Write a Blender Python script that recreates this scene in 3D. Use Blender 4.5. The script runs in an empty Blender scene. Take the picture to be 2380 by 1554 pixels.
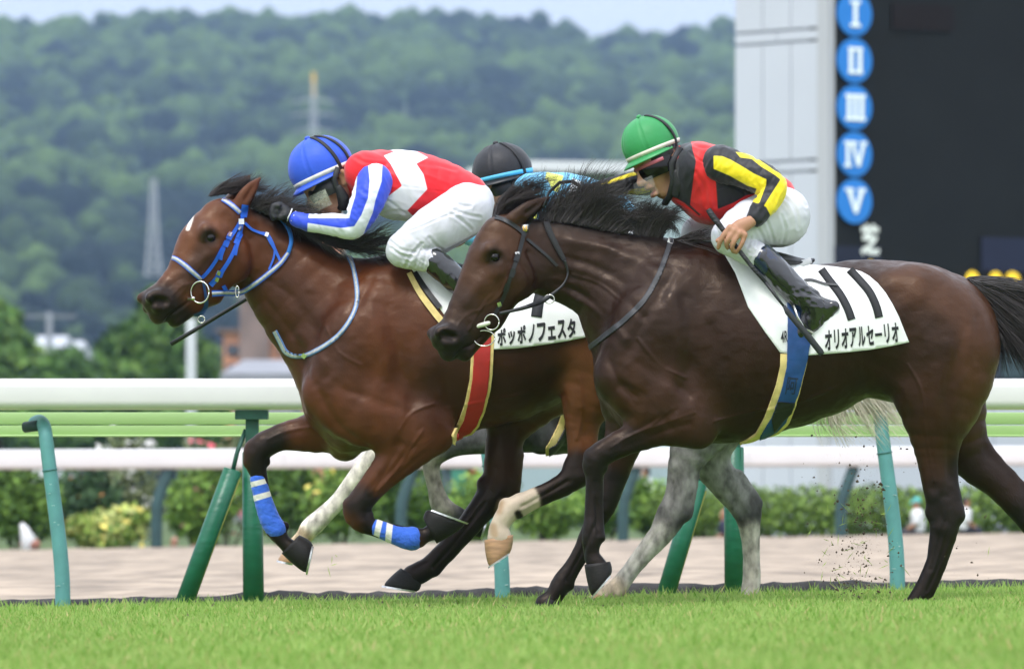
import bpy, bmesh, math, random
import numpy as np
from mathutils import Vector, Matrix
from mathutils.bvhtree import BVHTree

# ------------------------------------------------------------------ camera, sky, sun, exposure
scene = bpy.context.scene
CAM_H, HORIZON, FPX, CX = 0.467, 1150.0, 16050.0, 1190.0     # survey units: 2380 x 1554 picture points
cam_d = bpy.data.cameras.new('camera')
cam = bpy.data.objects.new('camera', cam_d)
scene.collection.objects.link(cam)
cam.location = (0, 0, CAM_H)
cam.rotation_euler = (math.radians(90), 0, 0)
cam_d.sensor_width = 36.0
cam_d.lens = 36.0 * FPX / 2380.0
cam_d.shift_y = (HORIZON - 777.0) / 2380.0
cam_d.clip_start, cam_d.clip_end = 0.5, 20000
cam_d.dof.use_dof = True
cam_d.dof.focus_distance = 29.6
cam_d.dof.aperture_fstop = 5.4
scene.camera = cam

SUN_EL, SUN_AZ = 58.0, 200.0       # azimuth: degrees clockwise from +Y (view direction)
world = bpy.data.worlds.new('World')
scene.world = world
world.use_nodes = True
wn = world.node_tree
sky = wn.nodes.new('ShaderNodeTexSky')
sky.sky_type = 'NISHITA'
sky.sun_disc = False
sky.sun_elevation = math.radians(SUN_EL)
sky.sun_rotation = math.radians(SUN_AZ)
sky.air_density, sky.dust_density, sky.ozone_density = 1.0, 3.0, 1.0
hsv = wn.nodes.new('ShaderNodeHueSaturation')
hsv.inputs['Saturation'].default_value = 0.30
wn.links.new(sky.outputs[0], hsv.inputs['Color'])
# a thin even cloud deck over the blue
mixw = wn.nodes.new('ShaderNodeMixRGB')
mixw.inputs[0].default_value = 0.74
mixw.inputs[2].default_value = (7.3, 8.0, 9.4, 1)
wn.links.new(hsv.outputs[0], mixw.inputs[1])
# standard overcast luminance: the deck brightens smoothly from the horizon to the zenith
wtc = wn.nodes.new('ShaderNodeTexCoord'); wsep = wn.nodes.new('ShaderNodeSeparateXYZ'); wmr = wn.nodes.new('ShaderNodeMapRange')
wn.links.new(wtc.outputs['Generated'], wsep.inputs[0]); wn.links.new(wsep.outputs['Z'], wmr.inputs[0])
wmr.inputs[1].default_value, wmr.inputs[2].default_value, wmr.inputs[3].default_value, wmr.inputs[4].default_value = 0., 1., .78, 1.85
wmul = wn.nodes.new('ShaderNodeMixRGB'); wmul.blend_type = 'MULTIPLY'; wmul.inputs[0].default_value = 1.0
wmul.inputs[1].default_value = (7.5, 8.05, 9.1, 1); wn.links.new(wmr.outputs[0], wmul.inputs[2]); wn.links.new(wmul.outputs[0], mixw.inputs[2])
bg = wn.nodes['Background']
wn.links.new(mixw.outputs[0], bg.inputs[0])
bg.inputs[1].default_value = 0.125

sun_d = bpy.data.lights.new('sun', 'SUN')
sun_d.energy = 1.5
sun_d.angle = math.radians(16)
sun_d.color = (1.0, 0.96, 0.90)
sun = bpy.data.objects.new('sun', sun_d)
scene.collection.objects.link(sun)
_el, _az = math.radians(SUN_EL), math.radians(SUN_AZ)
_dir = Vector((math.sin(_az) * math.cos(_el), math.cos(_az) * math.cos(_el), math.sin(_el)))
sun.rotation_euler = _dir.to_track_quat('Z', 'Y').to_euler()
sun.location = (0, 0, 60)

vs = scene.view_settings
vs.view_transform = 'Standard'
vs.look = 'None'
vs.exposure = 0.55
vs.gamma = 1.0
scene.cycles.use_denoising = True
scene.cycles.max_bounces = 6
scene.cycles.transparent_max_bounces = 12
scene.cycles.volume_bounces = 0

rng = np.random.default_rng(7)
random.seed(7)
C = scene.collection

# ------------------------------------------------------------------ helpers: objects
def mk_mesh(name, verts, faces, smooth=True, attrs=None):
    verts = np.asarray(verts, np.float32).reshape(-1, 3)
    me = bpy.data.meshes.new(name)
    if isinstance(faces, np.ndarray):
        n, k = faces.shape
        me.vertices.add(len(verts)); me.vertices.foreach_set('co', verts.ravel())
        me.loops.add(n * k); me.loops.foreach_set('vertex_index', faces.astype(np.int32).ravel())
        me.polygons.add(n)
        me.polygons.foreach_set('loop_start', np.arange(0, n * k, k, dtype=np.int32))
        me.update(calc_edges=True)
    else:
        me.from_pydata([tuple(map(float, v)) for v in verts], [], faces)
    me.validate()
    if smooth and len(me.polygons):
        me.polygons.foreach_set('use_smooth', np.ones(len(me.polygons), bool))
    if attrs and len(me.vertices) == len(verts):
        for k_, v in attrs.items():
            v = np.asarray(v, np.float32)
            if v.ndim == 2:
                a = me.attributes.new(k_, 'FLOAT_COLOR', 'POINT')
                col = np.ones((len(v), 4), np.float32); col[:, :v.shape[1]] = v
                a.data.foreach_set('color', col.ravel())
            else:
                a = me.attributes.new(k_, 'FLOAT', 'POINT')
                a.data.foreach_set('value', v.ravel())
    return me

def add(name, me, mat=None, parent=None, label=None, cat=None, group=None, kind=None, loc=None):
    o = bpy.data.objects.new(name, me)
    C.objects.link(o)
    if mat is not None and me is not None:
        for m in (mat if isinstance(mat, (list, tuple)) else [mat]):
            me.materials.append(m)
    if parent is not None: o.parent = parent
    if loc is not None: o.location = loc
    if label: o['label'] = label
    if cat: o['category'] = cat
    if group: o['group'] = group
    if kind: o['kind'] = kind
    return o

def empty(name, loc, label=None, cat=None, group=None, kind=None):
    return add(name, None, None, None, label, cat, group, kind, loc)

class MB:
    """collects simple shapes into one mesh"""
    def __init__(self): self.v, self.f = [], []
    def raw(self, v, f):
        b = len(self.v); self.v += [tuple(map(float, p)) for p in v]; self.f += [tuple(i + b for i in q) for q in f]; return self
    def box(self, x0, x1, y0, y1, z0, z1):
        v = [(x, y, z) for x in (x0, x1) for y in (y0, y1) for z in (z0, z1)]
        return self.raw(v, [(0, 1, 3, 2), (4, 6, 7, 5), (0, 4, 5, 1), (2, 3, 7, 6), (0, 2, 6, 4), (1, 5, 7, 3)])
    def tube(self, pts, rad, n=12, cap=True, flat=1.0, side=None):
        pts = [Vector(p) for p in pts]
        if not isinstance(rad, (list, tuple)): rad = [rad] * len(pts)
        rings = []; ref = None
        for i, p in enumerate(pts):
            t = (pts[min(i + 1, len(pts) - 1)] - pts[max(i - 1, 0)]).normalized()
            if ref is None:
                ref = Vector(side) if side is not None else (Vector((0, 1, 0)) if abs(t.y) < .9 else Vector((1, 0, 0)))
            a = (ref - t * ref.dot(t)).normalized(); b = t.cross(a); ref = a
            rings.append([p + a * rad[i] * math.cos(2 * math.pi * k / n) + b * rad[i] * flat * math.sin(2 * math.pi * k / n) for k in range(n)])
        base = len(self.v)
        for r in rings: self.v += [tuple(q) for q in r]
        for i in range(len(rings) - 1):
            for k in range(n):
                a0 = base + i * n + k; a1 = base + i * n + (k + 1) % n
                self.f.append((a0, a1, a1 + n, a0 + n))
        if cap:
            self.f.append(tuple(base + k for k in reversed(range(n))))
            e = base + (len(rings) - 1) * n
            self.f.append(tuple(e + k for k in range(n)))
        return self
    def ellipsoid(self, c, r, nu=12, nv=8):
        b = len(self.v)
        for j in range(nv + 1):
            th = math.pi * j / nv
            for i in range(nu):
                ph = 2 * math.pi * i / nu
                self.v.append((c[0] + r[0] * math.sin(th) * math.cos(ph), c[1] + r[1] * math.sin(th) * math.sin(ph), c[2] + r[2] * math.cos(th)))
        for j in range(nv):
            for i in range(nu):
                a = b + j * nu + i; a2 = b + j * nu + (i + 1) % nu
                self.f.append((a, a + nu, a2 + nu, a2))
        return self
    def mesh(self, name, smooth=True): return mk_mesh(name, self.v, self.f, smooth)
    def build(self, name, mat, parent=None, smooth=True, **kw):
        return add(name, self.mesh(name, smooth), mat, parent, **kw)

def auto_smooth(o, deg=35):
    me = o.data
    bm = bmesh.new(); bm.from_mesh(me)
    for e in bm.edges:
        if len(e.link_faces) == 2 and e.calc_face_angle(0) > math.radians(deg): e.smooth = False
    bm.to_mesh(me); bm.free()
    return o

def at(px, py, Y):
    """survey point -> place at distance Y"""
    return Vector(((px - CX) * Y / FPX, Y, CAM_H + (HORIZON - py) * Y / FPX))

# ------------------------------------------------------------------ helpers: materials
_mats = {}
def mat(name, col=(.5, .5, .5), rough=.6, metal=0.0, noise=0.0, nscale=20.0, bump=0.0, bscale=60.0, spec=.5, coat=0.0,
        sheen=0.0, stretch=(1, 1, 1), attr=None, var=None, emit=None, alpha=1.0, trans=0.0, coords='Object', bdist=0.01):
    if name in _mats: return _mats[name]
    m = bpy.data.materials.new(name); m.use_nodes = True
    nt = m.node_tree; N = nt.nodes; L = nt.links
    p = N['Principled BSDF']
    p.inputs['Base Color'].default_value = (*col, 1)
    p.inputs['Roughness'].default_value = rough
    p.inputs['Metallic'].default_value = metal
    p.inputs['Specular IOR Level'].default_value = spec
    p.inputs['Coat Weight'].default_value = coat
    p.inputs['Coat Roughness'].default_value = .12
    p.inputs['Sheen Weight'].default_value = sheen
    p.inputs['Alpha'].default_value = alpha
    p.inputs['Transmission Weight'].default_value = trans
    if emit:
        p.inputs['Emission Color'].default_value = (*emit[:3], 1); p.inputs['Emission Strength'].default_value = emit[3]
    tc = N.new('ShaderNodeTexCoord'); mp = N.new('ShaderNodeMapping'); mp.inputs['Scale'].default_value = stretch
    L.new(tc.outputs[coords], mp.inputs[0])
    src = None
    if attr:
        a = N.new('ShaderNodeAttribute'); a.attribute_name = attr; src = a.outputs['Color']
    if noise or var:
        nz = N.new('ShaderNodeTexNoise'); nz.inputs['Scale'].default_value = nscale; nz.inputs['Detail'].default_value = 5
        L.new(mp.outputs[0], nz.inputs['Vector'])
        rmp = N.new('ShaderNodeMapRange'); rmp.inputs[1].default_value = .3; rmp.inputs[2].default_value = .7
        L.new(nz.outputs[0], rmp.inputs[0])
        if var:
            mx = N.new('ShaderNodeMixRGB'); mx.inputs[1].default_value = (*col, 1); mx.inputs[2].default_value = (*var, 1)
            L.new(rmp.outputs[0], mx.inputs[0])
            if src: L.new(src, mx.inputs[1])
            src = mx.outputs[0]
        else:
            rmp.inputs[3].default_value = 1 - noise; rmp.inputs[4].default_value = 1 + noise
            mx = N.new('ShaderNodeMixRGB'); mx.blend_type = 'MULTIPLY'; mx.inputs[0].default_value = 1
            mx.inputs[1].default_value = (*col, 1)
            if src: L.new(src, mx.inputs[1])
            L.new(rmp.outputs[0], mx.inputs[2]); src = mx.outputs[0]
    if src: L.new(src, p.inputs['Base Color'])
    if bump:
        nb = N.new('ShaderNodeTexNoise'); nb.inputs['Scale'].default_value = bscale; nb.inputs['Detail'].default_value = 6
        L.new(mp.outputs[0], nb.inputs['Vector'])
        bp = N.new('ShaderNodeBump'); bp.inputs['Strength'].default_value = bump; bp.inputs['Distance'].default_value = bdist
        L.new(nb.outputs[0], bp.inputs['Height']); L.new(bp.outputs[0], p.inputs['Normal'])
    _mats[name] = m
    return m

def pattern_mat(name, base, layers, rough=.5, width=0.9, bump=.25, bscale=30., sheen=.2, noise=.05, spec=.35):
    """cloth whose colour fields have crisp edges: layers = [(attribute, colour)], drawn where the attribute is negative"""
    m = mat(name, base, rough, spec=spec, sheen=sheen, bump=bump, bscale=bscale, bdist=.012)
    nt = m.node_tree; N = nt.nodes; L = nt.links; p = N['Principled BSDF']
    rgb = N.new('ShaderNodeRGB'); rgb.outputs[0].default_value = (*base, 1); src = rgb.outputs[0]
    for a_, c_ in layers:
        a = N.new('ShaderNodeAttribute'); a.attribute_name = a_
        r = N.new('ShaderNodeMapRange'); r.inputs[1].default_value = -width; r.inputs[2].default_value = width
        r.inputs[3].default_value = 1; r.inputs[4].default_value = 0
        L.new(a.outputs['Fac'], r.inputs[0])
        mx = N.new('ShaderNodeMixRGB'); mx.inputs[2].default_value = (*c_, 1)
        L.new(r.outputs[0], mx.inputs[0]); L.new(src, mx.inputs[1]); src = mx.outputs[0]
    L.new(src, p.inputs['Base Color'])
    return m

# ------------------------------------------------------------------ helpers: bodies grown from soft strokes
def catmull(P, n):
    P = np.asarray(P, float)
    if n <= 1 or len(P) < 3: return P
    out = []
    for i in range(len(P) - 1):
        p0 = P[max(i - 1, 0)]; p1 = P[i]; p2 = P[i + 1]; p3 = P[min(i + 2, len(P) - 1)]
        for j in range(n):
            t = j / n
            out.append(.5 * ((2 * p1) + (-p0 + p2) * t + (2 * p0 - 5 * p1 + 4 * p2 - p3) * t * t + (-p0 + 3 * p1 - 3 * p2 + p3) * t ** 3))
    out.append(P[-1])
    return np.array(out)

class Stroke:
    """nodes (x, y, depth, radius, sideways ratio); op + adds flesh, - takes away; s = softness of the join"""
    def __init__(self, nodes, s=12., op='+', k=None, n=2, L=(0, 0, 1)):
        a = []
        for q in nodes:
            q = list(q)
            if len(q) == 4: q.append(1.0 if k is None else k)
            a.append(q)
        if len(a) == 1: a.append([a[0][0] + .01, *a[0][1:]])
        self.raw = np.array(a, float)
        self.P = catmull(self.raw, n); self.P[:, 3] = np.maximum(self.P[:, 3], .8)
        self.s, self.op, self.L = s, op, np.asarray(L, float) / np.linalg.norm(L)
    def bounds(self, m=0.):
        r = self.P[:, 3] * np.maximum(1, self.P[:, 4])
        return (self.P[:, :3] - r[:, None]).min(0) - m, (self.P[:, :3] + r[:, None]).max(0) + m
    def field(self, ax, i0, i1, lo, h, dim):
        """distance over its own part of the grid, each segment only where it can matter"""
        out = np.full(i1 - i0, 60., np.float32)
        L = self.L; m = self.s + 2 * h
        for A, B in zip(self.P[:-1], self.P[1:]):
            rr = max(A[3] * max(1, A[4]), B[3] * max(1, B[4])) + m
            j0 = np.maximum(((np.minimum(A[:3], B[:3]) - rr - lo) / h).astype(int), i0); j1 = np.minimum(np.ceil((np.maximum(A[:3], B[:3]) + rr - lo) / h).astype(int) + 1, i1)
            if (j1 <= j0).any(): continue
            X, Y, Z = np.meshgrid(*[ax[i][j0[i]:j1[i]] for i in range(3)], indexing='ij', sparse=True)
            ab = (B - A)[:3].astype(np.float32); l2 = float(ab @ ab) + 1e-9
            dx, dy, dz = X - np.float32(A[0]), Y - np.float32(A[1]), Z - np.float32(A[2])
            t = np.clip((dx * ab[0] + dy * ab[1] + dz * ab[2]) / np.float32(l2), 0, 1)
            lat = (dx * np.float32(L[0]) + dy * np.float32(L[1]) + dz * np.float32(L[2])) - t * np.float32(ab @ L)
            q = (dx - t * ab[0]) ** 2; q += (dy - t * ab[1]) ** 2; q += (dz - t * ab[2]) ** 2
            lat *= lat; q -= lat
            k = np.float32(A[4]) + t * np.float32(B[4] - A[4])
            d = np.sqrt(np.maximum(q, 0) + lat / (k * k)) - (np.float32(A[3]) + t * np.float32(B[3] - A[3]))
            d *= np.minimum(1.0, .5 + .5 * k)
            sl = tuple(slice(j0[i] - i0[i], j1[i] - i0[i]) for i in range(3))
            np.minimum(out[sl], d, out=out[sl])
        return out

def grow(strokes, h, relax=2):
    lo = np.min([s.bounds(4)[0] for s in strokes if s.op == '+'], 0) - 3 * h
    hi = np.max([s.bounds(4)[1] for s in strokes if s.op == '+'], 0) + 3 * h
    dim = np.ceil((hi - lo) / h).astype(int) + 1
    D = np.full(dim, 60., np.float32)
    ax = [(lo[i] + h * np.arange(dim[i])).astype(np.float32) for i in range(3)]
    for s in strokes:
        a, b = s.bounds(s.s + 2 * h)
        i0 = np.maximum(((a - lo) / h).astype(int), 0); i1 = np.minimum(np.ceil((b - lo) / h).astype(int) + 1, dim)
        if (i1 <= i0).any(): continue
        sl = tuple(slice(i0[i], i1[i]) for i in range(3))
        d = s.field(ax, i0, i1, lo, h, dim)
        E = D[sl]
        if s.op == '+':
            hh = np.clip(.5 + .5 * (E - d) / s.s, 0, 1)
            D[sl] = E + (d - E) * hh - s.s * hh * (1 - hh)
        else:
            d = -d
            hh = np.clip(.5 - .5 * (E - d) / s.s, 0, 1)
            D[sl] = E + (d - E) * hh + s.s * hh * (1 - hh)
    ins = D < 0
    c = ins[:-1, :-1, :-1].astype(np.int8)
    cnt = np.zeros_like(c)
    for o in np.ndindex(2, 2, 2):
        cnt += ins[o[0]:dim[0] - 1 + o[0], o[1]:dim[1] - 1 + o[1], o[2]:dim[2] - 1 + o[2]]
    cells = np.argwhere((cnt > 0) & (cnt < 8))
    idx = np.full(c.shape, -1, np.int32); idx[tuple(cells.T)] = np.arange(len(cells))
    acc = np.zeros((len(cells), 3)); num = np.zeros(len(cells))
    corners = list(np.ndindex(2, 2, 2))
    vals = {o: D[cells[:, 0] + o[0], cells[:, 1] + o[1], cells[:, 2] + o[2]] for o in corners}
    for o in corners:
        for a in range(3):
            if o[a]: continue
            o2 = list(o); o2[a] = 1; o2 = tuple(o2)
            v1, v2 = vals[o], vals[o2]
            m = (v1 < 0) != (v2 < 0)
            t = v1[m] / (v1[m] - v2[m])
            p = np.repeat(np.array([o], float), m.sum(), 0); p[:, a] += t
            acc[m] += p; num[m] += 1
    V = lo + h * (cells + acc / num[:, None])
    F = []
    for a in range(3):
        b, c2 = (a + 1) % 3, (a + 2) % 3
        s0 = [slice(1, dim[i] - 1) for i in range(3)]; s0[a] = slice(0, dim[a] - 1)
        s1 = list(s0); s1[a] = slice(1, dim[a])
        i_a = ins[tuple(s0)]; i_b = ins[tuple(s1)]
        e = np.argwhere(i_a != i_b)
        off = np.array([1, 1, 1]); off[a] = 0
        g = e + off
        flip = i_a[tuple(e.T)]
        def cell(db, dc):
            q = g.copy(); q[:, b] += db; q[:, c2] += dc
            return idx[tuple(q.T)]
        q = np.stack([cell(-1, -1), cell(0, -1), cell(0, 0), cell(-1, 0)], 1)
        q[~flip] = q[~flip][:, ::-1]
        F.append(q)
    F = np.concatenate(F)
    F = F[(F >= 0).all(1)]
    for _ in range(relax): V = smooth_verts(V, F, .5)
    return V, F

def smooth_verts(V, F, lam=.5):
    S = np.zeros_like(V); n = np.zeros(len(V))
    for i in range(F.shape[1]):
        a, b = F[:, i], F[:, (i + 1) % F.shape[1]]
        for ax_ in range(3):
            S[:, ax_] += np.bincount(a, V[b, ax_], len(V)) + np.bincount(b, V[a, ax_], len(V))
        n += np.bincount(a, minlength=len(V)) + np.bincount(b, minlength=len(V))
    return V + lam * (S / np.maximum(n, 1)[:, None] - V)

def vnormals(V, F):
    n = np.cross(V[F[:, 2]] - V[F[:, 0]], V[F[:, 3 if F.shape[1] > 3 else 1]] - V[F[:, 1 if F.shape[1] > 3 else 0]])
    if F.shape[1] == 3: n = -n
    R = np.zeros_like(V)
    for i in range(F.shape[1]):
        for a in range(3): R[:, a] += np.bincount(F[:, i], n[:, a], len(V))
    return R / np.maximum(np.linalg.norm(R, axis=1), 1e-9)[:, None]

def pdist(V, nodes, dim=2, w=1.0):
    """distance from V to a polyline; dim 2 ignores depth"""
    P = np.asarray([list(q[:dim]) for q in nodes], float); X = V[:, :dim] * 1.0
    best = np.full(len(V), 1e9)
    if len(P) == 1: return np.linalg.norm(X - P[0], axis=1)
    for A, B in zip(P[:-1], P[1:]):
        ab = B - A; t = np.clip(((X - A) @ ab) / (ab @ ab + 1e-9), 0, 1)
        best = np.minimum(best, np.linalg.norm(X - A - t[:, None] * ab, axis=1))
    return best

def polysd(V, poly):
    """signed distance in the side view, negative inside"""
    P = np.asarray(poly, float); X = V[:, :2]
    d = pdist(V, list(P) + [P[0]])
    ins = np.zeros(len(V), bool)
    for A, B in zip(P, np.roll(P, -1, 0)):
        c = ((A[1] > X[:, 1]) != (B[1] > X[:, 1]))
        xi = (B[0] - A[0]) * (X[:, 1] - A[1]) / (B[1] - A[1] + 1e-12) + A[0]
        ins ^= c & (X[:, 0] < xi)
    return np.where(ins, -d, d)

def vnoise(V, scale, seed=0, octaves=3):
    """smooth value noise, about -1..1"""
    out = np.zeros(len(V)); amp = 1.; tot = 0
    for o in range(octaves):
        q = V / scale + seed * 17.3 + o * 5.1
        i = np.floor(q).astype(np.int64); f = q - i; f = f * f * (3 - 2 * f)
        r = 0
        for c in np.ndindex(2, 2, 2):
            j = i + np.array(c)
            hsh = (j[:, 0] * 73856093) ^ (j[:, 1] * 19349663) ^ (j[:, 2] * 83492791) ^ (seed * 2654435 + o * 97)
            hsh = (hsh ^ (hsh >> 13)) * 1274126177
            val = ((hsh ^ (hsh >> 16)) & 0xffff) / 32767.5 - 1
            w = np.prod(np.where(np.array(c), f, 1 - f), 1)
            r = r + w * val
        out += amp * r; tot += amp; amp *= .5; scale *= .5
    return out / tot

class Place:
    """a figure's own survey plane at distance Y: (x, y, depth) points -> metres"""
    def __init__(self, Y): self.Y, self.s = Y, Y / FPX
    def w(self, V):
        V = np.asarray(V, float).reshape(-1, 3)
        return np.stack([(V[:, 0] - CX) * self.s, self.Y + V[:, 2] * self.s, CAM_H + (HORIZON - V[:, 1]) * self.s], 1)

class Skin:
    """finds the near surface of a body so that tack and cloth can lie on it"""
    def __init__(self, V, F):
        self.t = BVHTree.FromPolygons([tuple(v) for v in V], [tuple(map(int, f)) for f in F])
    def near(self, x, y, default=0.):
        h = self.t.ray_cast(Vector((x, y, -900)), Vector((0, 0, 1)))
        return h[0].z if h[0] is not None else default
    def depths(self, pts, off=-3., smooth=2, loop=False):
        z = np.array([self.near(x, y, np.nan) for x, y in pts])
        if np.isnan(z).all(): z[:] = 0
        ok = ~np.isnan(z); ii = np.arange(len(z))
        z = np.interp(ii, ii[ok], z[ok])
        for _ in range(smooth):
            zz = z.copy(); zz[1:-1] = (z[:-2] + 2 * z[1:-1] + z[2:]) / 4; z = np.minimum(z, zz) * .5 + zz * .5
        return z + off

def ribbon(path, width, skin, off=-2.5, thick=2.2, n=6, zs=None, cap=True):
    """a strap lying on a body: path (x, y), one width or a width per node -> verts, quads in survey units"""
    P = np.asarray([list(q[:2]) for q in path], float)
    W = np.asarray(width if np.ndim(width) else [width] * len(P), float)
    PW = catmull(np.column_stack([P, W]), n)
    P, W = PW[:, :2], PW[:, 2]
    if zs is None and skin is not None and len(P) > 4:            # keep only the run that lies on the body
        hit = np.array([not math.isnan(skin.near(x, y, math.nan)) for x, y in P]); ii = np.flatnonzero(hit)
        if len(ii) > 3: P, W = P[ii[0]:ii[-1] + 1], W[ii[0]:ii[-1] + 1]
    T = np.gradient(P, axis=0); T /= np.linalg.norm(T, axis=1)[:, None] + 1e-9
    Nn = np.stack([-T[:, 1], T[:, 0]], 1)
    E = [P + Nn * W[:, None] * f for f in (-.5, 0, .5)]
    if zs is not None:
        z = np.interp(np.linspace(0, 1, len(P)), np.linspace(0, 1, len(zs)), zs); Z = [z, z - .6, z]
    else:
        Z = [skin.depths(e, off) for e in E]
    V = []
    for e, z in zip(E, Z): V.append(np.column_stack([e, z - thick]))
    for e, z in zip(E[::-1], Z[::-1]): V.append(np.column_stack([e, z + thick]))
    m, r = len(P), 6
    V = np.concatenate(V)
    F = []
    for j in range(r):
        j2 = (j + 1) % r
        for i in range(m - 1):
            F.append((j * m + i, j * m + i + 1, j2 * m + i + 1, j2 * m + i))
    F.append(tuple(j * m for j in range(r))); F.append(tuple(j * m + m - 1 for j in reversed(range(r))))
    return V, F

def wrap_band(V, F, poly, off=3., sides=0):
    """a band of the body's own surface inside an outline in the side view, lifted off it: girths and neck straps go right round"""
    Nn = vnormals(V, F); sd = polysd(V, poly)
    keep = (sd[F] < 2.5).sum(1) >= F.shape[1] - 1
    keep &= (sd[F] < 6).all(1)
    if sides: keep &= (V[F][:, :, 2].mean(1) * sides > 0)
    Fs = F[keep]; used = np.unique(Fs); mp = np.full(len(V), -1); mp[used] = np.arange(len(used))
    W = V[used].copy(); N2 = Nn[used]; s = sd[used]
    e = .5; gx = (polysd(W + [e, 0, 0], poly) - polysd(W - [e, 0, 0], poly)) / (2 * e); gy = (polysd(W + [0, e, 0], poly) - polysd(W - [0, e, 0], poly)) / (2 * e)
    m = s > -1.2
    W[m, 0] -= s[m] * gx[m]; W[m, 1] -= s[m] * gy[m]
    o = W + N2 * off; i = W - N2 * 1.0
    Fn = mp[Fs]; n = len(W); faces = [tuple(map(int, f)) for f in Fn] + [tuple(int(k) + n for k in f[::-1]) for f in Fn]
    ed = set()
    for f in Fn:
        for k in range(4): ed.add((int(f[k]), int(f[(k + 1) % 4])))
    for a, b in ed:
        if (b, a) not in ed: faces.append((b, a, a + n, b + n))
    return np.vstack([o, i]), faces

def hair(guides, count, rad=1.1, jitter=6., seg=9, spread=.25, seed=0, lenvar=.35, curl=4.):
    """tapered three-sided hairs following blended guide lines (x, y, depth)"""
    r = np.random.default_rng(seed)
    G = [catmull(np.asarray(g, float), 4) for g in guides]
    G = [np.stack([np.interp(np.linspace(0, 1, seg), np.linspace(0, 1, len(g)), g[:, i]) for i in range(3)], 1) for g in G]
    V, F = [], []; K = max(3, count // 16)
    cu, ce, cl_ = r.random(K), r.normal(0, 1, (K, 3)), r.random(K)
    for c in range(count):
        kk = r.integers(K)
        u = np.clip(cu[kk] + r.normal(0, .035), 0, 1) * (len(G) - 1); i = min(int(u), len(G) - 2) if len(G) > 1 else 0; f = u - i
        g = G[i] * (1 - f) + G[min(i + 1, len(G) - 1)] * f
        ln = 1 - lenvar * (.6 * cl_[kk] + .4 * r.random())
        t = np.linspace(0, 1, seg)
        g = np.stack([np.interp(t * ln, t, g[:, a]) for a in range(3)], 1)
        o = r.normal(0, jitter * .5, 3) * np.array([1, .6, 1.]); e = ce[kk] * jitter * (1 + spread * 6) + r.normal(0, jitter * .55, 3)
        ph = r.random() * 6.28
        g = g + o + (t ** 1.5)[:, None] * e + (np.sin(t * 5 + ph) * curl * t)[:, None] * np.array([.4, 1, .3])
        w = rad * (1 - t * .85) * (0.7 + .6 * r.random())
        T = np.gradient(g, axis=0); T /= np.linalg.norm(T, axis=1)[:, None] + 1e-9
        a = np.cross(T, [0.1, .2, 1.]); a /= np.linalg.norm(a, axis=1)[:, None] + 1e-9; b = np.cross(T, a)
        base = len(V) * 3 * seg
        ring = [g + w[:, None] * (a * math.cos(q) + b * math.sin(q)) for q in (0.3, 2.4, 4.5)]
        V.append(np.stack(ring, 1).reshape(-1, 3))
        ii = np.arange(seg - 1)[:, None] * 3
        for j in range(3):
            j2 = (j + 1) % 3
            F.append(base + np.concatenate([ii + j, ii + j2, ii + 3 + j2, ii + 3 + j], 1))
    return np.concatenate(V), np.concatenate(F)
# ------------------------------------------------------------------ ground, track, sky-line
def gz(x, y):
    """height of the turf: it falls gently to the left"""
    q = np.clip((np.asarray(y, float) - 30.3) / 3.6, 0, 1)
    return -0.030 + 0.0195 * x - .034 * q * q * (3 - 2 * q)

def grid_sheet(name, xs, ys, zf, m, kind='structure', **kw):
    X, Y = np.meshgrid(xs, ys, indexing='ij'); Z = zf(X, Y)
    V = np.stack([X.ravel(), Y.ravel(), Z.ravel()], 1); n = len(ys)
    i, j = np.meshgrid(np.arange(len(xs) - 1), np.arange(n - 1), indexing='ij'); a = (i * n + j).ravel()
    F = np.stack([a, a + n, a + n + 1, a + 1], 1)
    return add(name, mk_mesh(name, V, F), m, kind=kind, **kw)

M_TURF = mat('turf_soil', (.11, .22, .025), .95, var=(.20, .33, .045), nscale=3.)
M_SAND = mat('track_sand', (.325, .258, .194), .95, noise=.40, nscale=4.5, bump=1., bscale=9., bdist=.06, stretch=(.45, .22, 1))
M_FIELD = mat('far_field', (.07, .11, .03), 1., noise=.3, nscale=.02)
grid_sheet('turf', np.linspace(-9, 9, 60), np.linspace(6, 34.15, 60), lambda x, y: gz(x, y) - .004 + .012 * np.sin(x * 1.7 + y) * np.sin(y * .9 + .4), M_TURF)
def sandz(x, y):
    return -.052 + .0165 * x + .012 * np.sin(x * 3.1 + 2 * np.sin(y * .8)) * np.sin(y * 1.3) + .006 * np.sin(x * 9 + y * 4)
grid_sheet('sand_track', np.linspace(-16, 16, 160), np.concatenate([np.linspace(34.1, 45, 60), np.linspace(45.5, 77.5, 70)]), sandz, M_SAND)
grid_sheet('ground', np.linspace(-2500, 2500, 21), np.concatenate([[-60], np.linspace(-20, 6, 3), [77.4], np.linspace(80, 5200, 40)]), lambda x, y: np.where((y > 5.9) & (y < 77.5), -.6, -.25) + 0 * x, M_FIELD)

# dark lumpy edging along the turf
mb = MB(); xs = np.linspace(-8.8, 8.8, 360)
rr = np.random.default_rng(3)
lump = np.convolve(rr.random(len(xs)), np.ones(7) / 7, 'same')
pts = [(x, 34.22 + .02 * math.sin(x * 5), gz(x, 34.2) + .015 + .05 * (l - .45)) for x, l in zip(xs, lump)]
mb.tube(pts, [.05 + .05 * max(0, l - .42) for l in lump], n=10)
mb.build('edging', mat('edging_rubber', (.035, .033, .034), .85, noise=.5, nscale=14, bump=.6, bscale=20, bdist=.02), kind='structure')

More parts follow.
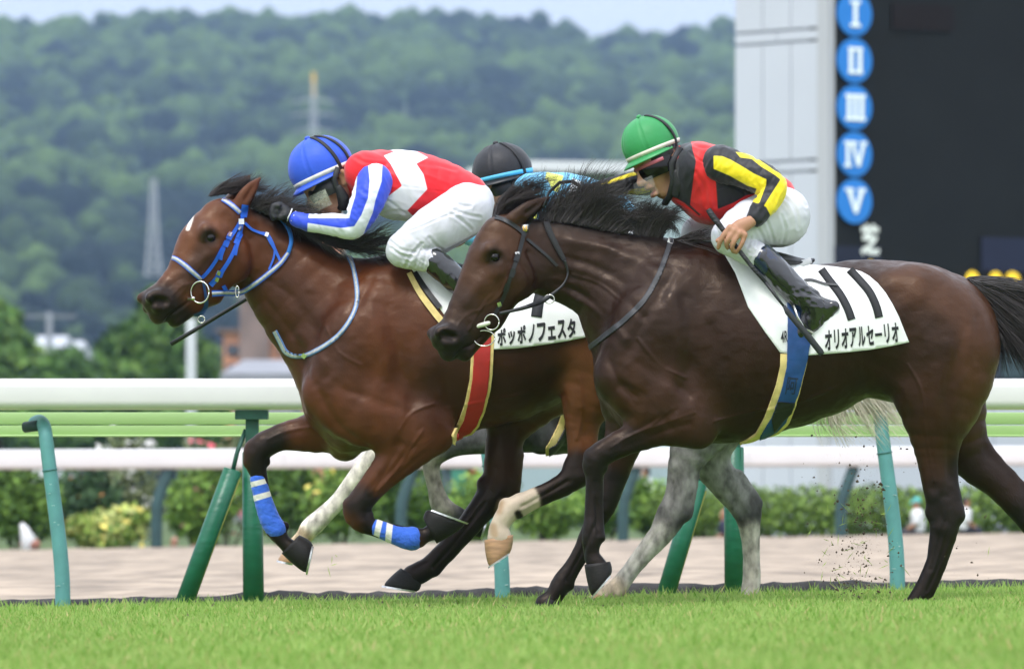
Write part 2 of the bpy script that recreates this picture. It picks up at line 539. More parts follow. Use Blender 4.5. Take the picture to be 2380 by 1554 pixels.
# ---- turf blades
def blades(n, y0, y1, hmin, hmax, seed, w=.0055):
    r = np.random.default_rng(seed)
    y = y0 + (y1 - y0) * r.random(n) ** .85; x = (r.random(n) * 2 - 1) * (y * .0755 + .25)
    cl = vnoise(np.stack([x, y, 0 * x], 1) / 1., .45, 5, 2)
    h = (hmin + (hmax - hmin) * r.random(n) ** 1.6) * (1 + .35 * cl)
    a = r.random(n) * 6.28; lean = r.normal(0, .38, n) * h; ln2 = r.normal(.1, .3, n) * h
    ww = w * (.6 + .8 * r.random(n))
    bx, by = np.cos(a) * ww, np.sin(a) * ww * .4
    z = gz(x, y) - .008
    P0 = np.stack([x - bx, y - by, z], 1); P1 = np.stack([x + bx, y + by, z], 1)
    P2 = np.stack([x + bx * .8 + lean * .45, y + by + ln2 * .4, z + h * .6], 1); P3 = np.stack([x - bx * .8 + lean * .45, y - by + ln2 * .4, z + h * .6], 1)
    P4 = np.stack([x + lean, y + ln2, z + h], 1)
    V = np.stack([P0, P1, P2, P3, P4], 1).reshape(-1, 3)
    b = np.arange(n)[:, None] * 5
    T = np.concatenate([b + [[0, 1, 2]], b + [[0, 2, 3]], b + [[3, 2, 4]]])
    base = np.array([.245, .400, .082]); yel = np.array([.42, .48, .15]); dk = np.array([.14, .30, .030]); dry = np.array([.50, .44, .18])
    t = r.random((n, 1)); c = base * (1 - t * .5) + yel * t * .5
    c = np.where(r.random((n, 1)) < .14, dk, c); c = np.where(r.random((n, 1)) < .05, dry, c)
    c = c * (1 + .16 * cl[:, None])
    return V, T, np.repeat(c, 5, 0)
M_BLADE = mat('grass_blade', (1, 1, 1), .55, attr='tint', spec=.3)
_nt = M_BLADE.node_tree; _p = _nt.nodes['Principled BSDF']
_tr = _nt.nodes.new('ShaderNodeBsdfTranslucent'); _mx = _nt.nodes.new('ShaderNodeMixShader'); _mx.inputs[0].default_value = .4
_at = [q for q in _nt.nodes if q.type == 'ATTRIBUTE'][0]
_nt.links.new(_at.outputs['Color'], _tr.inputs['Color']); _nt.links.new(_p.outputs[0], _mx.inputs[1]); _nt.links.new(_tr.outputs[0], _mx.inputs[2])
_nt.links.new(_mx.outputs[0], _nt.nodes['Material Output'].inputs[0])
parts_ = [blades(150000, 16.5, 27, .030, .075, 1, .0052), blades(200000, 26, 34.05, .018, .050, 2, .0040), blades(7000, 29, 34.1, .04, .085, 3, .0035)]
off_ = 0; VV, TT, CC = [], [], []
for v_, t_, c_ in parts_:
    VV.append(v_); TT.append(t_ + off_); CC.append(c_); off_ += len(v_)
add('grass', mk_mesh('grass', np.concatenate(VV), np.concatenate(TT), True, {'tint': np.concatenate(CC)}), M_BLADE, kind='stuff', label='short green turf of the racecourse', cat='grass')

# ------------------------------------------------------------------ near running rail
M_RAIL = mat('rail_white', (.69, .67, .675), .35, noise=.03, nscale=5, spec=.5)
M_TEAL = mat('post_teal', (.10, .29, .29), .55, noise=.10, nscale=14, bump=.1, bscale=60, bdist=.003)
M_DGREEN = mat('post_green_pad', (.012, .125, .070), .38, noise=.12, nscale=9, bump=.35, bscale=16, bdist=.01, stretch=(1, 1, 3))
M_DSTEEL = mat('post_green_steel', (.014, .075, .052), .5, noise=.2, nscale=20)
M_LIME = mat('board_lime', (.36, .53, .22), .5, noise=.03, nscale=3)
M_LIME_EDGE = mat('board_lime_edge', (.44, .62, .27), .45)
YR = 33.9
rail, gr = empty('running_rail', (0, YR, 0), 'white running rail on teal and green posts along the turf', 'rail'), np.array([0, YR, 0.])
def rbox(mb, x0, x1, yc, zc, wy, hz, r, n=6):
    """long beam along x with rounded edges"""
    prof = []
    for cx_, cz_, a0 in ((wy / 2 - r, hz / 2 - r, 0), (-wy / 2 + r, hz / 2 - r, 90), (-wy / 2 + r, -hz / 2 + r, 180), (wy / 2 - r, -hz / 2 + r, 270)):
        for k in range(n + 1):
            a = math.radians(a0 + 90 * k / n); prof.append((cx_ + r * math.cos(a), cz_ + r * math.sin(a)))
    m_ = len(prof); v = [(x, yc + p, zc + q) for x in (x0, x1) for p, q in prof]
    return mb.raw(v, [(k, (k + 1) % m_, m_ + (k + 1) % m_, m_ + k) for k in range(m_)] + [tuple(range(m_))[::-1], tuple(range(m_, 2 * m_))])
def on_rail(px, py, d=0.): v = at(px, py, YR); return (v.x, d, v.z)
zt, zb = at(0, 880, YR).z, at(0, 952, YR).z
x_ = -9.0
for x1 in (-6.3, -3.5, -.62, 2.2, 5.0, 9.0):                       # rail lengths butt together
    auto_smooth(rbox(MB(), x_, x1 - .004, 0, (zt + zb) / 2, .19, zt - zb, .045).build('rail', M_RAIL, rail)); x_ = x1
for a, b in ((956, 984.5), (986.5, 1010)):
    auto_smooth(rbox(MB(), -9.2, 9.2, .34, (at(0, a, YR).z + at(0, b, YR).z) / 2, .02, at(0, a, YR).z - at(0, b, YR).z, .004, 2).build('board', M_LIME, rail))
rbox(MB(), -9.2, 9.2, .33, at(0, 1011, YR).z, .05, .010, .004, 2).build('board_edge', M_LIME_EDGE, rail)
M_SCUFF = mat('scuff_white', (.62, .72, .72), .6)
for bx, by in ((146, 1412), (1168, 1400), (2086, 1372), (-820, 1432), (3060, 1352)):
    path = [(bx, by + 10), (bx - 1, by - 60), (bx - 6, by - 130), (bx - 16, by - 215), (bx - 26, by - 290), (bx - 34, by - 350), (bx - 40, by - 400), (bx - 46, by - 424), (bx - 58, by - 434), (bx - 72, by - 430)]
    dd = [0, 0, 0, 0, 0, 0, .01, .05, .12, .20]
    P3_ = catmull(np.array([on_rail(p[0], p[1], q) for p, q in zip(path, dd)]), 3)
    po = MB().tube([tuple(p) for p in P3_], [.038 - .004 * min(1, i / 20) for i in range(len(P3_))], n=20, side=(0, 1, 0)).build('post', M_TEAL, rail)
    MB().tube([on_rail(bx - 30, by - 318, 0), on_rail(bx - 30.6, by - 322, 0)], .0385, n=20).build('collar', mat('post_joint', (.05, .17, .17), .6), po)
    MB().tube([on_rail(bx - 58, by - 424, .06), on_rail(bx - 92, by - 420, .10)], .027, n=12).build('clamp', mat('clamp_black', (.02, .05, .05), .6), po)
    r5 = np.random.default_rng(abs(bx))
    for q in range(8):
        yy = by - 30 - r5.random() * 260; t_ = (by - yy)
        xc = np.interp(t_, [0, 60, 130, 215, 290], [bx, bx - 1, bx - 6, bx - 16, bx - 26]) + r5.uniform(-11, 11)
        ln = r5.uniform(2, 6)
        MB().tube([on_rail(xc - ln, yy, -.0335), on_rail(xc + ln, yy - r5.uniform(-1, 2), -.0335)], [.001, .004], n=6, flat=.4).build('scuff', M_SCUFF, po)
for vx, vb, vt, sx, sb, tx, ty in ((587, 1408, 1050, 424, 1414, 541, 1092), (1707, 1384, 1040, 1546, 1386, 1624, 1118), (-533, 1430, 1060, -696, 1436, -579, 1102), (2827, 1364, 1030, 2666, 1366, 2744, 1098)):
    MB().tube([on_rail(vx + 2, vb, .02), on_rail(vx, (vb + vt) / 2, .02), on_rail(vx - 1, vt, .02), on_rail(vx - 1, vt - 2, .02)], [.052, .051, .049, .040], n=20).build('padded_post', M_DGREEN, rail)
    m_ = MB(); a, b = on_rail(vx - 16, 966, .02), on_rail(vx + 14, vt + 30, .02); m_.box(a[0], b[0], -.02, .06, b[2], a[2])
    m_.box(on_rail(vx - 40, 0)[0], on_rail(vx + 36, 0)[0], -.05, .11, on_rail(0, 974)[2], on_rail(0, 953)[2]); m_.build('bracket', M_DSTEEL, rail, False)
    br = MB().tube([on_rail(sx, sb, -.02), on_rail((sx + tx) / 2, (sb + ty) / 2, -.02), on_rail(tx, ty, -.02), on_rail(tx + .6, ty - 2, -.02)], [.046, .046, .045, .030], n=20, side=(0, 1, 0)).build('padded_brace', M_DGREEN, rail)
    MB().tube([on_rail(tx, ty + 4, -.02), on_rail(tx + 10, ty - 40, -.01), on_rail(tx + 30, ty - 94, .01)], .011, n=8).build('rod', M_DSTEEL, br)
    MB().tube([on_rail(sx + 20, sb - 4, -.035), on_rail(tx + 16, ty + 22, -.03)], .006, n=6).build('seam', mat('seam_yellow', (.20, .22, .04), .6), br)

# ------------------------------------------------------------------ far dirt rail
YF = 76.0
far = empty('dirt_track_rail', (0, YF, 0), 'low white rail with dark bent posts on the far side of the sand', 'rail')
def on_far(px, py, d=0.): v = at(px, py, YF); return (v.x, d, v.z)
a, b = on_far(-1500, 1053), on_far(3900, 1032)
x_ = a[0]
for k in range(5):
    x1 = a[0] + (b[0] - a[0]) * (k + 1) / 5
    mb = MB(); rbox(mb, x_, x1 - .004, 0, 0, .14, .215, .05); zz_ = lambda x: on_far(0, 1068)[2] + (x - on_far(0, 0)[0]) * .0035
    mb.v = [(v[0], v[1], v[2] + zz_(v[0])) for v in mb.v]; auto_smooth(mb.build('rail', M_RAIL, far)); x_ = x1
for px in (-1240, -700, -160, 372, 940, 1456, 1962, 2480, 3000, 3520):
    P3_ = catmull(np.array([on_far(px - 8, 1280 - px * .012), on_far(px - 8, 1220), on_far(px - 6, 1170), on_far(px + 8, 1125, .02), on_far(px + 24, 1084, .05)]), 4)
    MB().tube([tuple(p) for p in P3_], .064, n=12).build('post', mat('post_far', (.022, .065, .068), .6, noise=.15, nscale=8), far)

# ------------------------------------------------------------------ plants
def leaf_mat(name): 
    m = mat(name, (1, 1, 1), .6, attr='tint', spec=.25)
    return m
M_LEAF = leaf_mat('leaf')
def leaves(clumps, n, size, cols, seed, shell=.55):
    """clumps: (x, y, z, rx, ry, rz); returns leaf quads spread through the clumps"""
    r = np.random.default_rng(seed); cl = np.array(clumps, float)
    wgt = cl[:, 3] * cl[:, 5]; idx = r.choice(len(cl), n, p=wgt / wgt.sum())
    d = r.normal(size=(n, 3)); d /= np.linalg.norm(d, axis=1)[:, None]
    rad = shell + (1 - shell) * r.random((n, 1)) ** .6
    lump = 1 + .22 * vnoise(d * 2.2 + idx[:, None] * 7.7, 1.0, seed % 11, 2)[:, None]
    c = cl[idx, :3] + d * cl[idx, 3:6] * rad * lump
    a = r.normal(size=(n, 3)); a /= np.linalg.norm(a, axis=1)[:, None]; b = np.cross(a, d + r.normal(0, .4, (n, 3))); b /= np.linalg.norm(b, axis=1)[:, None] + 1e-9
    s = size * (.6 + .8 * r.random((n, 1)))
    V = np.stack([c - a * s, c + b * s * .55, c + a * s, c - b * s * .55], 1).reshape(-1, 3)
    F = np.arange(n * 4).reshape(n, 4)
    cols = np.array(cols); ci = cols[r.integers(0, len(cols), n)] * (.75 + .5 * r.random((n, 1))); tone = (.9 + .25 * vnoise(c, max(.3, size * 9), 3, 2))[:, None]
    return V, F, np.repeat(np.clip(ci * tone, 0, 1), 4, 0)
def shrub(px, py_base, Y, wpx, hpx, cols, label, name='shrub', cat='shrub', n=1400, size=.05, group='shrubs beyond the sand track', flowers=None, seed=0, stems=True):
    b = at(px, py_base, Y); s = Y / FPX; w, h = wpx * s, hpx * s
    r = np.random.default_rng(seed + 50)
    cl = [(0, 0, h * .45, w * .42, w * .4, h * .42)] + [(r.uniform(-.4, .4) * w, r.uniform(-.3, .3) * w, h * r.uniform(.25, .75), w * r.uniform(.16, .3), w * .25, h * r.uniform(.16, .3)) for _ in range(7)]
    root = empty(name, b, label, cat, group)
    V, F, c = leaves(cl, n, size, cols, seed, .35); add('foliage', mk_mesh('foliage', V, F, False, {'tint': c}), M_LEAF, root)
    if flowers:
        fc = np.array([q[:3] for q in cl]); V, F, c = leaves([(q[0], q[1] - .05, q[2], q[3] * 1.08, q[4] * 1.05, q[5] * 1.08) for q in cl], flowers[1], flowers[2], [flowers[0]], seed + 9, .9)
        add('flowers', mk_mesh('flowers', V, F, False, {'tint': c}), M_LEAF, root, kind='stuff')
    if stems:
        m_ = MB()
        for q in cl[:5]: m_.tube([(q[0] * .2, q[1] * .2, -.06), (q[0] * .7, q[1] * .7, q[2] * .5), (q[0], q[1], q[2])], [.02, .014, .006], n=5)
        m_.build('stem', mat('bark', (.07, .05, .035), .9), root)
    return root
G1 = [(.11, .21, .03), (.16, .28, .045), (.075, .15, .03)]
G2 = [(.15, .27, .04), (.23, .36, .06), (.10, .19, .03)]
GD = [(.05, .10, .035), (.075, .14, .05), (.035, .08, .03)]
GY = [(.42, .48, .12), (.55, .58, .20), (.24, .34, .06), (.16, .28, .05)]
GO = [(.16, .19, .08), (.22, .25, .12), (.10, .14, .05)]
PK, RD, WH, YL, OR_ = (.75, .30, .34), (.70, .10, .16), (.78, .76, .74), (.80, .66, .15), (.72, .34, .12)
shrub(40, 1282, 79, 170, 270, G1, 'tall green shrub left of the bent teal post', seed=1, n=2600)
shrub(200, 1280, 84, 150, 280, GD, 'dark green bush between the bent teal post and the pale flowers', seed=2, n=2000, flowers=(OR_, 25, .05))
shrub(255, 1284, 79, 190, 120, GY, 'low yellow-green flowering clump at the sand edge', seed=3, n=2200, size=.055, flowers=(YL, 60, .05))
shrub(300, 1278, 86, 200, 300, GO, 'grey-green shrub with white blooms behind the yellow clump', seed=4, n=2000, flowers=(WH, 160, .06))
shrub(455, 1276, 80, 190, 250, G2, 'leafy green shrub between the leaning and upright green pads', seed=5, n=2400, flowers=(PK, 24, .07))
shrub(520, 1272, 88, 190, 290, GO, 'tall olive shrub with pink blooms above the far rail', seed=6, n=1800, flowers=(RD, 40, .07))
shrub(660, 1270, 81, 190, 240, G1, 'green shrub behind the blue bandaged leading foreleg', seed=7, n=2200, flowers=(PK, 16, .06))
shrub(800, 1268, 80, 200, 250, G2, 'green shrub behind the pale foreleg of the grey', seed=8, n=2200, flowers=(YL, 20, .06))
shrub(960, 1266, 82, 210, 250, G1, 'green shrub behind the bent foreleg of the bright bay', seed=9, n=2200)
shrub(1110, 1262, 80, 180, 190, G2, 'green shrub behind the reaching hind leg of the bay', seed=10, n=2000)
shrub(1265, 1258, 79, 190, 120, G2, 'bright green low shrub behind the white sock', seed=11, n=2400)
shrub(1400, 1256, 80, 190, 180, G1, 'green shrub behind the dark horse forelegs', seed=12, n=2000)
shrub(1530, 1254, 81, 190, 165, G2, 'green shrub just left of the clipped hedge', seed=13, n=2000)
# clipped hedge
hb = at(1980, 1248, 80.5); s_ = 80.5 / FPX
hedge = empty('hedge', hb, 'clipped green hedge in front of the pale scoreboard wall', 'hedge')
V, F, c = leaves([(x, 0, .28 + .02 * math.sin(x * 9), .42, .42, .34) for x in np.linspace(-2.0, 3.2, 15)], 16000, .035, [(.16, .26, .045), (.22, .33, .06), (.11, .19, .04)], 20, .55)
add('foliage', mk_mesh('foliage', V, F, False, {'tint': c}), M_LEAF, hedge)
m_ = MB()
for x in np.linspace(-2.0, 3.2, 22): m_.tube([(x, 0, -.1), (x + .05, .02, .3), (x, -.04, .5)], [.02, .015, .006], n=5)
m_.build('stem', mat('bark', (.07, .05, .035), .9), hedge)

# ------------------------------------------------------------------ trees
def tree(px, py_base, Y, wpx, hpx, cols, label, seed, n=5200, size=.30, name='broadleaf_tree', group='trees beyond the racecourse'):
    b = at(px, py_base, Y); b.z = -.25; s = Y / FPX; w = wpx * s; top = at(px, py_base - hpx, Y).z; h = top - b.z
    r = np.random.default_rng(seed + 200); root = empty(name, b, label, 'tree', group)
    cl = []
    for k in range(16):
        t = r.random(); zc = h * (.42 + .5 * t); rr_ = w * (.16 + .12 * r.random()) * (1.15 - .5 * t); a = r.random() * 6.28; q = w * .33 * (1.05 - t * .8) * r.random() ** .5
        cl.append((math.cos(a) * q, math.sin(a) * q, zc, rr_, rr_, rr_ * .8))
    cl.append((0, 0, h * .88, w * .2, w * .2, h * .12)); cl.append((0, 0, h * .62, w * .36, w * .34, h * .28))
    V, F, c = leaves(cl, n, size, cols, seed, .45); add('crown', mk_mesh('crown', V, F, False, {'tint': c}), M_LEAF, root)
    m_ = MB(); m_.tube([(0, 0, -.3), (.1, 0, h * .3), (0, .1, h * .6), (0, 0, h * .85)], [w * .035, w * .028, w * .018, w * .006], n=8)
    for q in cl[:7]: m_.tube([(0, 0, h * .35), (q[0] * .5, q[1] * .5, (q[2] + h * .35) / 2), (q[0], q[1], q[2])], [w * .014, w * .01, w * .004], n=6)
    m_.build('trunk', mat('bark', (.07, .05, .035), .9), root)
    return root
T1B = [(.085, .175, .028), (.13, .23, .04), (.055, .12, .022)]
T1 = [(.060, .135, .020), (.095, .19, .030), (.04, .095, .018)]
T2 = [(.11, .21, .035), (.17, .28, .05), (.07, .15, .025)]
T3 = [(.03, .075, .022), (.05, .11, .03), (.025, .06, .02)]
tree(-10, 1150, 230, 320, 455, T2, 'bright green tree at the far left edge above the rail', 1)
tree(150, 1150, 225, 300, 345, T1, 'low dark tree below the white roofs', 2, n=4200)
tree(375, 1150, 210, 310, 485, T1B, 'large rounded green tree behind the muzzle of the bay', 3, n=7000)
tree(280, 1150, 240, 240, 385, T1, 'dark green tree left of the large rounded one', 4)
tree(475, 1150, 215, 120, 360, T2, 'small yellow-green tree beside the grey pole', 5, n=3000)
tree(60, 1150, 300, 260, 330, T3, 'dark tree behind the bright one at the left edge', 6)
tree(860, 1150, 260, 300, 420, T3, 'tree hidden between the necks of the horses', 7)
# ------------------------------------------------------------------ poles, houses
p0, p1 = at(444, 740, 140), at(444, 1150, 140)
m_ = MB().tube([(0, 0, -.3), (0, 0, p0.z)], [.115, .095], n=12); root = empty('utility_pole', (p0.x, 140, 0), 'plain grey concrete pole right of the large rounded tree', 'pole', 'poles')
m_.build('shaft', mat('concrete_pole', (.42, .45, .45), .8, noise=.1, nscale=3), root)
p0 = at(115, 725, 260); root = empty('utility_pole', (p0.x, 260, 0), 'thin dark utility pole with crossarms over the white roofs', 'pole', 'poles')
MB().tube([(0, 0, -.3), (0, 0, p0.z)], [.16, .12], n=10).build('shaft', mat('pole_dark', (.18, .2, .22), .8), root)
for dz in (.1, 1.3): MB().box(-1.0, 1.0, -.06, .06, p0.z - dz - .12, p0.z - dz).build('crossarm', mat('pole_dark', (.18, .2, .22), .8), root, False)

def house(px0, px1, py_eave, py_ridge, Y, wall, roof, label, depth=9., hip=.0, windows=(), gname='house', slab=None):
    a, b = at(px0, py_eave, Y), at(px1, py_eave, Y); zr = at(0, py_ridge, Y).z; ze = a.z; w = b.x - a.x
    root = empty(gname, ((a.x + b.x) / 2, Y, 0), label, 'building', 'buildings behind the trees')
    MB().box(-w / 2, w / 2, 0, depth, -.3, ze).build('wall', wall, root, False)
    o = .35; hx = w * hip
    v = [(-w / 2 - o, -o, ze), (w / 2 + o, -o, ze), (w / 2 + o, depth + o, ze), (-w / 2 - o, depth + o, ze), (-w / 2 - o + hx, depth / 2, zr), (w / 2 + o - hx, depth / 2, zr)]
    v += [(x, y, z - .25) for x, y, z in v[:4]]
    MB().raw(v, [(0, 1, 5, 4), (1, 2, 5), (2, 3, 4, 5), (3, 0, 4), (6, 7, 1, 0), (7, 8, 2, 1), (8, 9, 3, 2), (9, 6, 0, 3), (9, 8, 7, 6)]).build('roof', roof, root, False)
    for (u0, u1, q0, q1) in windows:
        wd = MB().box(-w / 2 + u0 * w, -w / 2 + u1 * w, -.06, .05, q0 * ze, q1 * ze).build('window', mat('window_frame', (.55, .55, .55), .6), root, False)
        MB().box(-w / 2 + u0 * w + .12, -w / 2 + u1 * w - .12, -.075, .0, q0 * ze + .1, q1 * ze - .1).build('pane', mat('window_pane', (.05, .06, .075), .1, spec=.8), wd, False)
    return root
W_WHITE = mat('render_white', (.72, .73, .76), .8); W_ORANGE = mat('brick_orange', (.58, .27, .15), .85, noise=.2, nscale=1.5); W_BROWN = mat('tile_brown', (.22, .155, .135), .8, noise=.3, nscale=.8); W_GREY = mat('roof_grey', (.23, .235, .26), .6, noise=.12, nscale=1)
house(58, 128, 806, 776, 280, W_WHITE, mat('roof_white', (.45, .47, .50), .6), 'small house with white roof left of the thin pole', 7, 0, [(.2, .4, .5, .8)])
house(120, 172, 812, 788, 285, W_WHITE, mat('roof_white', (.45, .47, .50), .6), 'lower house with white roof right of the thin pole', 6, .1, [(.3, .6, .5, .8)])
house(545, 680, 868, 828, 180, mat('wall_grey', (.30, .30, .32), .85), W_GREY, 'house with wide grey hip roof under the brick building', 9, .28, [(.3, .5, .3, .7)])
bx0, bx1 = at(490, 0, 330).x, at(760, 0, 330).x
root = empty('apartment_building', (bx0, 330, 0), 'orange brick apartment building with brown stair tower behind the bay neck', 'building', 'buildings behind the trees')
zz = lambda py: at(0, py, 330).z
MB().box(.6, bx1 - bx0, 0, 12, -.3, zz(770)).build('wall', W_ORANGE, root, False)
MB().box(.2, bx1 - bx0 + .3, -.3, 12.3, zz(770), zz(764)).build('roof', W_BROWN, root, False)
MB().box(1.4, 2.8, -.9, 4, -.3, zz(690)).build('stair_tower', W_BROWN, root, False)
MB().box(2.8, bx1 - bx0 - .3, .5, 11, zz(763), zz(715)).build('upper_storey', W_BROWN, root, False)
MB().box(1.2, 3.0, -1.1, 4.2, zz(690), zz(682)).build('tower_roof', W_GREY, root, False)
for i in range(4):
    for q in ((800, 826), (846, 872)):
        wd = MB().box(.75 + i * 1.25, 1.35 + i * 1.25, -.08, .06, zz(q[1]), zz(q[0])).build('window', mat('window_brown', (.05, .05, .06), .4), root, False)
        MB().box(.8 + i * 1.25, 1.3 + i * 1.25, -.1, 0, zz(q[1] - 3), zz(q[0] + 3)).build('pane', mat('window_pane', (.05, .06, .075), .1), wd, False)
house(640, 790, 520, 484, 520, W_ORANGE, mat('roof_tan', (.50, .27, .16), .8, noise=.1, nscale=1), 'tan roofed building on the slope beyond the blue jockey arms', 10, .12, [(.2, .35, .8, .92), (.5, .65, .8, .92)])

# long low stand with white parapet and green fascia
Ys = 150.; root = empty('track_building', (at(1390, 0, Ys).x, Ys, 0), 'long building with white parapet and green fascia behind the riders', 'building', 'buildings behind the trees')
def blk(px0, px1, py0, py1, d0, d1, nm, m): a, b = at(px0, py0, Ys), at(px1, py1, Ys); xo = at(1390, 0, Ys).x; return MB().box(a.x - xo, b.x - xo, d0, d1, b.z, a.z).build(nm, m, root, False)
blk(1100, 1700, 405, 1150, .4, 14, 'wall', mat('wall_teal_grey', (.33, .42, .44), .8, noise=.04, nscale=1))
a, b, c_ = at(1085, 392, Ys), at(1240, 373, Ys), at(1705, 381, Ys); xo = at(1390, 0, Ys).x; th = 24 * Ys / FPX
MB().raw([(a.x - xo, 0, a.z - th), (b.x - xo, 0, b.z - th), (c_.x - xo, 0, c_.z - th), (c_.x - xo, 0, c_.z), (b.x - xo, 0, b.z), (a.x - xo, 0, a.z)] + [(a.x - xo, 14, a.z - th), (b.x - xo, 14, b.z - th), (c_.x - xo, 14, c_.z - th), (c_.x - xo, 14, c_.z), (b.x - xo, 14, b.z), (a.x - xo, 14, a.z)],
         [(0, 1, 4, 5), (1, 2, 3, 4), (11, 10, 7, 6), (10, 9, 8, 7), (5, 4, 10, 11), (4, 3, 9, 10), (0, 6, 7, 1), (1, 7, 8, 2), (0, 5, 11, 6), (2, 8, 9, 3)]).build('parapet', mat('parapet_white', (.66, .68, .70), .6), root, False)
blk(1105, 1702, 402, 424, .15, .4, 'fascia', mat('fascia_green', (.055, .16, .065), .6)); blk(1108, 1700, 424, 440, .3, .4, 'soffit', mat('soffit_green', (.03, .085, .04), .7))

# ------------------------------------------------------------------ scoreboard
YS = 97.0; sS = YS / FPX
cor = at(1932, 0, YS)
sb = empty('scoreboard', (cor.x, YS, 0), 'tall scoreboard tower with pale side wall and dark results screen', 'scoreboard')
def board_frame(yaw):
    """local x runs along the face, away from the near corner"""
    c, s = math.cos(math.radians(yaw)), math.sin(math.radians(yaw)); return c, s
def facebox(sgn, yaw, u0, u1, z0, z1, d0, d1, nm, m, par=sb):
    c, s = board_frame(yaw); v = []
    for u in (u0, u1):
        for d in (d0, d1):
            for z in (z0, z1): v.append((sgn * u * c + d * s * (1 if sgn < 0 else -1), u * s + d * c, z))
    return MB().raw(v, [(0, 1, 3, 2), (4, 6, 7, 5), (0, 4, 5, 1), (2, 3, 7, 6), (0, 2, 6, 4), (1, 5, 7, 3)]).build(nm, m, par, False)
zS = lambda py: at(0, py, YS).z
M_PANEL = mat('panel_pale', (.55, .575, .63), .45, noise=.03, nscale=.5); M_JOINT = mat('panel_joint', (.43, .455, .50), .6)
YAWL, YAWR = 48., 36.9
wl = (1932 - 1712) * sS / math.cos(math.radians(YAWL)) * .985
facebox(-1, YAWL, 0.05, wl + .02, -.3, zS(-260), .06, 7, 'side_wall', M_JOINT)
rows = [(-255, 60), (66, 88), (94, 366), (372, 392), (398, 640), (646, 900), (906, 1150)]
for k, (a, b) in enumerate(rows):
    n = 3 if (b - a) > 60 else 2
    for i in range(n):
        facebox(-1, YAWL, .24 + (wl - .24) * i / n + .010, .24 + (wl - .24) * (i + 1) / n - .010, zS(b), zS(a), .0, .07, 'panel', M_PANEL)
facebox(-1, YAWL, 0, .22, -.3, zS(-260), -.06, .07, 'corner_shade_post', mat('panel_shade', (.46, .47, .49), .6))  # darker column: the shading at the corner is put into its colour
M_SCREEN = mat('screen_black', (.008, .0095, .0095), .6, spec=.2, noise=.15, nscale=1.2)
W_ = 12.0
facebox(1, YAWR, .0, W_, zS(884), zS(-260), .02, .5, 'screen', M_SCREEN)
facebox(1, YAWR, .0, W_, -.3, zS(886), .04, .5, 'base_wall', mat('panel_joint2', (.50, .53, .60), .6))
for i in range(12): facebox(1, YAWR, i * 1.0 + .01, i * 1.0 + .985, zS(1135), zS(892), -.02, .05, 'wall_panel', M_PANEL)
cr, sr = math.cos(math.radians(YAWR)), math.sin(math.radians(YAWR))
def on_face(u, z, d): return (u * cr + d * sr, u * sr - d * cr, z)
M_DISC = mat('disc_blue', (.010, .17, .54), .5, emit=(.012, .17, .5, .18), noise=.1, nscale=40); M_NUM = mat('disc_white', (.72, .78, .75), .6, emit=(.7, .8, .75, .25))
def facequads(polys, d, nm, m, par):
    V, F = [], []
    for p in polys:
        b = len(V); V += [on_face(q[0], q[1], d) for q in p] + [on_face(q[0], q[1], d - .02) for q in p]; n = len(p)
        F += [tuple(range(b, b + n)), tuple(range(b + 2 * n - 1, b + n - 1, -1))] + [(b + i, b + n + i, b + n + (i + 1) % n, b + (i + 1) % n) for i in range(n)]
    return MB().raw(V, F).build(nm, m, par, False)
ud = (1985 - 1932) * sS / cr
R_ = 52 * sS
def glyph(ch):
    bar = lambda x0, x1, y0, y1: [(x0, y0), (x1, y0), (x1, y1), (x0, y1)]
    if ch == 'V': return [[(-.62, .62), (-.30, .62), (.12, -.68), (-.06, -.68)], [(.34, .62), (.62, .62), (.12, -.68), (-.06, -.68)], bar(-.74, -.16, .56, .72), bar(.20, .74, .56, .72)]
    if ch == 'IV': return [bar(-.66, -.46, -.66, .66), bar(-.80, -.30, .56, .72), bar(-.80, -.30, -.72, -.56), [(-.34, .62), (-.10, .62), (.32, -.68), (.14, -.68)], [(.50, .62), (.70, .62), (.32, -.68), (.14, -.68)], bar(-.26, .10, .56, .72), bar(.36, .84, .56, .72)]
    n = len(ch); w = {1: .36, 2: .50, 3: .72}[n]
    out = [bar(-w, w, .56, .74), bar(-w, w, -.74, -.56)]
    for i in range(n):
        c_ = 0 if n == 1 else -w * .66 + 1.32 * w * i / (n - 1); out.append(bar(c_ - .12, c_ + .12, -.6, .6))
    return out
for k, ch in enumerate(('I', 'II', 'III', 'IV', 'V')):
    zc = zS(30 + k * 109); a = [2 * math.pi * i / 40 for i in range(40)]
    ds = facequads([[(ud + R_ * math.cos(q), zc + R_ * math.sin(q)) for q in a]], .035, 'numeral_disc', M_DISC, sb)
    facequads([[(ud + R_ * .78 * x, zc + R_ * .80 * y) for x, y in p] for p in glyph(ch)], .06, 'numeral', M_NUM, ds)
def facetext(body, u, z, w, h, m, nm='lettering', bold=.03):
    for i, ch in enumerate(body):
        V, F = text_flat(ch, bold); k = w / len(body); W3 = [on_face(u + i * k + v[0] * k * .86, z + v[1] * h, .03) for v in V]
        add(nm, mk_mesh(nm, W3, F, False), m, sb)
SCORE_TEXT = True

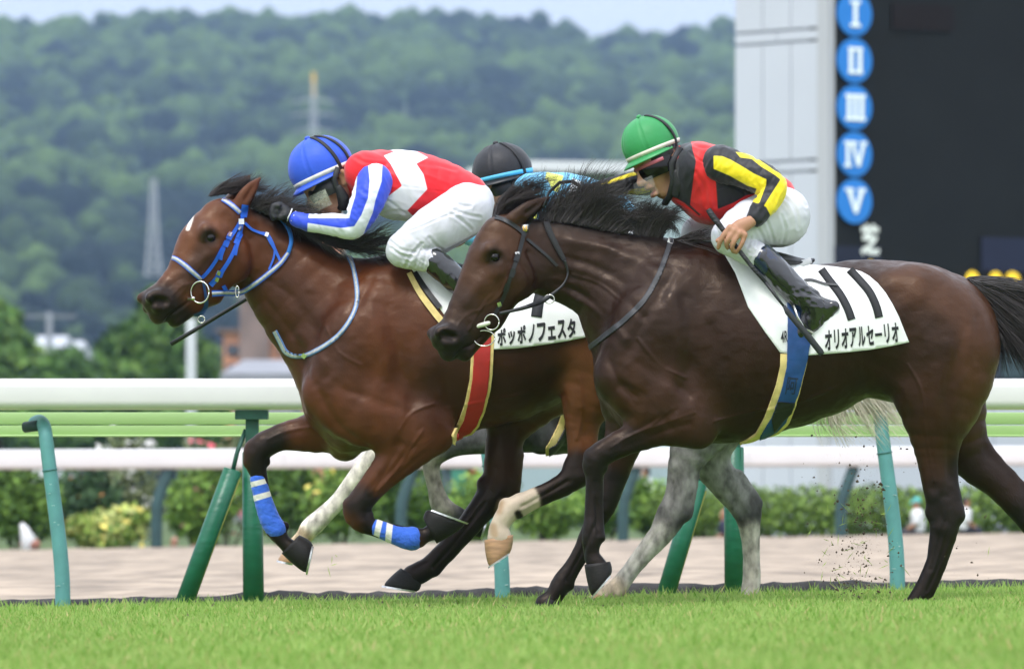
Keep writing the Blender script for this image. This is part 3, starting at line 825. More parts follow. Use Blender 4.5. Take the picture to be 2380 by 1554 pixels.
# ------------------------------------------------------------------ hills with forest
ridge_px = [-900, -300, 0, 200, 300, 430, 560, 640, 750, 900, 1100, 1230, 1330, 1500, 1700, 2100, 2600, 3300]
ridge_py = [100, 56, 50, 48, 42, 26, 28, 46, 18, 22, 26, 30, 66, 74, 66, 60, 80, 120]
def ridge_z(x, Y): return CAM_H + (HORIZON - np.interp(x * FPX / 2300. + CX, ridge_px, ridge_py)) * 2300. / FPX
def hill_z(x, y):
    t = np.clip((y - 700) / 1600., 0, 1.35); prof = np.where(t < 1, t ** 1.25, 1 - (t - 1) * .5)
    return -.4 + prof * (ridge_z(x, y) - 7) + 7 * np.sin(x / 50. + y / 130.) * np.clip(t, 0, 1) * np.clip(1.1 - t, 0, 1)
M_SOIL = mat('forest_floor', (.03, .05, .02), 1.)
grid_sheet('hill', np.linspace(-620, 620, 60), np.linspace(680, 2700, 50), hill_z, M_SOIL)
def ico():
    bm = bmesh.new(); bmesh.ops.create_icosphere(bm, subdivisions=1, radius=1); V = np.array([v.co[:] for v in bm.verts]); bm.verts.index_update(); F = np.array([[v.index for v in f.verts] for f in bm.faces]); bm.free(); return V, F
IV, IF = ico()
def crowns(name, pos, rad, cols, m, lab, seed):
    r = np.random.default_rng(seed); n = len(pos); keep = IV[:, 2] > -.55
    V = np.repeat(IV[None], n, 0); nz = vnoise(V.reshape(-1, 3) * 1.6 + np.repeat(r.random((n, 3)) * 50, len(IV), 0), 1., 3, 2).reshape(n, -1)
    V = V * (1 + .35 * nz[..., None]) * rad[:, None, None] * np.array([1, 1, .9]); V = V + pos[:, None, :]
    F = (IF[None] + (np.arange(n) * len(IV))[:, None, None]).reshape(-1, 3)
    c = np.repeat(cols, len(IV), 0)
    return add(name, mk_mesh(name, V.reshape(-1, 3), F, True, {'tint': c}), m, kind='stuff', label=lab, cat='forest')
M_CROWN = mat('forest_crown', (1, 1, 1), .9, attr='tint', noise=.55, nscale=.9, bump=1., bscale=1.2, bdist=1.2, spec=.1)
n = 14000; r = np.random.default_rng(12)
y = 740 + 1640 * r.random(n) ** .85; x = (r.random(n) * 2 - 1) * (y * .128 + 24) ; 
pos = np.stack([x, y, hill_z(x, y) + 2.0], 1)
big = vnoise(pos * np.array([1, .42, 1]), 46, 4, 3); rad = (2.9 + 4.4 * r.random(n) ** 1.9 + 1.3 * big) * (.55 + .45 * y / 2300); pos[:, 2] += 4.5 * big + r.normal(0, 1.9, n)
t = np.clip(.36 + 1.5 * big + .36 * r.normal(size=n), 0, 1)[:, None]
cols = np.array([.004, .011, .006]) * (1 - t) + np.array([.080, .132, .027]) * t  # low crowns near-black: shade of the hollows between crowns put into the tint
crowns('forest', pos, rad, cols, M_CROWN, 'wooded hillside of dense green trees behind the racecourse', 5)
# farther ridge
far_py = lambda x: np.interp(x * FPX / 4200. + CX, [-1500, -200, 0, 150, 300, 400, 500, 620, 700, 760, 1000, 1500, 1640, 1710, 2100, 3200], [40, 14, 6, 10, 24, 40, 46, 14, 10, 22, 40, 60, 46, 34, 40, 60])
grid_sheet('far_hill', np.linspace(-1100, 1100, 150), np.linspace(3600, 4800, 14), lambda x, y: (CAM_H + (HORIZON - far_py(x)) * 4200. / FPX) * np.clip(1 - np.abs(y - 4200) / 620., 0, 1) - 1, mat('far_forest', (.04, .065, .03), 1., noise=.4, nscale=.03))

def pylon(px, py_top, py_base, Y, wpx, label, tip=None, arms=()):
    t_, b_ = at(px, py_top, Y), at(px, py_base, Y); root = empty('lattice_pylon', (t_.x, Y, b_.z), label, 'pylon', 'power pylons on the hillside')
    H_ = t_.z - b_.z; w1 = wpx * Y / FPX / 2; w0 = w1 * .22; m_ = MB(); lev = 9
    P = lambda k, sx, sy: ((w1 + (w0 - w1) * (k / lev) ** .7) * sx, (w1 + (w0 - w1) * (k / lev) ** .7) * sy, H_ * k / lev)
    rr_ = .062 * Y / 700
    for sx, sy in ((-1, -1), (1, -1), (1, 1), (-1, 1)): m_.tube([P(k, sx, sy) for k in range(lev + 1)], rr_ * 1.3, n=5)
    for k in range(lev):
        for (a, b) in (((-1, -1), (1, -1)), ((1, -1), (1, 1)), ((1, 1), (-1, 1)), ((-1, 1), (-1, -1))):
            m_.tube([P(k, *a), P(k + 1, *b)], rr_ * .8, n=4); m_.tube([P(k, *b), P(k + 1, *a)], rr_ * .8, n=4); m_.tube([P(k, *a), P(k, *b)], rr_ * .8, n=4)
    m_.build('lattice', mat('galvanised', (.40, .42, .44), .6, noise=.1, nscale=1), root, False)
    for q in arms: MB().tube([(-q[1], 0, H_ * q[0]), (0, 0, H_ * q[0] + .5), (q[1], 0, H_ * q[0])], [rr_ * .6, rr_ * 1.6, rr_ * .6], n=5).build('crossarm', mat('galvanised', (.40, .42, .44), .6), root, False)
    if tip: MB().tube([(0, 0, H_ * tip), (0, 0, H_ + 1.5)], [w0 * 1.9, w0 * 1.5], n=8).build('tip', mat('pylon_yellow', (.78, .46, .05), .6), root, False)
    return root
pylon(357, 415, 640, 760, 38, 'pale grey lattice pylon standing low on the hillside, above the bay muzzle')
pylon(729, 192, 420, 1000, 26, 'lattice pylon with yellow top and crossarms above the blue helmet', tip=.86, arms=((.80, 3.4), (.66, 3.4), (.50, 2.9)))

# ------------------------------------------------------------------ the hazy summer air
hz = MB().box(-2600, 2600, -70, 5300, -2.0, 330).build('haze', None, None, False, kind='stuff', label='thin blue summer haze over the valley', cat='haze')
hm = bpy.data.materials.new('haze'); hm.use_nodes = True; nt = hm.node_tree; nt.nodes.clear()
pv = nt.nodes.new('ShaderNodeVolumePrincipled'); om = nt.nodes.new('ShaderNodeOutputMaterial')
pv.inputs['Color'].default_value = (.46, .67, 1.0, 1); pv.inputs['Density'].default_value = HAZE = 0.00016; pv.inputs['Anisotropy'].default_value = .0
nt.links.new(pv.outputs[0], om.inputs['Volume']); hz.data.materials.append(hm)
# ------------------------------------------------------------------ horses
def coat_mat(name, rough=.42, mott=.12, mscale=9., sheen=.0, spec=.3):
    m = mat(name, (1, 1, 1), rough, attr='coat', noise=mott, nscale=mscale, bump=.35, bscale=150., spec=spec, sheen=sheen, bdist=.003, stretch=(1, 1, .6))
    nt = m.node_tree; p = nt.nodes['Principled BSDF']
    n1 = nt.nodes.new('ShaderNodeTexNoise'); n1.inputs['Scale'].default_value = 22; n1.inputs['Detail'].default_value = 8; r1 = nt.nodes.new('ShaderNodeMapRange')
    r1.inputs[1].default_value, r1.inputs[2].default_value, r1.inputs[3].default_value, r1.inputs[4].default_value = .3, .7, rough - .12, rough + .16
    tc = nt.nodes.new('ShaderNodeTexCoord'); nt.links.new(tc.outputs['Object'], n1.inputs['Vector']); nt.links.new(n1.outputs[0], r1.inputs[0]); nt.links.new(r1.outputs[0], p.inputs['Roughness'])
    p.inputs['Specular Tint'].default_value = (1.0, .80, .66, 1)
    return m

HORN = mat('hoof_horn', (.014, .012, .011), .5, spec=.25, noise=.4, nscale=60, bump=.4, bscale=90, stretch=(1, 1, 5), bdist=.003)
HORN_PALE = mat('hoof_pale', (.40, .23, .12), .5, noise=.28, nscale=14, bump=.2, bscale=60, stretch=(1, 1, 5), bdist=.003)
SHOE = mat('shoe_metal', (.62, .62, .62), .35, metal=.85, noise=.25, nscale=70)
EYE = mat('eye_dark', (.006, .004, .004), .14, spec=.35)
HAIR_BLACK = mat('hair_black', (.020, .014, .012), .36, spec=.5, sheen=.1)
HAIR_PALE = mat('hair_pale', (.62, .56, .45), .5, noise=.15, nscale=30)
HOLE = mat('nostril_dark', (.010, .007, .006), .7)

def head_frame(xp, th, d0=0.):
    s, c, t = math.sin(th), math.cos(th), math.tan(th)
    f = lambda x, y, w=0.: (x - w * s, y, d0 + (x - xp) * t + w * c)
    f.img = lambda x, y, w=0., w0=None: f(x + (w if w0 is None else w0) * s, y, w)     # x as seen on the near side
    return f, (-s, 0, c)

def head_strokes(K, xp, th, d0):
    f, L = head_frame(xp, th, d0)
    S = []
    def st(pts, s=14, op='+', n=2):
        S.append(Stroke([(*f(q[0], q[1], q[2]), q[3], q[4]) for q in pts], s=s, op=op, L=L, n=n))
    a = K
    st([(*a['cran'][:2], 0, a['cran'][2], .64), (*a['eyes'][:2], 0, a['eyes'][2], .66), (*a['mid'][:2], 0, a['mid'][2], .56),
        (*a['mneck'][:2], 0, a['mneck'][2], .60), (*a['muz'][:2], 0, a['muz'][2], .72)], s=26)
    st([(*a['cheek'][:2], -30, a['cheek'][2], .44), ], s=14)
    st([(*a['cheek'][:2], 30, a['cheek'][2], .44), ], s=14)
    st([(*a['cheek'][:2], -20, a['cheek'][2] * .7, .5), (*a['jaw'][:2], -14, a['jaw'][2], .8)], s=14)
    st([(*a['nose'][:2], 0, a['nose'][2], .85)], s=14)
    st([(*a['lip'][:2], 0, a['lip'][2], 1.05)], s=9)
    st([(*a['jaw'][:2], 0, a['jaw'][2] * .9, .9), (*a['chin0'][:2], 0, a['chin0'][2], .95), (*a['chin'][:2], 0, a['chin'][2], 1.1)], s=7)
    ex, ey = a['eye']; nx, ny = a['nostril']
    ex -= 39 * math.sin(th); nx -= 28 * math.sin(th)
    for sg in (-1, 1):
        st([(ex - 6, ey - 15, sg * 43, 19, .8), (ex + 24, ey - 10, sg * 42, 14, .8)], s=22)               # brow
        st([(ex + 8, ey + 28, sg * 42, 11, .8), (ex - 26, ey + 62, sg * 35, 9, .8), (ex - 52, ey + 104, sg * 26, 8, .8)], s=24)   # cheek ridge
        st([(nx - 15, ny - 8, sg * 23, 11, .8), (nx + 4, ny - 15, sg * 27, 10, .8), (nx + 20, ny - 4, sg * 28, 10, .8), (nx + 18, ny + 10, sg * 27, 9, .8), (nx - 2, ny + 16, sg * 25, 9, .8)], s=16)
        st([(nx - 8, ny - 2, sg * 40, 12, 1.2), (nx + 11, ny + 2, sg * 41, 11, 1.2)], s=6, op='-')
        st([(ex, ey + 1, sg * 62, 15, 1.0)], s=9, op='-')
        st([(ex - 15, ey + 4, sg * 44, 4, 1), (ex - 3, ey - 10, sg * 48, 5, 1), (ex + 12, ey - 6, sg * 47, 4, 1), (ex + 17, ey + 2, sg * 44, 3, 1)], s=6)
        st([(ex - 15, ey + 5, sg * 44, 3, 1), (ex, ey + 12, sg * 45, 4, 1), (ex + 15, ey + 6, sg * 45, 3, 1)], s=6)
    return S, f, L

def ear(f, L, base, mid, tip, w, S, lat=-1):
    S.append(Stroke([(*f.img(*base, w), 18, .8), (*f.img(*mid, w + lat * 7), 21, .55), (*f.img((mid[0] + tip[0]) / 2, (mid[1] + tip[1]) / 2 - 2, w + lat * 7), 14, .5), (*f.img(*tip, w + lat * 2), 3, .8)], s=7, L=L, n=3))
    S.append(Stroke([(*f.img(mid[0] + 3, mid[1] + 4, w + lat * 20), 7.5, .8), (*f.img(mid[0] * .4 + tip[0] * .6, mid[1] * .4 + tip[1] * .6, w + lat * 15), 4, .8)], s=4, op='-', L=L))

def horse(name, place, S, h, base, paints, grooves, coat, label, ground_pt, detail=1.0, tone=1.0):
    V, F = grow(S, h, 1)
    Nn = vnormals(V, F)
    # muscle and vein relief
    off = np.zeros(len(V)); n1, n2 = vnoise(V, 55, 21, 1) * 5, .75 + .5 * vnoise(V, 40, 22, 1)
    for pl, wd, dp, side in grooves:
        pl = catmull(np.asarray(pl, float), 4)
        d = np.abs(pdist(V, pl) + (n1 if wd > 6 else 0))
        m = np.exp(-(d / (wd * (1.25 if wd > 5 else 1))) ** 2) * dp * (1.05 if wd > 5 else 1) * n2
        if side == 'near': m = m * np.clip(-Nn[:, 2] * 1.6 + .1, 0, 1)
        off -= m
    off += vnoise(V, 70, 3) * 2.2 * detail + vnoise(V, 26, 4) * 1.0 * detail + vnoise(V * np.array([.6, 1, 1]), 12, 6, 2) * .55 * detail
    V = V + Nn * off[:, None]
    col = np.tile(np.array(base, float), (len(V), 1))
    nz = vnoise(V, 60, 9)
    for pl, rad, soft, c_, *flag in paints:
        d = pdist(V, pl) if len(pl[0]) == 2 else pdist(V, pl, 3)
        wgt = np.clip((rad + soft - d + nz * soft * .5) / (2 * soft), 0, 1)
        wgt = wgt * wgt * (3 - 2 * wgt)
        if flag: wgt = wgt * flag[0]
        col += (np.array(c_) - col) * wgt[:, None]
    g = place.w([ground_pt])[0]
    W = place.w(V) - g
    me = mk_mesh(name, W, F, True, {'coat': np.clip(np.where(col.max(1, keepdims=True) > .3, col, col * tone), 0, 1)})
    o = add(name, me, coat, None, label, 'horse', loc=g)
    return o, V, F, Skin(V, F), g

def part(name, V, F, place, g, m, parent, smooth=True, **kw):
    me = mk_mesh(name, place.w(V) - g, F, smooth)
    return add(name, me, m, parent, **kw)

def hoof(place, g, parent, cf, cb, tf, tb, w, depth, horn, shoe=True):
    """hoof between the coronet (front cf, back cb) and the sole (toe tf, heel tb)"""
    cf, cb, tf, tb = [np.array(q, float) for q in (cf, cb, tf, tb)]
    V, F, n, R = [], [], 20, 8
    for i in range(R + 1):
        t = i / R
        a = cf + (tf - cf) * t; b = cb + (tb - cb) * t
        e = 1 - .10 * max(0, (t - .8) / .2) ** 2
        ww = w * (.88 + .16 * math.sin(t * 1.9)) * e
        c = (a + b) / 2; u = (a - b) / 2 * (1.0 + .07 * math.sin(t * 3.1)) * e
        for k in range(n):
            ph = 2 * math.pi * k / n
            x = c + u * math.cos(ph) * (1.0 if math.cos(ph) > 0 else .96)
            V.append((x[0], x[1], depth + ww * math.sin(ph)))
    for i in range(R):
        for k in range(n):
            F.append((i * n + k, i * n + (k + 1) % n, (i + 1) * n + (k + 1) % n, (i + 1) * n + k))
    V = np.array(V)
    cen = V[R * n:].mean(0) - np.append((tf + tb - cf - cb) / 2, 0) * .12
    V = np.vstack([V, cen, V[:n].mean(0)])
    for k in range(n):
        F.append((R * n + k, R * n + (k + 1) % n, len(V) - 2)); F.append(((k + 1) % n, k, len(V) - 1))
    o = part('hoof', V, F, place, g, horn, parent)
    if shoe:
        c = (tf + tb) / 2; u = (tf - tb) / 2; dn = (tf + tb - cf - cb) / 2; dn = dn / np.linalg.norm(dn)
        SV, SF, m = [], [], 18
        for k in range(m):
            ph = math.radians(-140 + 280 * k / (m - 1))
            for rr, dd in ((1.05, -1.5), (1.05, 3.0), (.74, 3.0), (.74, -1.5)):
                x = c + u * math.cos(ph) * rr + dn * dd
                SV.append((x[0], x[1], depth + w * 1.04 * math.sin(ph) * rr))
        for k in range(m - 1):
            for j in range(4):
                SF.append((k * 4 + j, k * 4 + (j + 1) % 4, k * 4 + 4 + (j + 1) % 4, k * 4 + 4 + j))
        SF += [(0, 1, 2, 3), tuple((m - 1) * 4 + q for q in (3, 2, 1, 0))]
        part('shoe', SV, SF, place, g, SHOE, o, False)
    return o

def eyeball(place, g, parent, c, r):
    mb = MB().ellipsoid((0, 0, 0), (1, 1, 1), 16, 10)
    V = np.array(mb.v) * np.array([r, r * .86, r]) + np.array(c)
    return part('eye', V, mb.f, place, g, EYE, parent)

# ---- the dark bay in front
PB = Place(29.3)
KB = dict(cran=(1172, 566, 66), eyes=(1154, 622, 78), mid=(1112, 706, 67), mneck=(1082, 753, 56), muz=(1058, 787, 47), cheek=(1184, 640, 62), jaw=(1140, 748, 24),
          nose=(1030, 784, 29), lip=(1044, 820, 22), chin0=(1104, 794, 20), chin=(1080, 824, 18), eye=(1147, 600), nostril=(1040, 784))
SB, fB, LB = head_strokes(KB, 1250, math.radians(24), -8)
ear(fB, LB, (1192, 512), (1222, 494), (1279, 459), -24, SB)
ear(fB, LB, (1186, 506), (1206, 490), (1256, 452), 26, SB, 1)
SB += [
    Stroke([(1215, 585, -14, 74, .5), (1287, 602, -8, 90, .44), (1372, 628, 0, 101, .52), (1448, 664, 0, 124, .54), (1510, 712, 0, 165, .56)], s=36),
    Stroke([(1535, 775, 0, 148, .74), (1620, 796, 0, 234, .60), (1750, 800, 0, 213, .71), (1880, 794, 0, 180, .84), (1985, 764, 0, 160, .92),
            (2085, 770, 0, 165, .88), (2165, 786, 0, 160, .86), (2205, 815, 0, 114, .95)], s=40),
    # quarters and near hind
    Stroke([(2120, 720, -88, 92, .62), (2190, 815, -88, 118, .58), (2182, 915, -84, 96, .66)], s=50),
    Stroke([(2190, 830, -74, 112, .7), (2176, 930, -78, 92, .7), (2167, 1040, -80, 49, .72), (2169, 1096, -80, 38, .72), (2180, 1152, -80, 36, .72),
            (2191, 1205, -80, 37, .66), (2181, 1268, -80, 28, .72), (2163, 1321, -80, 22, .8), (2136, 1378, -80, 23, .85), (2118, 1402, -80, 20, .9)], s=26, n=3),
    Stroke([(2226, 1198, -80, 12, .8), (2213, 1120, -80, 9, .8), (2205, 1020, -80, 16, .8)], s=20),
    # far hind
    Stroke([(2195, 830, 72, 112, .7), (2215, 950, 76, 84, .7), (2257, 1065, 78, 46, .72), (2321, 1120, 78, 37, .72), (2376, 1176, 78, 35, .7), (2430, 1260, 78, 24, .8), (2475, 1345, 78, 22, .85), (2500, 1372, 78, 21, .85)], s=26, n=3),
    Stroke([(2404, 1148, 78, 11, .8), (2340, 1085, 78, 9, .8), (2275, 1010, 78, 15, .8)], s=18),
    # shoulder, near fore
    Stroke([(1570, 665, -70, 52, .6), (1520, 760, -108, 92, .48), (1455, 868, -92, 62, .7)], s=46),
    Stroke([(1455, 875, -92, 62, .7), (1530, 930, -102, 78, .6), (1600, 968, -98, 62, .6)], s=40),
    Stroke([(1612, 985, -92, 50, .7), (1538, 984, -94, 52, .66), (1470, 1019, -94, 35, .72), (1420, 1042, -94, 31, .8), (1386, 1066, -94, 29, .86), (1381, 1108, -94, 21, .85),
            (1378, 1155, -94, 19, .8), (1376, 1208, -94, 21, .85), (1376, 1244, -94, 24, .85), (1374, 1284, -94, 18, .9), (1386, 1312, -94, 24, .9)], s=24, n=3),
    Stroke([(1628, 1012, -92, 24, .8)], s=22),
    # far fore
    Stroke([(1475, 920, 88, 84, .65), (1470, 970, 86, 62, .7), (1446, 1040, 84, 44, .75), (1426, 1110, 82, 34, .78), (1402, 1178, 80, 30, .85), (1376, 1226, 80, 21, .82), (1339, 1300, 80, 18, .82),
            (1309, 1350, 80, 23, .85), (1287, 1387, 80, 21, .9), (1268, 1404, 80, 24, .9)], s=26, n=3),
    Stroke([(1440, 890, 0, 52, 1.7), (1480, 960, 0, 44, 1.7)], s=44),
]
SB += [Stroke([(1371, 1058, -94, 13, .9), (1367, 1088, -94, 11, .9)], s=12), Stroke([(1404, 1090, -94, 8, .8)], s=8), Stroke([(1398, 1248, -94, 9, .9)], s=9), Stroke([(1394, 1120, -94, 7, .8), (1395, 1190, -94, 6, .8), (1397, 1240, -94, 7, .8)], s=5),
       Stroke([(1382, 1178, 80, 14, .9)], s=12), Stroke([(1326, 1362, 80, 10, .9)], s=9), Stroke([(1395, 1235, 80, 6, .8), (1357, 1305, 80, 6, .8), (1328, 1356, 80, 7, .8)], s=5),
       Stroke([(2162, 1190, -80, 15, .8)], s=14), Stroke([(2208, 1250, -80, 8, .8), (2186, 1318, -80, 7, .8), (2158, 1378, -80, 9, .8)], s=6), Stroke([(2185, 1228, -96, 12, .6)], s=12)]
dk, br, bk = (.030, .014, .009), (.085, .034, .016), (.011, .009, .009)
VEINB = lambda pl: (pl, 3.2, -2.6, 'near')
GB = [VEINB([(1140, 690), (1112, 730), (1090, 770)]), VEINB([(1118, 722), (1085, 735), (1065, 760)]), VEINB([(1610, 960), (1540, 985), (1470, 1010), (1420, 1040)]), VEINB([(1560, 950), (1510, 990), (1450, 1020)]), VEINB([(1660, 980), (1750, 955), (1850, 935), (1940, 900)]), VEINB([(1480, 790), (1530, 850), (1590, 880)]), VEINB([(2140, 980), (2150, 1040), (2165, 1120)]), VEINB([(1330, 640), (1390, 660), (1440, 700)]), VEINB([(2100, 850), (2130, 900), (2140, 960)]), VEINB([(1180, 650), (1160, 690), (1130, 712)]), ([(1384, 1120), (1388, 1200), (1388, 1240)], 5, 3.5, 'near'), ([(1384, 1215), (1350, 1290), (1318, 1350)], 5, 3.5, 'near'), ([(2196, 1235), (2176, 1310), (2150, 1370)], 5, 3.5, 'near'), ([(1330, 560), (1430, 590), (1520, 630)], 14, -4, 'near'), ([(1310, 600), (1380, 620), (1450, 660)], 10, 4.5, 'near'), ([(1560, 690), (1570, 800), (1550, 900)], 16, -4, 'near'), ([(2010, 640), (2060, 720), (2050, 800)], 18, -5, 'near'), ([(2130, 660), (2190, 740), (2200, 840)], 16, -4, 'near'), ([(1410, 820), (1430, 880), (1480, 940)], 10, 5, 'near'), ([(1228, 590), (1249, 640), (1240, 680), (1215, 712)], 5.5, 5, 'near'), ([(1290, 640), (1360, 650), (1440, 690), (1490, 740)], 9, 4, 'near'), ([(1300, 560), (1400, 575), (1500, 610)], 12, -4, 'near'), ([(1330, 690), (1400, 730), (1450, 790)], 9, -5, 'near'),
      ([(1290, 660), (1360, 690), (1420, 750)], 6, 4, 'near'), ([(1560, 640), (1500, 740), (1455, 830)], 11, 4.5, 'near'), ([(1590, 700), (1600, 820), (1590, 930)], 14, 5, 'near'),
      ([(1480, 850), (1540, 880), (1600, 920)], 9, 4, 'near'), ([(1440, 900), (1500, 930), (1560, 1000)], 9, 4, 'near'), ([(1650, 760), (1660, 900), (1640, 1000)], 16, 4.5, 'near'),
      ([(2080, 690), (2105, 780), (2090, 880)], 22, 6, 'near'), ([(2235, 760), (2200, 880), (2190, 960)], 12, 4, 'near'), ([(2050, 650), (2120, 690)], 20, -5, 'near'), ([(2265, 740), (2262, 850), (2235, 960)], 12, 4, 'near'),
      ([(1990, 800), (2060, 880), (2100, 960)], 18, 6, 'near'), ([(2150, 1020), (2160, 1130)], 8, 3, 'near'), ([(2195, 1010), (2200, 1150)], 8, 4, 'near'),
      ([(1600, 985), (1520, 1010), (1450, 1040)], 6, 3.5, 'near'), ([(1570, 955), (1480, 1000)], 6, 3, 'near'), ([(1378, 1120), (1392, 1240)], 4, 2, 'near'), ([(2190, 1210), (2160, 1320)], 5, 2.5, 'near'),
      ([(1160, 640), (1130, 690), (1095, 740)], 8, -3.5, 'near'), ([(1205, 600), (1235, 660), (1205, 700)], 6, 3, 'near'), ([(1148, 660), (1110, 730)], 9, 3.5, 'near'), ([(1118, 786), (1095, 806), (1078, 812), (1058, 836)], 3.2, 5, 'near'),
      ([(1130, 560), (1160, 575)], 8, 3, 'near'), ([(1180, 565), (1190, 590)], 10, 3, 'near')]
GB += [([(1760 + 42 * i, 700), (1772 + 42 * i, 800), (1765 + 42 * i, 900)], 10, 1.6, 'near') for i in range(5)]
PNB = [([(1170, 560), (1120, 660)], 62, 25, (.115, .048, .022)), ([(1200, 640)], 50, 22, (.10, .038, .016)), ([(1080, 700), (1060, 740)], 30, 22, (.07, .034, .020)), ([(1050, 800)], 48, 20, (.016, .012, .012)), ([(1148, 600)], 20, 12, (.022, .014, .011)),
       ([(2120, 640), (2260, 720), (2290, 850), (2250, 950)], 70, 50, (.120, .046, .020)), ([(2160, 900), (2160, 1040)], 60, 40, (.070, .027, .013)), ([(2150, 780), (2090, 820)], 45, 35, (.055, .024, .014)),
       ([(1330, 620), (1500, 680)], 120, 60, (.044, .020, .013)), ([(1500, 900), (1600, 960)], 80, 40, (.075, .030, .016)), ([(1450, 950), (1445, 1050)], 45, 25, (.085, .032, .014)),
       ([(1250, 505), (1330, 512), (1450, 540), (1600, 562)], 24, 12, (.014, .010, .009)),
       ([(1470, 1024, -94), (1386, 1066, -94), (1378, 1330, -94)], 36, 16, bk), ([(1530, 990, -94), (1450, 1035, -94)], 26, 16, (.030, .015, .011)),
       ([(1420, 1120, 80), (1376, 1226, 80), (1268, 1404, 80)], 42, 16, bk), ([(2178, 1170, -80), (2190, 1220, -80), (2118, 1402, -80)], 48, 26, bk), ([(2225, 1200, -80), (2212, 1080, -80)], 22, 14, bk),
       ([(2376, 1176, 78), (2500, 1372, 78)], 60, 22, bk), ([(2210, 1090, 78), (2321, 1120, 78)], 60, 30, (.035, .015, .010)), ([(1032, 780), (1048, 786)], 9, 5, (.006, .005, .005))]  # last entry paints the shade inside the nostril
COAT_B = coat_mat('coat_dark_bay', .40, .20, 11.)
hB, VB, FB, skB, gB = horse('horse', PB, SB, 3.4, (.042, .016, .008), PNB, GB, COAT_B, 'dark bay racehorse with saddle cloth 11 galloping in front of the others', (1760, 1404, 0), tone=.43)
hoof(PB, gB, hB, (1357, 1310), (1418, 1303), (1374, 1386), (1422, 1330), 25, -94, HORN)
hoof(PB, gB, hB, (1262, 1384), (1304, 1402), (1238, 1412), (1298, 1430), 25, 80, HORN)
hoof(PB, gB, hB, (2112, 1385), (2150, 1400), (2086, 1420), (2140, 1432), 25, -80, HORN)
hoof(PB, gB, hB, (2488, 1362), (2520, 1362), (2476, 1398), (2530, 1392), 25, 78, HORN)
eyeball(PB, gB, hB, fB.img(1148, 601, -41), 15)

# ---- the bay with the blue bridle
PA = Place(30.5)
KA = dict(cran=(520, 532, 68), eyes=(484, 584, 76), mid=(450, 656, 68), mneck=(416, 688, 57), muz=(393, 704, 46), cheek=(524, 604, 60), jaw=(492, 684, 26),
          nose=(368, 700, 29), lip=(375, 736, 22), chin0=(446, 716, 21), chin=(412, 746, 19), eye=(491, 556), nostril=(376, 704))
SA, fA, LA = head_strokes(KA, 600, math.radians(29), -8)
ear(fA, LA, (556, 482), (572, 462), (606, 415), -22, SA)
ear(fA, LA, (540, 470), (552, 452), (580, 408), 26, SA, 1)
SA += [
    Stroke([(556, 556, -16, 72, .5), (614, 588, -8, 90, .44), (674, 650, 0, 112, .52), (738, 714, 0, 134, .54), (806, 790, 0, 146, .58)], s=36),
    Stroke([(864, 884, 0, 158, .74), (932, 815, 0, 227, .60), (1050, 816, 0, 194, .74), (1160, 806, 0, 177, .85), (1262, 776, 0, 162, .92), (1350, 760, 0, 155, .92), (1430, 785, 0, 138, .9), (1462, 820, 0, 108, .95)], s=40),
    Stroke([(1370, 730, -84, 90, .62), (1430, 800, -84, 108, .6)], s=50),
    # near hind, trailing with the white sock
    Stroke([(1420, 820, -74, 106, .7), (1378, 905, -78, 74, .7), (1354, 963, -80, 44, .72), (1348, 1025, -80, 30, .74), (1350, 1085, -80, 37, .66), (1308, 1126, -80, 26, .75), (1246, 1153, -80, 21, .8),
            (1192, 1180, -80, 27, .82), (1163, 1218, -80, 22, .88), (1160, 1246, -80, 28, .85)], s=22, n=3),
    Stroke([(1388, 1098, -80, 14, .8), (1378, 1030, -80, 9, .8), (1378, 960, -80, 14, .8)], s=18),
    # far hind, reaching forward
    Stroke([(1340, 820, 72, 112, .7), (1225, 915, 74, 84, .7), (1178, 1000, 76, 48, .72), (1168, 1072, 76, 42, .72), (1156, 1132, 76, 40, .66), (1110, 1194, 76, 31, .74), (1058, 1256, 76, 26, .8),
            (1004, 1308, 76, 23, .8), (984, 1326, 76, 27, .84), (960, 1338, 76, 26, .88)], s=26, n=3),
    Stroke([(1197, 1140, 76, 12, .8), (1206, 1060, 76, 10, .8)], s=16), Stroke([(1010, 1332, 76, 8, .8)], s=10),
    # shoulder, near fore
    Stroke([(890, 700, -70, 52, .6), (842, 790, -108, 88, .48), (780, 905, -92, 60, .7)], s=46),
    Stroke([(782, 910, -92, 62, .7), (860, 960, -104, 82, .6), (960, 985, -100, 72, .6)], s=40),
    Stroke([(1000, 1000, -94, 55, .7), (960, 1030, -96, 56, .68), (915, 1078, -96, 43, .72), (868, 1130, -96, 32, .8), (834, 1176, -96, 30, .88), (840, 1208, -96, 27, .86), (872, 1226, -96, 19, .82),
            (920, 1242, -96, 20, .82), (962, 1250, -96, 25, .84), (990, 1243, -96, 17, .9), (1012, 1232, -96, 22, .9)], s=22, n=3),
    Stroke([(1022, 1022, -94, 26, .8)], s=22),
    # far fore, leading
    Stroke([(830, 945, 80, 84, .7), (800, 975, 78, 72, .7), (735, 1003, 76, 48, .7), (652, 1014, 74, 32, .75), (600, 1042, 74, 30, .86), (592, 1074, 74, 26, .86), (599, 1106, 74, 19, .82), (608, 1158, 74, 19, .8),
            (624, 1205, 74, 21, .82), (638, 1232, 74, 22, .84), (656, 1258, 74, 17, .9), (672, 1272, 74, 20, .9)], s=24, n=3),
    Stroke([(762, 950, 0, 50, 1.7), (806, 1006, 0, 44, 1.6)], s=40), Stroke([(800, 1040, 40, 30, 1.)], s=30),
]
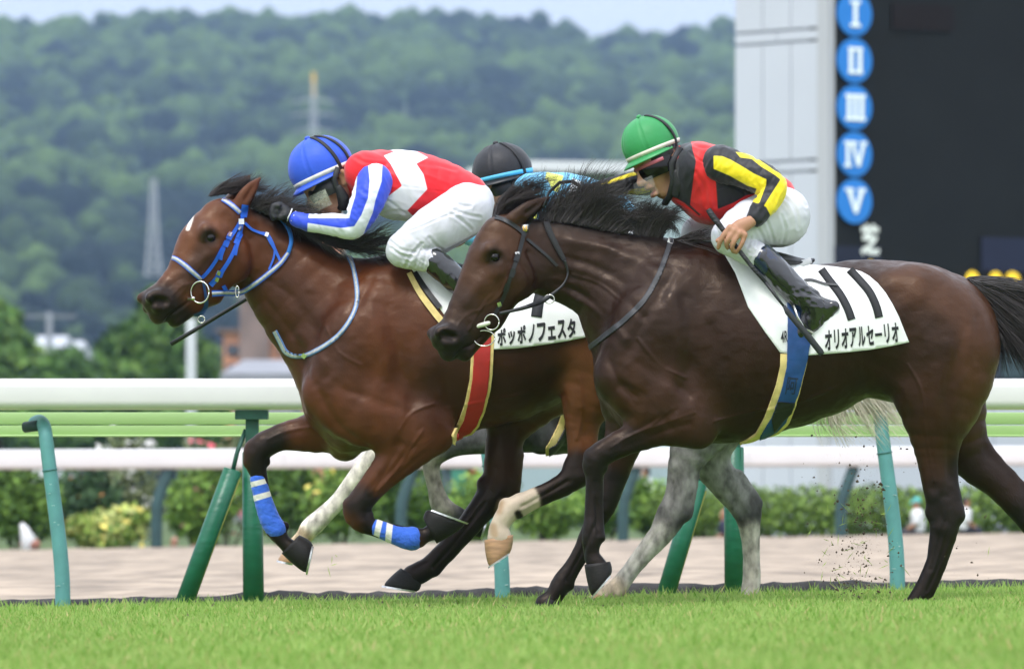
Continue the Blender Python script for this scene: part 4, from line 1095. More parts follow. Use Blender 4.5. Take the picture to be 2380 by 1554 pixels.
SA += [Stroke([(578, 1040, 74, 13, .9), (573, 1072, 74, 11, .9)], s=12), Stroke([(617, 1072, 74, 9, .8)], s=8), Stroke([(660, 1222, 74, 10, .9)], s=9),
       Stroke([(812, 1172, -96, 13, .9), (818, 1204, -96, 12, .9)], s=12), Stroke([(862, 1196, -96, 9, .8)], s=8), Stroke([(884, 1214, -96, 6, .8), (950, 1230, -96, 6, .8)], s=5),
       Stroke([(1122, 1122, 76, 14, .8)], s=14), Stroke([(1140, 1192, 76, 8, .8), (1074, 1262, 76, 8, .8), (1016, 1326, 76, 10, .8)], s=7), Stroke([(1324, 1080, -80, 13, .8)], s=12),
       Stroke([(1320, 1142, -80, 7, .8), (1256, 1170, -80, 7, .8), (1208, 1196, -80, 9, .8)], s=6), Stroke([(1172, 1170, -80, 12, .9)], s=10), Stroke([(1352, 1104, -96, 14, .6)], s=12)]
VEIN = lambda pl: (pl, 3.2, -2.6, 'near')
GA = [VEIN([(475, 640), (452, 668), (438, 700)]), VEIN([(455, 662), (430, 668), (408, 690)]), VEIN([(985, 1000), (950, 1050), (925, 1090), (880, 1140)]), VEIN([(1010, 940), (960, 960), (930, 1000)]), VEIN([(760, 760), (790, 820), (840, 850)]), VEIN([(1040, 950), (1120, 930), (1200, 920), (1270, 890)]), VEIN([(1345, 880), (1352, 960), (1340, 1020)]), VEIN([(520, 620), (500, 650), (470, 668)]), VEIN([(730, 990), (670, 1000), (620, 1020)]), ([(1318, 1118), (1250, 1158), (1214, 1176)], 5, 3.5, 'near'), ([(1126, 1170), (1066, 1250), (1008, 1318)], 5, 4, 'near'), ([(880, 1232), (950, 1244)], 5, 3, 'near'), ([(1360, 900), (1362, 1010)], 10, 4, 'near'), ([(1180, 990), (1185, 1100)], 9, 4, 'near'), ([(930, 1030), (900, 1090), (860, 1150)], 7, 4, 'near'), ([(860, 700), (900, 830), (900, 900)], 16, -4, 'near'), ([(690, 900), (730, 960), (790, 1010)], 12, -5, 'near'), ([(572, 545), (590, 590), (586, 640), (560, 674)], 5.5, 5, 'near'), ([(600, 640), (680, 690), (740, 770)], 9, 4, 'near'), ([(640, 560), (740, 620), (820, 690)], 12, -3, 'near'), ([(620, 700), (690, 790), (720, 880)], 8, 4, 'near'), ([(700, 780), (760, 850)], 10, -4, 'near'),
      ([(860, 660), (800, 780), (760, 880)], 11, 4.5, 'near'), ([(900, 720), (930, 850), (960, 930)], 14, 4, 'near'), ([(790, 900), (870, 930), (950, 960)], 9, 4, 'near'), ([(740, 900), (790, 990), (860, 1040)], 10, 5, 'near'),
      ([(1035, 880), (1045, 960), (1030, 1010)], 16, 5, 'near'), ([(960, 1040), (890, 1120)], 6, 3.5, 'near'), ([(990, 1050), (920, 1110)], 5, 3, 'near'), ([(1290, 880), (1310, 960)], 14, 5, 'near'),
      ([(485, 600), (455, 655), (425, 690)], 8, -3.5, 'near'), ([(585, 560), (590, 620), (560, 668)], 6, 3.5, 'near'), ([(475, 620), (445, 690)], 9, 3, 'near'), ([(452, 698), (425, 722), (404, 738), (386, 762)], 3.4, 5.5, 'near'),
      ([(470, 500), (500, 520)], 8, 3, 'near'), ([(530, 510), (535, 540)], 10, 3, 'near'), ([(400, 670), (430, 650)], 6, 2.5, 'near')]
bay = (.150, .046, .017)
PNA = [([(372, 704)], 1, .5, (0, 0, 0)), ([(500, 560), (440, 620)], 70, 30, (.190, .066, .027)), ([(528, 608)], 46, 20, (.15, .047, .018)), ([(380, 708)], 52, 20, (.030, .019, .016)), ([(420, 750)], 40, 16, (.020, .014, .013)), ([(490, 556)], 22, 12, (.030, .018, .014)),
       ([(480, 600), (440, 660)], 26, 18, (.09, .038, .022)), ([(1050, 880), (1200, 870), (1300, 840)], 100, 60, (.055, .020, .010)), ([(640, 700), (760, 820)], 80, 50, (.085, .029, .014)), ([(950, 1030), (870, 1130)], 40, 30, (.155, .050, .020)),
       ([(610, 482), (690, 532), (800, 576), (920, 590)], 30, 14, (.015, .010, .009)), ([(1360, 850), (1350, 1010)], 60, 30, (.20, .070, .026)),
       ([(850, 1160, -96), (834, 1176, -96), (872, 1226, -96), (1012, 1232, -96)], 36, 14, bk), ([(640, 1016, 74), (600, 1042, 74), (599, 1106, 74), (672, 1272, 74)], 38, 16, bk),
       ([(1158, 1120, 76), (1110, 1194, 76), (960, 1338, 76)], 52, 22, bk), ([(1180, 990, 76), (1165, 1080, 76)], 56, 26, (.055, .022, .012)), ([(1128, 1000, 76), (1126, 1080, 76)], 14, 12, (.14, .045, .018)),  # far hind gaskin: shadow on its inner face painted into the coat
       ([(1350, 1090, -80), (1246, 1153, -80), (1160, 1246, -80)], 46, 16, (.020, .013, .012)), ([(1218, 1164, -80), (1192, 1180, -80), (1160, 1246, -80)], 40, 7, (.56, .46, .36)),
       ([(450, 506), (447, 520), (442, 536)], 4.2, 2.2, (.74, .68, .62)), ([(392, 612), (364, 650)], 3.5, 2, (.6, .5, .45)), ([(1166, 1168), (1160, 1186)], 9, 7, (.40, .28, .18)), ([(1146, 1222), (1150, 1240)], 8, 6, (.42, .30, .19)), ([(1208, 1200), (1204, 1192)], 8, 4, (.03, .022, .018)), ([(1238, 1158), (1250, 1154)], 4, 2, (.5, .42, .34)), ([(363, 702), (380, 707)], 9, 5, (.006, .005, .005))]  # last stroke darkens the nostril hollow, its shade painted in near-black
COAT_A = coat_mat('coat_bay', .40, .20, 11.)
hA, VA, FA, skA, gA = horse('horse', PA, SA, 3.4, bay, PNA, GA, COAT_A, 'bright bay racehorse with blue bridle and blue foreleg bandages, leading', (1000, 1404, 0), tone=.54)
hoof(PA, gA, hA, (652, 1286), (694, 1242), (710, 1334), (726, 1262), 24, 74, HORN)
hoof(PA, gA, hA, (1016, 1262), (984, 1202), (1086, 1216), (994, 1182), 24, -96, HORN)
hoof(PA, gA, hA, (930, 1320), (981, 1348), (888, 1362), (972, 1376), 25, 76, HORN)
hoof(PA, gA, hA, (1126, 1254), (1194, 1241), (1136, 1316), (1188, 1282), 25, -80, HORN_PALE)
eyeball(PA, gA, hA, fA.img(492, 557, -41), 15)

# ---- the grey on the rails
PC = Place(31.7)
KC = dict(cran=(818, 705, 60), eyes=(780, 715, 60), mid=(735, 735, 48), mneck=(700, 752, 40), muz=(672, 758, 34), cheek=(800, 750, 50), jaw=(760, 780, 20), nose=(653, 750, 25), lip=(662, 772, 16), chin0=(720, 782, 17), chin=(676, 784, 16), eye=(782, 705), nostril=(656, 752))
SC, fC, LC = head_strokes(KC, 830, math.radians(8), 0)
SC += [
    Stroke([(830, 715, 0, 62, .6), (920, 745, 0, 82, .52), (1020, 780, 0, 110, .54), (1120, 830, 0, 140, .58)], s=36),
    Stroke([(1228, 900, 0, 152, .74), (1330, 855, 0, 192, .72), (1450, 848, 0, 182, .8), (1570, 835, 0, 175, .88), (1690, 815, 0, 165, .92), (1780, 825, 0, 148, .9), (1830, 850, 0, 112, .95)], s=40),
    Stroke([(1200, 960, -92, 70, .7), (1262, 1020, -90, 36, .8)], s=34), Stroke([(1245, 1000, -84, 42, .7), (1150, 1018, -84, 36, .72), (1070, 1030, -84, 29, .78), (1014, 1052, -84, 28, .86), (1003, 1086, -84, 20, .85), (1012, 1130, -84, 19, .82), (1030, 1178, -84, 25, .85), (1066, 1196, -84, 19, .9), (1088, 1212, -84, 22, .9)], s=22, n=3),
    Stroke([(1120, 940, 78, 60, .7), (1010, 975, 78, 42, .72), (930, 1010, 78, 34, .75), (864, 1066, 78, 27, .85), (816, 1124, 78, 22, .8), (782, 1165, 78, 20, .8), (748, 1200, 78, 22, .84), (722, 1224, 78, 24, .86), (700, 1252, 78, 20, .9), (680, 1276, 78, 22, .9)], s=22, n=3),
    Stroke([(1730, 880, -76, 105, .7), (1640, 985, -80, 72, .7), (1588, 1080, -82, 38, .74), (1576, 1150, -82, 33, .74), (1560, 1194, -82, 35, .68), (1534, 1240, -82, 28, .76), (1490, 1292, -82, 22, .8), (1450, 1343, -82, 21, .82), (1428, 1370, -82, 24, .86), (1400, 1386, -82, 21, .9)], s=24, n=3),
    Stroke([(1596, 1196, -82, 12, .8), (1612, 1110, -82, 9, .8)], s=14),
    Stroke([(1730, 890, 76, 105, .7), (1660, 1000, 78, 66, .7), (1656, 1075, 78, 44, .72), (1695, 1130, 78, 37, .74), (1736, 1180, 78, 34, .7), (1745, 1226, 78, 25, .78), (1749, 1290, 78, 21, .82), (1750, 1350, 78, 22, .84), (1742, 1385, 78, 21, .9)], s=24, n=3),
    Stroke([(1764, 1168, 78, 11, .8), (1722, 1100, 78, 9, .8)], s=14),
]
gdk, gmd, glt = (.060, .062, .064), (.19, .19, .185), (.56, .52, .46)
PNC = [([(1740, 950), (1600, 1050)], 80, 40, gmd), ([(1588, 1080, -82), (1576, 1170, -82)], 50, 22, (.23, .225, .215)), ([(1592, 1190, -82), (1570, 1220, -82)], 22, 12, (.05, .05, .05)), ([(1534, 1240, -82), (1450, 1343, -82)], 34, 20, (.42, .40, .36)), ([(1428, 1370, -82), (1395, 1386, -82)], 34, 14, (.50, .40, .29)),
       ([(1656, 1075, 78), (1700, 1140, 78)], 60, 26, (.30, .295, .285)), ([(1756, 1170, 78), (1750, 1215, 78)], 22, 14, (.07, .07, .07)), ([(1745, 1240, 78), (1750, 1370, 78)], 34, 16, (.40, .37, .32)),
       ([(864, 1066, 78), (700, 1252, 78)], 50, 22, (.66, .61, .54)), ([(700, 1252, 78), (680, 1276, 78)], 30, 10, (.5, .38, .25)), ([(1010, 1075, -84), (1030, 1180, -84)], 34, 14, (.30, .28, .23)), ([(1150, 1018, -84), (1060, 1035, -84)], 40, 18, (.12, .122, .125)),
       ([(650, 752)], 26, 10, (.30, .30, .31)), ([(672, 784)], 20, 8, (.36, .31, .24))]
COAT_C = coat_mat('coat_grey', .6, .55, 26., .0, .2)
GC = [([(1560, 1100), (1550, 1200)], 6, 3, 'near'), ([(1530, 1230), (1450, 1340)], 4, 2.5, 'near'), ([(1700, 1150), (1740, 1210)], 7, 3, 'near'), ([(1748, 1230), (1748, 1360)], 4, 2.5, 'near')]
hC, VC, FC, skC, gC = horse('horse', PC, SC, 4.2, gdk, PNC, GC, COAT_C, 'grey racehorse half hidden behind the bay and the dark horse', (1500, 1396, 0), tone=.8)
hoof(PC, gC, hC, (660, 1278), (690, 1292), (642, 1303), (682, 1312), 24, 78, HORN_PALE)
hoof(PC, gC, hC, (1082, 1232), (1106, 1194), (1118, 1250), (1130, 1212), 22, -84, HORN)
hoof(PC, gC, hC, (1382, 1376), (1420, 1394), (1350, 1398), (1412, 1414), 25, -82, HORN_PALE)
hoof(PC, gC, hC, (1722, 1382), (1768, 1382), (1712, 1412), (1776, 1412), 25, 78, HORN_PALE)
# ------------------------------------------------------------------ riders and tack
from mathutils.geometry import delaunay_2d_cdt

def conv(x0, y0, sc):
    """points read off an enlarged detail of the survey"""
    return lambda pts: [(x0 + p[0] * sc, y0 + p[1] * sc) for p in pts]
c2 = conv(610.1, 290.5, .24307)
c3 = conv(958.7, 348.6, .33652)
c4 = conv(1365.5, 244.0, .26174)
c5 = conv(1568.8, 552.0, .31786)
c6 = conv(522.9, 871.6, .35523)
c7 = conv(1162.1, 871.6, .37387)
c1 = conv(290.5, 348.6, .33661)

SKINC = (.40, .205, .125)
M_SKIN = mat('skin', SKINC, .5, attr='coat', bump=.15, bscale=180, spec=.35, bdist=.002)
M_WHITE = mat('breeches_white', (.63, .63, .68), .62, noise=.05, nscale=12, bump=.14, bscale=22, bdist=.01, spec=.25)
M_BOOT = mat('boot_patent', (.008, .008, .010), .16, spec=.6, coat=.6, bump=.25, bscale=30, bdist=.01)
M_BOOT_TOP = mat('boot_top_navy', (.010, .018, .050), .18, spec=.6, coat=.5)
M_BLACK = mat('black_leather', (.010, .010, .011), .45, bump=.2, bscale=120, bdist=.002)
M_STRAP = mat('black_strap', (.012, .012, .014), .6)
M_GLOVE = mat('glove_black', (.014, .014, .016), .6, bump=.4, bscale=120, bdist=.004)
M_STEEL = mat('bit_steel', (.68, .66, .62), .25, metal=1.0)
M_BLUE_WEB = mat('blue_webbing', (.012, .10, .55), .5, bump=.3, bscale=260, bdist=.002)
M_SILVER_WEB = mat('silver_webbing', (.42, .43, .44), .45, noise=.2, nscale=90)
M_CLOTH = mat('saddle_cloth_white', (.80, .80, .80), .7, noise=.07, nscale=6, bump=.4, bscale=300, bdist=.002)
M_INK = mat('cloth_print_black', (.014, .014, .017), .7)
M_FOAM = mat('girth_foam_yellow', (.72, .56, .22), .8, noise=.15, nscale=30)
M_GIRTH_BLUE = mat('girth_blue', (.010, .060, .22), .55, bump=.5, bscale=320, bdist=.002, noise=.15, nscale=20)
M_GIRTH_RED = mat('girth_red', (.42, .018, .016), .55, bump=.5, bscale=320, bdist=.002, noise=.1, nscale=20)
M_LENS = mat('goggle_lens_dark', (.005, .004, .004), .15, spec=.3)
M_CLEAR = mat('goggle_lens_clear', (.75, .78, .76), .12, alpha=.055, spec=.5)
M_MUDDY = mat('goggle_lens_muddy', (.50, .52, .40), .25, alpha=.28, noise=.5, nscale=90)
M_FRAME = mat('goggle_frame', (.012, .012, .012), .4)
M_PINK = mat('goggle_band_pink', (.42, .10, .14), .5)

def garment(name, S, P, g, m, parent, h=3.0, folds=(), attrs=None, relax=2, noise=.25, creases=()):
    V, F = grow(S, h, relax)
    Nn = vnormals(V, F)
    off = vnoise(V, 18, 5) * noise
    for ang, la, lb, amp, mask in folds:
        ca, sa = math.cos(math.radians(ang)), math.sin(math.radians(ang))
        q = np.stack([(V[:, 0] * ca + V[:, 1] * sa) / la, (-V[:, 0] * sa + V[:, 1] * ca) / lb, V[:, 2] / ((la + lb) / 2)], 1)
        w = 1. if mask is None else np.clip(1.3 - pdist(V, mask[0]) / mask[1], 0, 1)
        n = vnoise(q, 1.0, int(ang) % 17 + 3, 2)
        off += amp * (1 - np.abs(n) * 2.2) * w
    for pl, wd, dp in creases:
        d = pdist(V, catmull(np.asarray(pl, float), 4)); off += (-dp * np.exp(-(d / wd) ** 2) + dp * .6 * np.exp(-((d - 2.2 * wd) / wd) ** 2)) * np.clip(-Nn[:, 2] * 2, 0, 1)
    V = V + Nn * off[:, None]
    at_ = {k: (polysd(V, p) if callable(p) is False else p(V)) for k, p in (attrs or {}).items()}
    me = mk_mesh(name, P.w(V) - g, F, True, at_)
    o = add(name, me, m, parent)
    return o, V, F

def fist(wrist, knuck, curl, depth_step, r=6.5, palm=15, thumb=(0, 8)):
    """closed hand: palm from wrist to knuckles, four fingers of unequal length curling on, thumb off the side"""
    w, k, c = [np.array(q, float) for q in (wrist, knuck, curl)]
    S = [Stroke([(*w, palm * .8, .8), (*(w * .4 + k * .6), palm, .95), (*k, palm * .8, 1.1)], s=8)]
    d = (k - w) / np.linalg.norm(k - w)
    for i, ln in enumerate((.95, 1.08, 1.0, .82)):
        o = np.array([0, 0, depth_step * (i - 1.5)])
        p1 = k + o; p2 = p1 + d * 10 * ln + (c - k) * .25; p3 = p1 + (c - k) * .85 * ln + d * 4; p4 = p1 + (c - k) * 1.05 * ln - d * 5
        S.append(Stroke([(*p1, r * 1.05), (*p2, r), (*p3, r * .92), (*p4, r * .8)], s=2.5, n=3))
    S.append(Stroke([(*(k * .55 + c * .45 - d * 3 + np.array([0, 0, -depth_step])), palm * .62), (*(k * .55 + c * .45 - d * 3 + np.array([0, 0, depth_step])), palm * .62)], s=5))
    t0 = w * .45 + k * .55 + np.array([thumb[0], thumb[1], -palm * .7]); t1 = t0 + (c - k) * .45 + d * 6; t2 = t1 + d * 14
    S.append(Stroke([(*t0, r * 1.25), (*t1, r * 1.1), (*t2, r * .85)], s=5, n=2))
    return S

class Head:
    def __init__(self, c, up, yaw, sc=1.0, z=0., skull=1.0, ear=(-32, -47)):
        self.k, self.e = skull, ear
        self.c = np.array([c[0], c[1], z], float); u = np.array([up[0], up[1], 0.], float); self.U = u / np.linalg.norm(u)
        f = np.array([self.U[1], -self.U[0], 0.]);  f = f if f[0] < 0 else -f
        l = np.array([0, 0, 1.]); y = math.radians(yaw)
        self.F = f * math.cos(y) - l * math.sin(y); self.L = l * math.cos(y) + f * math.sin(y); self.s = sc
    def p(self, f, u, l=0.): return tuple(self.c + self.s * (self.F * f + self.U * u + self.L * l))
    def strokes(self, mouth_open=0.):
        p, s, L = self.p, self.s, self.L
        q = lambda f, u, l, r, k=1.: (*p(f, u, l), r * s, k)
        S = [Stroke([q(-4, 4 * self.k - (1 - self.k) * 40, 0, 56 * self.k, .86), q(2, -22, 0, 50 * (.5 + .5 * self.k), .86)], s=14, L=L),
             Stroke([q(12, -34, 0, 42, .86), q(14, -66, 0, 33, .88), q(14, -86, 0, 22, 1.0)], s=14, L=L),
             Stroke([q(17, -100, 0, 12, 1.2)], s=12, L=L)]
        for sg in (-1, 1):
            S += [Stroke([q(-22, -52, sg * 34, 11), q(-16, -82, sg * 28, 10), q(14, -101, sg * 10, 9)], s=14, L=L),      # jaw
                  Stroke([q(30, -54, sg * 23, 11), q(18, -58, sg * 34, 9)], s=12, L=L),                                   # cheekbone
                  Stroke([q(42, -38, sg * 12, 6), q(34, -36, sg * 28, 6)], s=8, L=L),                                     # brow
                  Stroke([q(47, -46, sg * 17, 8)], s=6, op='-', L=L),                                                     # eye socket
                  Stroke([q(self.e[0] + 6, self.e[1] + 9, sg * 46, 5), q(self.e[0] - 2, self.e[1] + 13, sg * 53, 5), q(self.e[0] - 6, self.e[1] + 1, sg * 53, 5), q(self.e[0] + 1, self.e[1] - 13, sg * 48, 4.5), q(self.e[0] + 6, self.e[1] - 11, sg * 46, 4)], s=4, n=3, L=L)]   # ear rim
            S += [Stroke([q(self.e[0] + 2, self.e[1], sg * 46, 8, .6)], s=5, L=L)]
        S += [Stroke([q(42, -42, 0, 6), q(50, -60, 0, 7), q(55, -68, 0, 8)], s=7, L=L), Stroke([q(47, -70, -8, 5), q(47, -70, 8, 5)], s=5, L=L),
              Stroke([q(42, -82, -10, 5), q(46, -81, 0, 5.5), q(42, -82, 10, 5)], s=5, L=L),
              Stroke([q(38, -93 - mouth_open, -9, 5), q(41, -93 - mouth_open, 0, 5.5), q(38, -93 - mouth_open, 9, 5)], s=5, L=L),
              Stroke([q(49, -87 - mouth_open * .5, -9, 2.2 + mouth_open * .4), q(52, -87 - mouth_open * .5, 0, 2.6 + mouth_open * .5), q(49, -87 - mouth_open * .5, 9, 2.2 + mouth_open * .4)], s=3, op='-', L=L)]
        return S

def helmet(P, g, parent, H, R, rim, shell_c, band_c, brim_c, button_c, name, straps=True):
    """covered racing skull cap: shell with stitched panels, elastic band, peak, button"""
    rf, ru, rl = R
    def sp(lat, lon, e=0.):
        """lon 0 = forward; near side is at -90"""
        cl = math.cos(lat)
        f, l, u = (rf + e) * cl * math.cos(lon), (rl + e) * cl * math.sin(lon), (ru + e) * math.sin(lat)
        if f < 0: f *= 1.04
        return H.p(f / H.s, u / H.s, l / H.s)
    lat0 = math.asin(-rim / ru)
    V, F = [], []
    nlon, nlat = 96, 30
    for j in range(nlat + 1):
        lat = lat0 + (math.pi / 2 - lat0) * j / nlat
        for i in range(nlon):
            lon = 2 * math.pi * i / nlon
            dl = min(abs(((lon - math.pi / 6 + math.pi / 6) % (math.pi / 3)) - 0), math.pi / 3 - ((lon) % (math.pi / 3))) * math.cos(lat)
            e = -2.4 * math.exp(-(dl / .03) ** 2) + .9 * math.exp(-((dl - .08) / .035) ** 2) + .5 * math.sin(lat * 90) * math.exp(-((dl - .07) / .04) ** 2)
            V.append(sp(lat, lon, e))
    for j in range(nlat):
        for i in range(nlon):
            a, b = j * nlon + i, j * nlon + (i + 1) % nlon
            F.append((a, b, b + nlon, a + nlon))
    m_shell = mat(name + '_cover', shell_c, .5, spec=.3, sheen=.1, bump=.3, bscale=24, bdist=.008, noise=.07, nscale=9)
    hel = part('helmet', V, F, P, g, m_shell, parent)
    def strip(la0, la1, lon0, lon1, e, mm, nm, n=60, t=2.):
        VV, FF = [], []
        for i in range(n + 1):
            q = i / n; lon = lon0 + (lon1 - lon0) * q
            a0 = la0(q) if callable(la0) else la0; a1 = la1(q) if callable(la1) else la1
            VV += [sp(a0, lon, e - t), sp(a0, lon, e), sp(a1, lon, e), sp(a1, lon, e - t)]
        for i in range(n):
            for k in range(4): FF.append((i * 4 + k, i * 4 + (k + 1) % 4, i * 4 + 4 + (k + 1) % 4, i * 4 + 4 + k))
        return part(nm, VV, FF, P, g, mm, hel)
    strip(lat0 + .02, lat0 + .165, 0, 2 * math.pi, 2.0, mat(name + '_band', band_c, .6, noise=.12, nscale=30), 'band')
    # peak
    VV, FF, n = [], [], 36
    for i in range(n + 1):
        lon = math.radians(-112 + 224 * i / n); w = max(.10, math.cos(lon * .80)) ** .9
        o0 = np.array(sp(lat0 + .03, lon, .5)); d = (H.F * math.cos(lon) + H.L * math.sin(lon)) * H.s
        o1 = o0 + d * 17 * w - H.U * H.s * (8 + 5 * w)
        for q, e in ((o0, 0), (o1, 0), (o1, 1), (o0, 1)): VV.append(q - H.U * e * 2.4)
    for i in range(n):
        for k in range(4): FF.append((i * 4 + k, i * 4 + (k + 1) % 4, i * 4 + 4 + (k + 1) % 4, i * 4 + 4 + k))
    FF += [(0, 1, 2, 3), tuple(n * 4 + k for k in (3, 2, 1, 0))]
    part('peak', VV, FF, P, g, mat(name + '_peak', brim_c, .45), hel)
    mb = MB().ellipsoid((0, 0, 0), (1, 1, 1), 12, 8)
    part('button', [np.array(sp(math.pi / 2, 0, 1)) + (H.F * v[0] * 7 + H.L * v[1] * 7 + H.U * v[2] * 5) for v in mb.v], mb.f, P, g, mat(name + '_button', button_c, .5), hel)
    if straps:
        for lon_a, lon_b in straps:
            VV, FF, n = [], [], 30
            for i in range(n + 1):
                q = i / n; lat = lat0 - .12 + (1.25 - lat0 + .12) * q; lon = math.radians(lon_a + (lon_b - lon_a) * q)
                for dl in (-4.2, 4.2):
                    b_ = np.array(sp(lat, lon, 3.0)); t_ = np.array(sp(lat, lon + .02, 3.0)) - b_; t_ = t_ / (np.linalg.norm(t_) + 1e-9)
                    VV += [b_ + t_ * dl, np.array(sp(lat, lon, 1.0)) + t_ * dl]
            for i in range(n):
                a = i * 4
                FF += [(a, a + 2, a + 6, a + 4), (a + 1, a + 5, a + 7, a + 3), (a, a + 4, a + 5, a + 1), (a + 2, a + 3, a + 7, a + 6)]
            part('strap', VV, FF, P, g, M_STRAP, hel)
    return hel, sp

def goggles(P, g, parent, H, u0, u1, rf, rl, c0, mm, nm, a0=-95, a1=95, bulge=4., t=1.2, cut=0.):
    VV, FF, n, mrow = [], [], 30, 6
    for i in range(n + 1):
        a = math.radians(a0 + (a1 - a0) * i / n)
        for j in range(mrow + 1):
            q = j / mrow; u = u0 + (u1 - u0) * q
            if cut: u += cut * (math.cos(a) ** 8) * (1 - q) * 1.0
            e = bulge * math.sin(math.pi * q)
            VV.append(H.p(c0 + (rf + e) * math.cos(a), u, (rl + e) * math.sin(a)))
    k = mrow + 1
    for i in range(n):
        for j in range(mrow): FF.append((i * k + j, i * k + j + 1, (i + 1) * k + j + 1, (i + 1) * k + j))
    V = np.array(VV); F = np.array(FF); Nn = vnormals(V, F)
    V2 = np.vstack([V, V - Nn * t]); F2 = np.vstack([F, F[:, ::-1] + len(V)])
    return part(nm, V2, F2, P, g, mm, parent)

def tubepart(nm, pts, rad, P, g, mm, parent, n=10, flat=1.0):
    mb = MB().tube(pts, rad, n=n, flat=flat)
    return part(nm, mb.v, mb.f, P, g, mm, parent)

def ring(nm, c, rx, ry, r, P, g, mm, parent, tilt=0.):
    pts = [(c[0] + rx * math.cos(a), c[1] + ry * math.sin(a), c[2] + tilt * rx * math.cos(a)) for a in np.linspace(0, 2 * math.pi, 29)]
    return tubepart(nm, pts, r, P, g, mm, parent, n=8)

def strap(nm, path, width, skin, P, g, mm, parent, off=-2.5, thick=1.6, n=6, zs=None):
    V, F = ribbon(path, width, skin, off, thick, n, zs)
    return part(nm, V, F, P, g, mm, parent, False)

def both_sides(V, F):
    V = np.asarray(V); V2 = V.copy(); V2[:, 2] *= -1
    return np.vstack([V, V2]), list(F) + [tuple(i + len(V) for i in reversed(f)) for f in F]

def sheet(poly, skin, off=-4., step=7., wave=1.2, seed=0, thick=1.5):
    """a cloth lying over the near side of a body, outline given in the side view"""
    P = [Vector(p) for p in poly]; B = []
    for a, b in zip(P, P[1:] + P[:1]):
        n = max(1, int((b - a).length / step))
        B += [a.lerp(b, i / n) for i in range(n)]
    lo = np.min(poly, 0); hi = np.max(poly, 0); inner = []
    X, Y = np.meshgrid(np.arange(lo[0], hi[0], step), np.arange(lo[1], hi[1], step))
    Q = np.stack([X.ravel(), Y.ravel(), 0 * X.ravel()], 1); Q = Q[polysd(Q, [tuple(p) for p in P]) < -step * .5]
    pts = B + [Vector((q[0], q[1])) for q in Q]
    ed = [(i, (i + 1) % len(B)) for i in range(len(B))]
    v, e, f, *_ = delaunay_2d_cdt(pts, ed, [], 1, 1e-4)
    v = np.array([tuple(p) for p in v])
    z = np.array([skin.near(x, y, 0.) for x, y in v])
    F = np.array([t for t in f if len(t) == 3])
    V = np.column_stack([v, z])
    for _ in range(6):
        S = smooth_verts(V, F, .6); V[:, 2] = np.minimum(S[:, 2], V[:, 2] + 1.0) * .6 + S[:, 2] * .4
    V[:, 2] += off + wave * vnoise(np.column_stack([v / 1.0, 0 * z]), 60, seed, 2)
    W = V.copy(); W[:, 2] += thick
    # front faces must look to the camera (-depth)
    a = V[F[:, 1]] - V[F[:, 0]]; b = V[F[:, 2]] - V[F[:, 0]]; flip = np.cross(a, b)[:, 2] > 0
    F[flip] = F[flip][:, ::-1]
    nb = len(V)
    faces = [tuple(map(int, t)) for t in F] + [tuple(int(i) + nb for i in t[::-1]) for t in F]
    cnt = {}
    for t in F:
        for i in range(3): cnt[(t[i], t[(i + 1) % 3])] = 1
    for (a_, b_) in cnt:
        if (b_, a_) not in cnt: faces.append((int(b_), int(a_), int(a_) + nb, int(b_) + nb))
    return np.vstack([V, W]), faces, Skin(V, F)

_tm = {}
def text_flat(body, bold=0.0):
    """outline lettering as a flat mesh in the unit box"""
    key = (body, bold)
    if key in _tm: return _tm[key]
    cu = bpy.data.curves.new('lettering', 'FONT'); cu.body = body; cu.fill_mode = 'FRONT'; cu.offset = bold; cu.resolution_u = 3
    ob = bpy.data.objects.new('lettering', cu); C.objects.link(ob)
    dg = bpy.context.evaluated_depsgraph_get(); me = bpy.data.meshes.new_from_object(ob.evaluated_get(dg))
    bpy.data.objects.remove(ob); bpy.data.curves.remove(cu)
    bm = bmesh.new(); bm.from_mesh(me); bmesh.ops.triangulate(bm, faces=bm.faces[:])
    for _ in range(2):
        ln = [e for e in bm.edges if e.calc_length() > .22]
        if ln: bmesh.ops.subdivide_edges(bm, edges=ln, cuts=1); bmesh.ops.triangulate(bm, faces=[f for f in bm.faces if len(f.verts) > 3])
    V = np.array([v.co[:2] for v in bm.verts]); bm.verts.index_update(); F = [tuple(v.index for v in f.verts) for f in bm.faces]
    bm.free(); bpy.data.meshes.remove(me)
    lo, hi = V.min(0), V.max(0); V = (V - lo) / (hi - lo)
    _tm[key] = (V, F)
    return V, F

def print_on(body, quad, skin, P, g, mm, parent, bold=.02, off=-1.6, fit=.86, boxes=None):
    """one part per letter; quad: lower left, lower right, upper right, upper left in the side view"""
    q = [np.array(p, float) for p in quad]
    for i, ch in enumerate(body):
        V, F = text_flat(ch, bold); n = len(body)
        x0, x1, y0, y1 = (boxes or {}).get(ch, (0, 1, 0, 1))
        u = (i + (1 - fit) / 2 + fit * (x0 + V[:, :1] * (x1 - x0))) / n; v = y0 + V[:, 1:] * (y1 - y0)
        X = q[0] * (1 - u) * (1 - v) + q[1] * u * (1 - v) + q[2] * u * v + q[3] * (1 - u) * v
        z = np.array([skin.near(x, y, 0.) for x, y in X]) + off
        Fa = np.array(F); W = np.column_stack([X, z])
        a = W[Fa[:, 1]] - W[Fa[:, 0]]; b = W[Fa[:, 2]] - W[Fa[:, 0]]; fl = np.cross(a, b)[:, 2] > 0; Fa[fl] = Fa[fl][:, ::-1]
        part('letter', W, Fa, P, g, mm, parent, False)

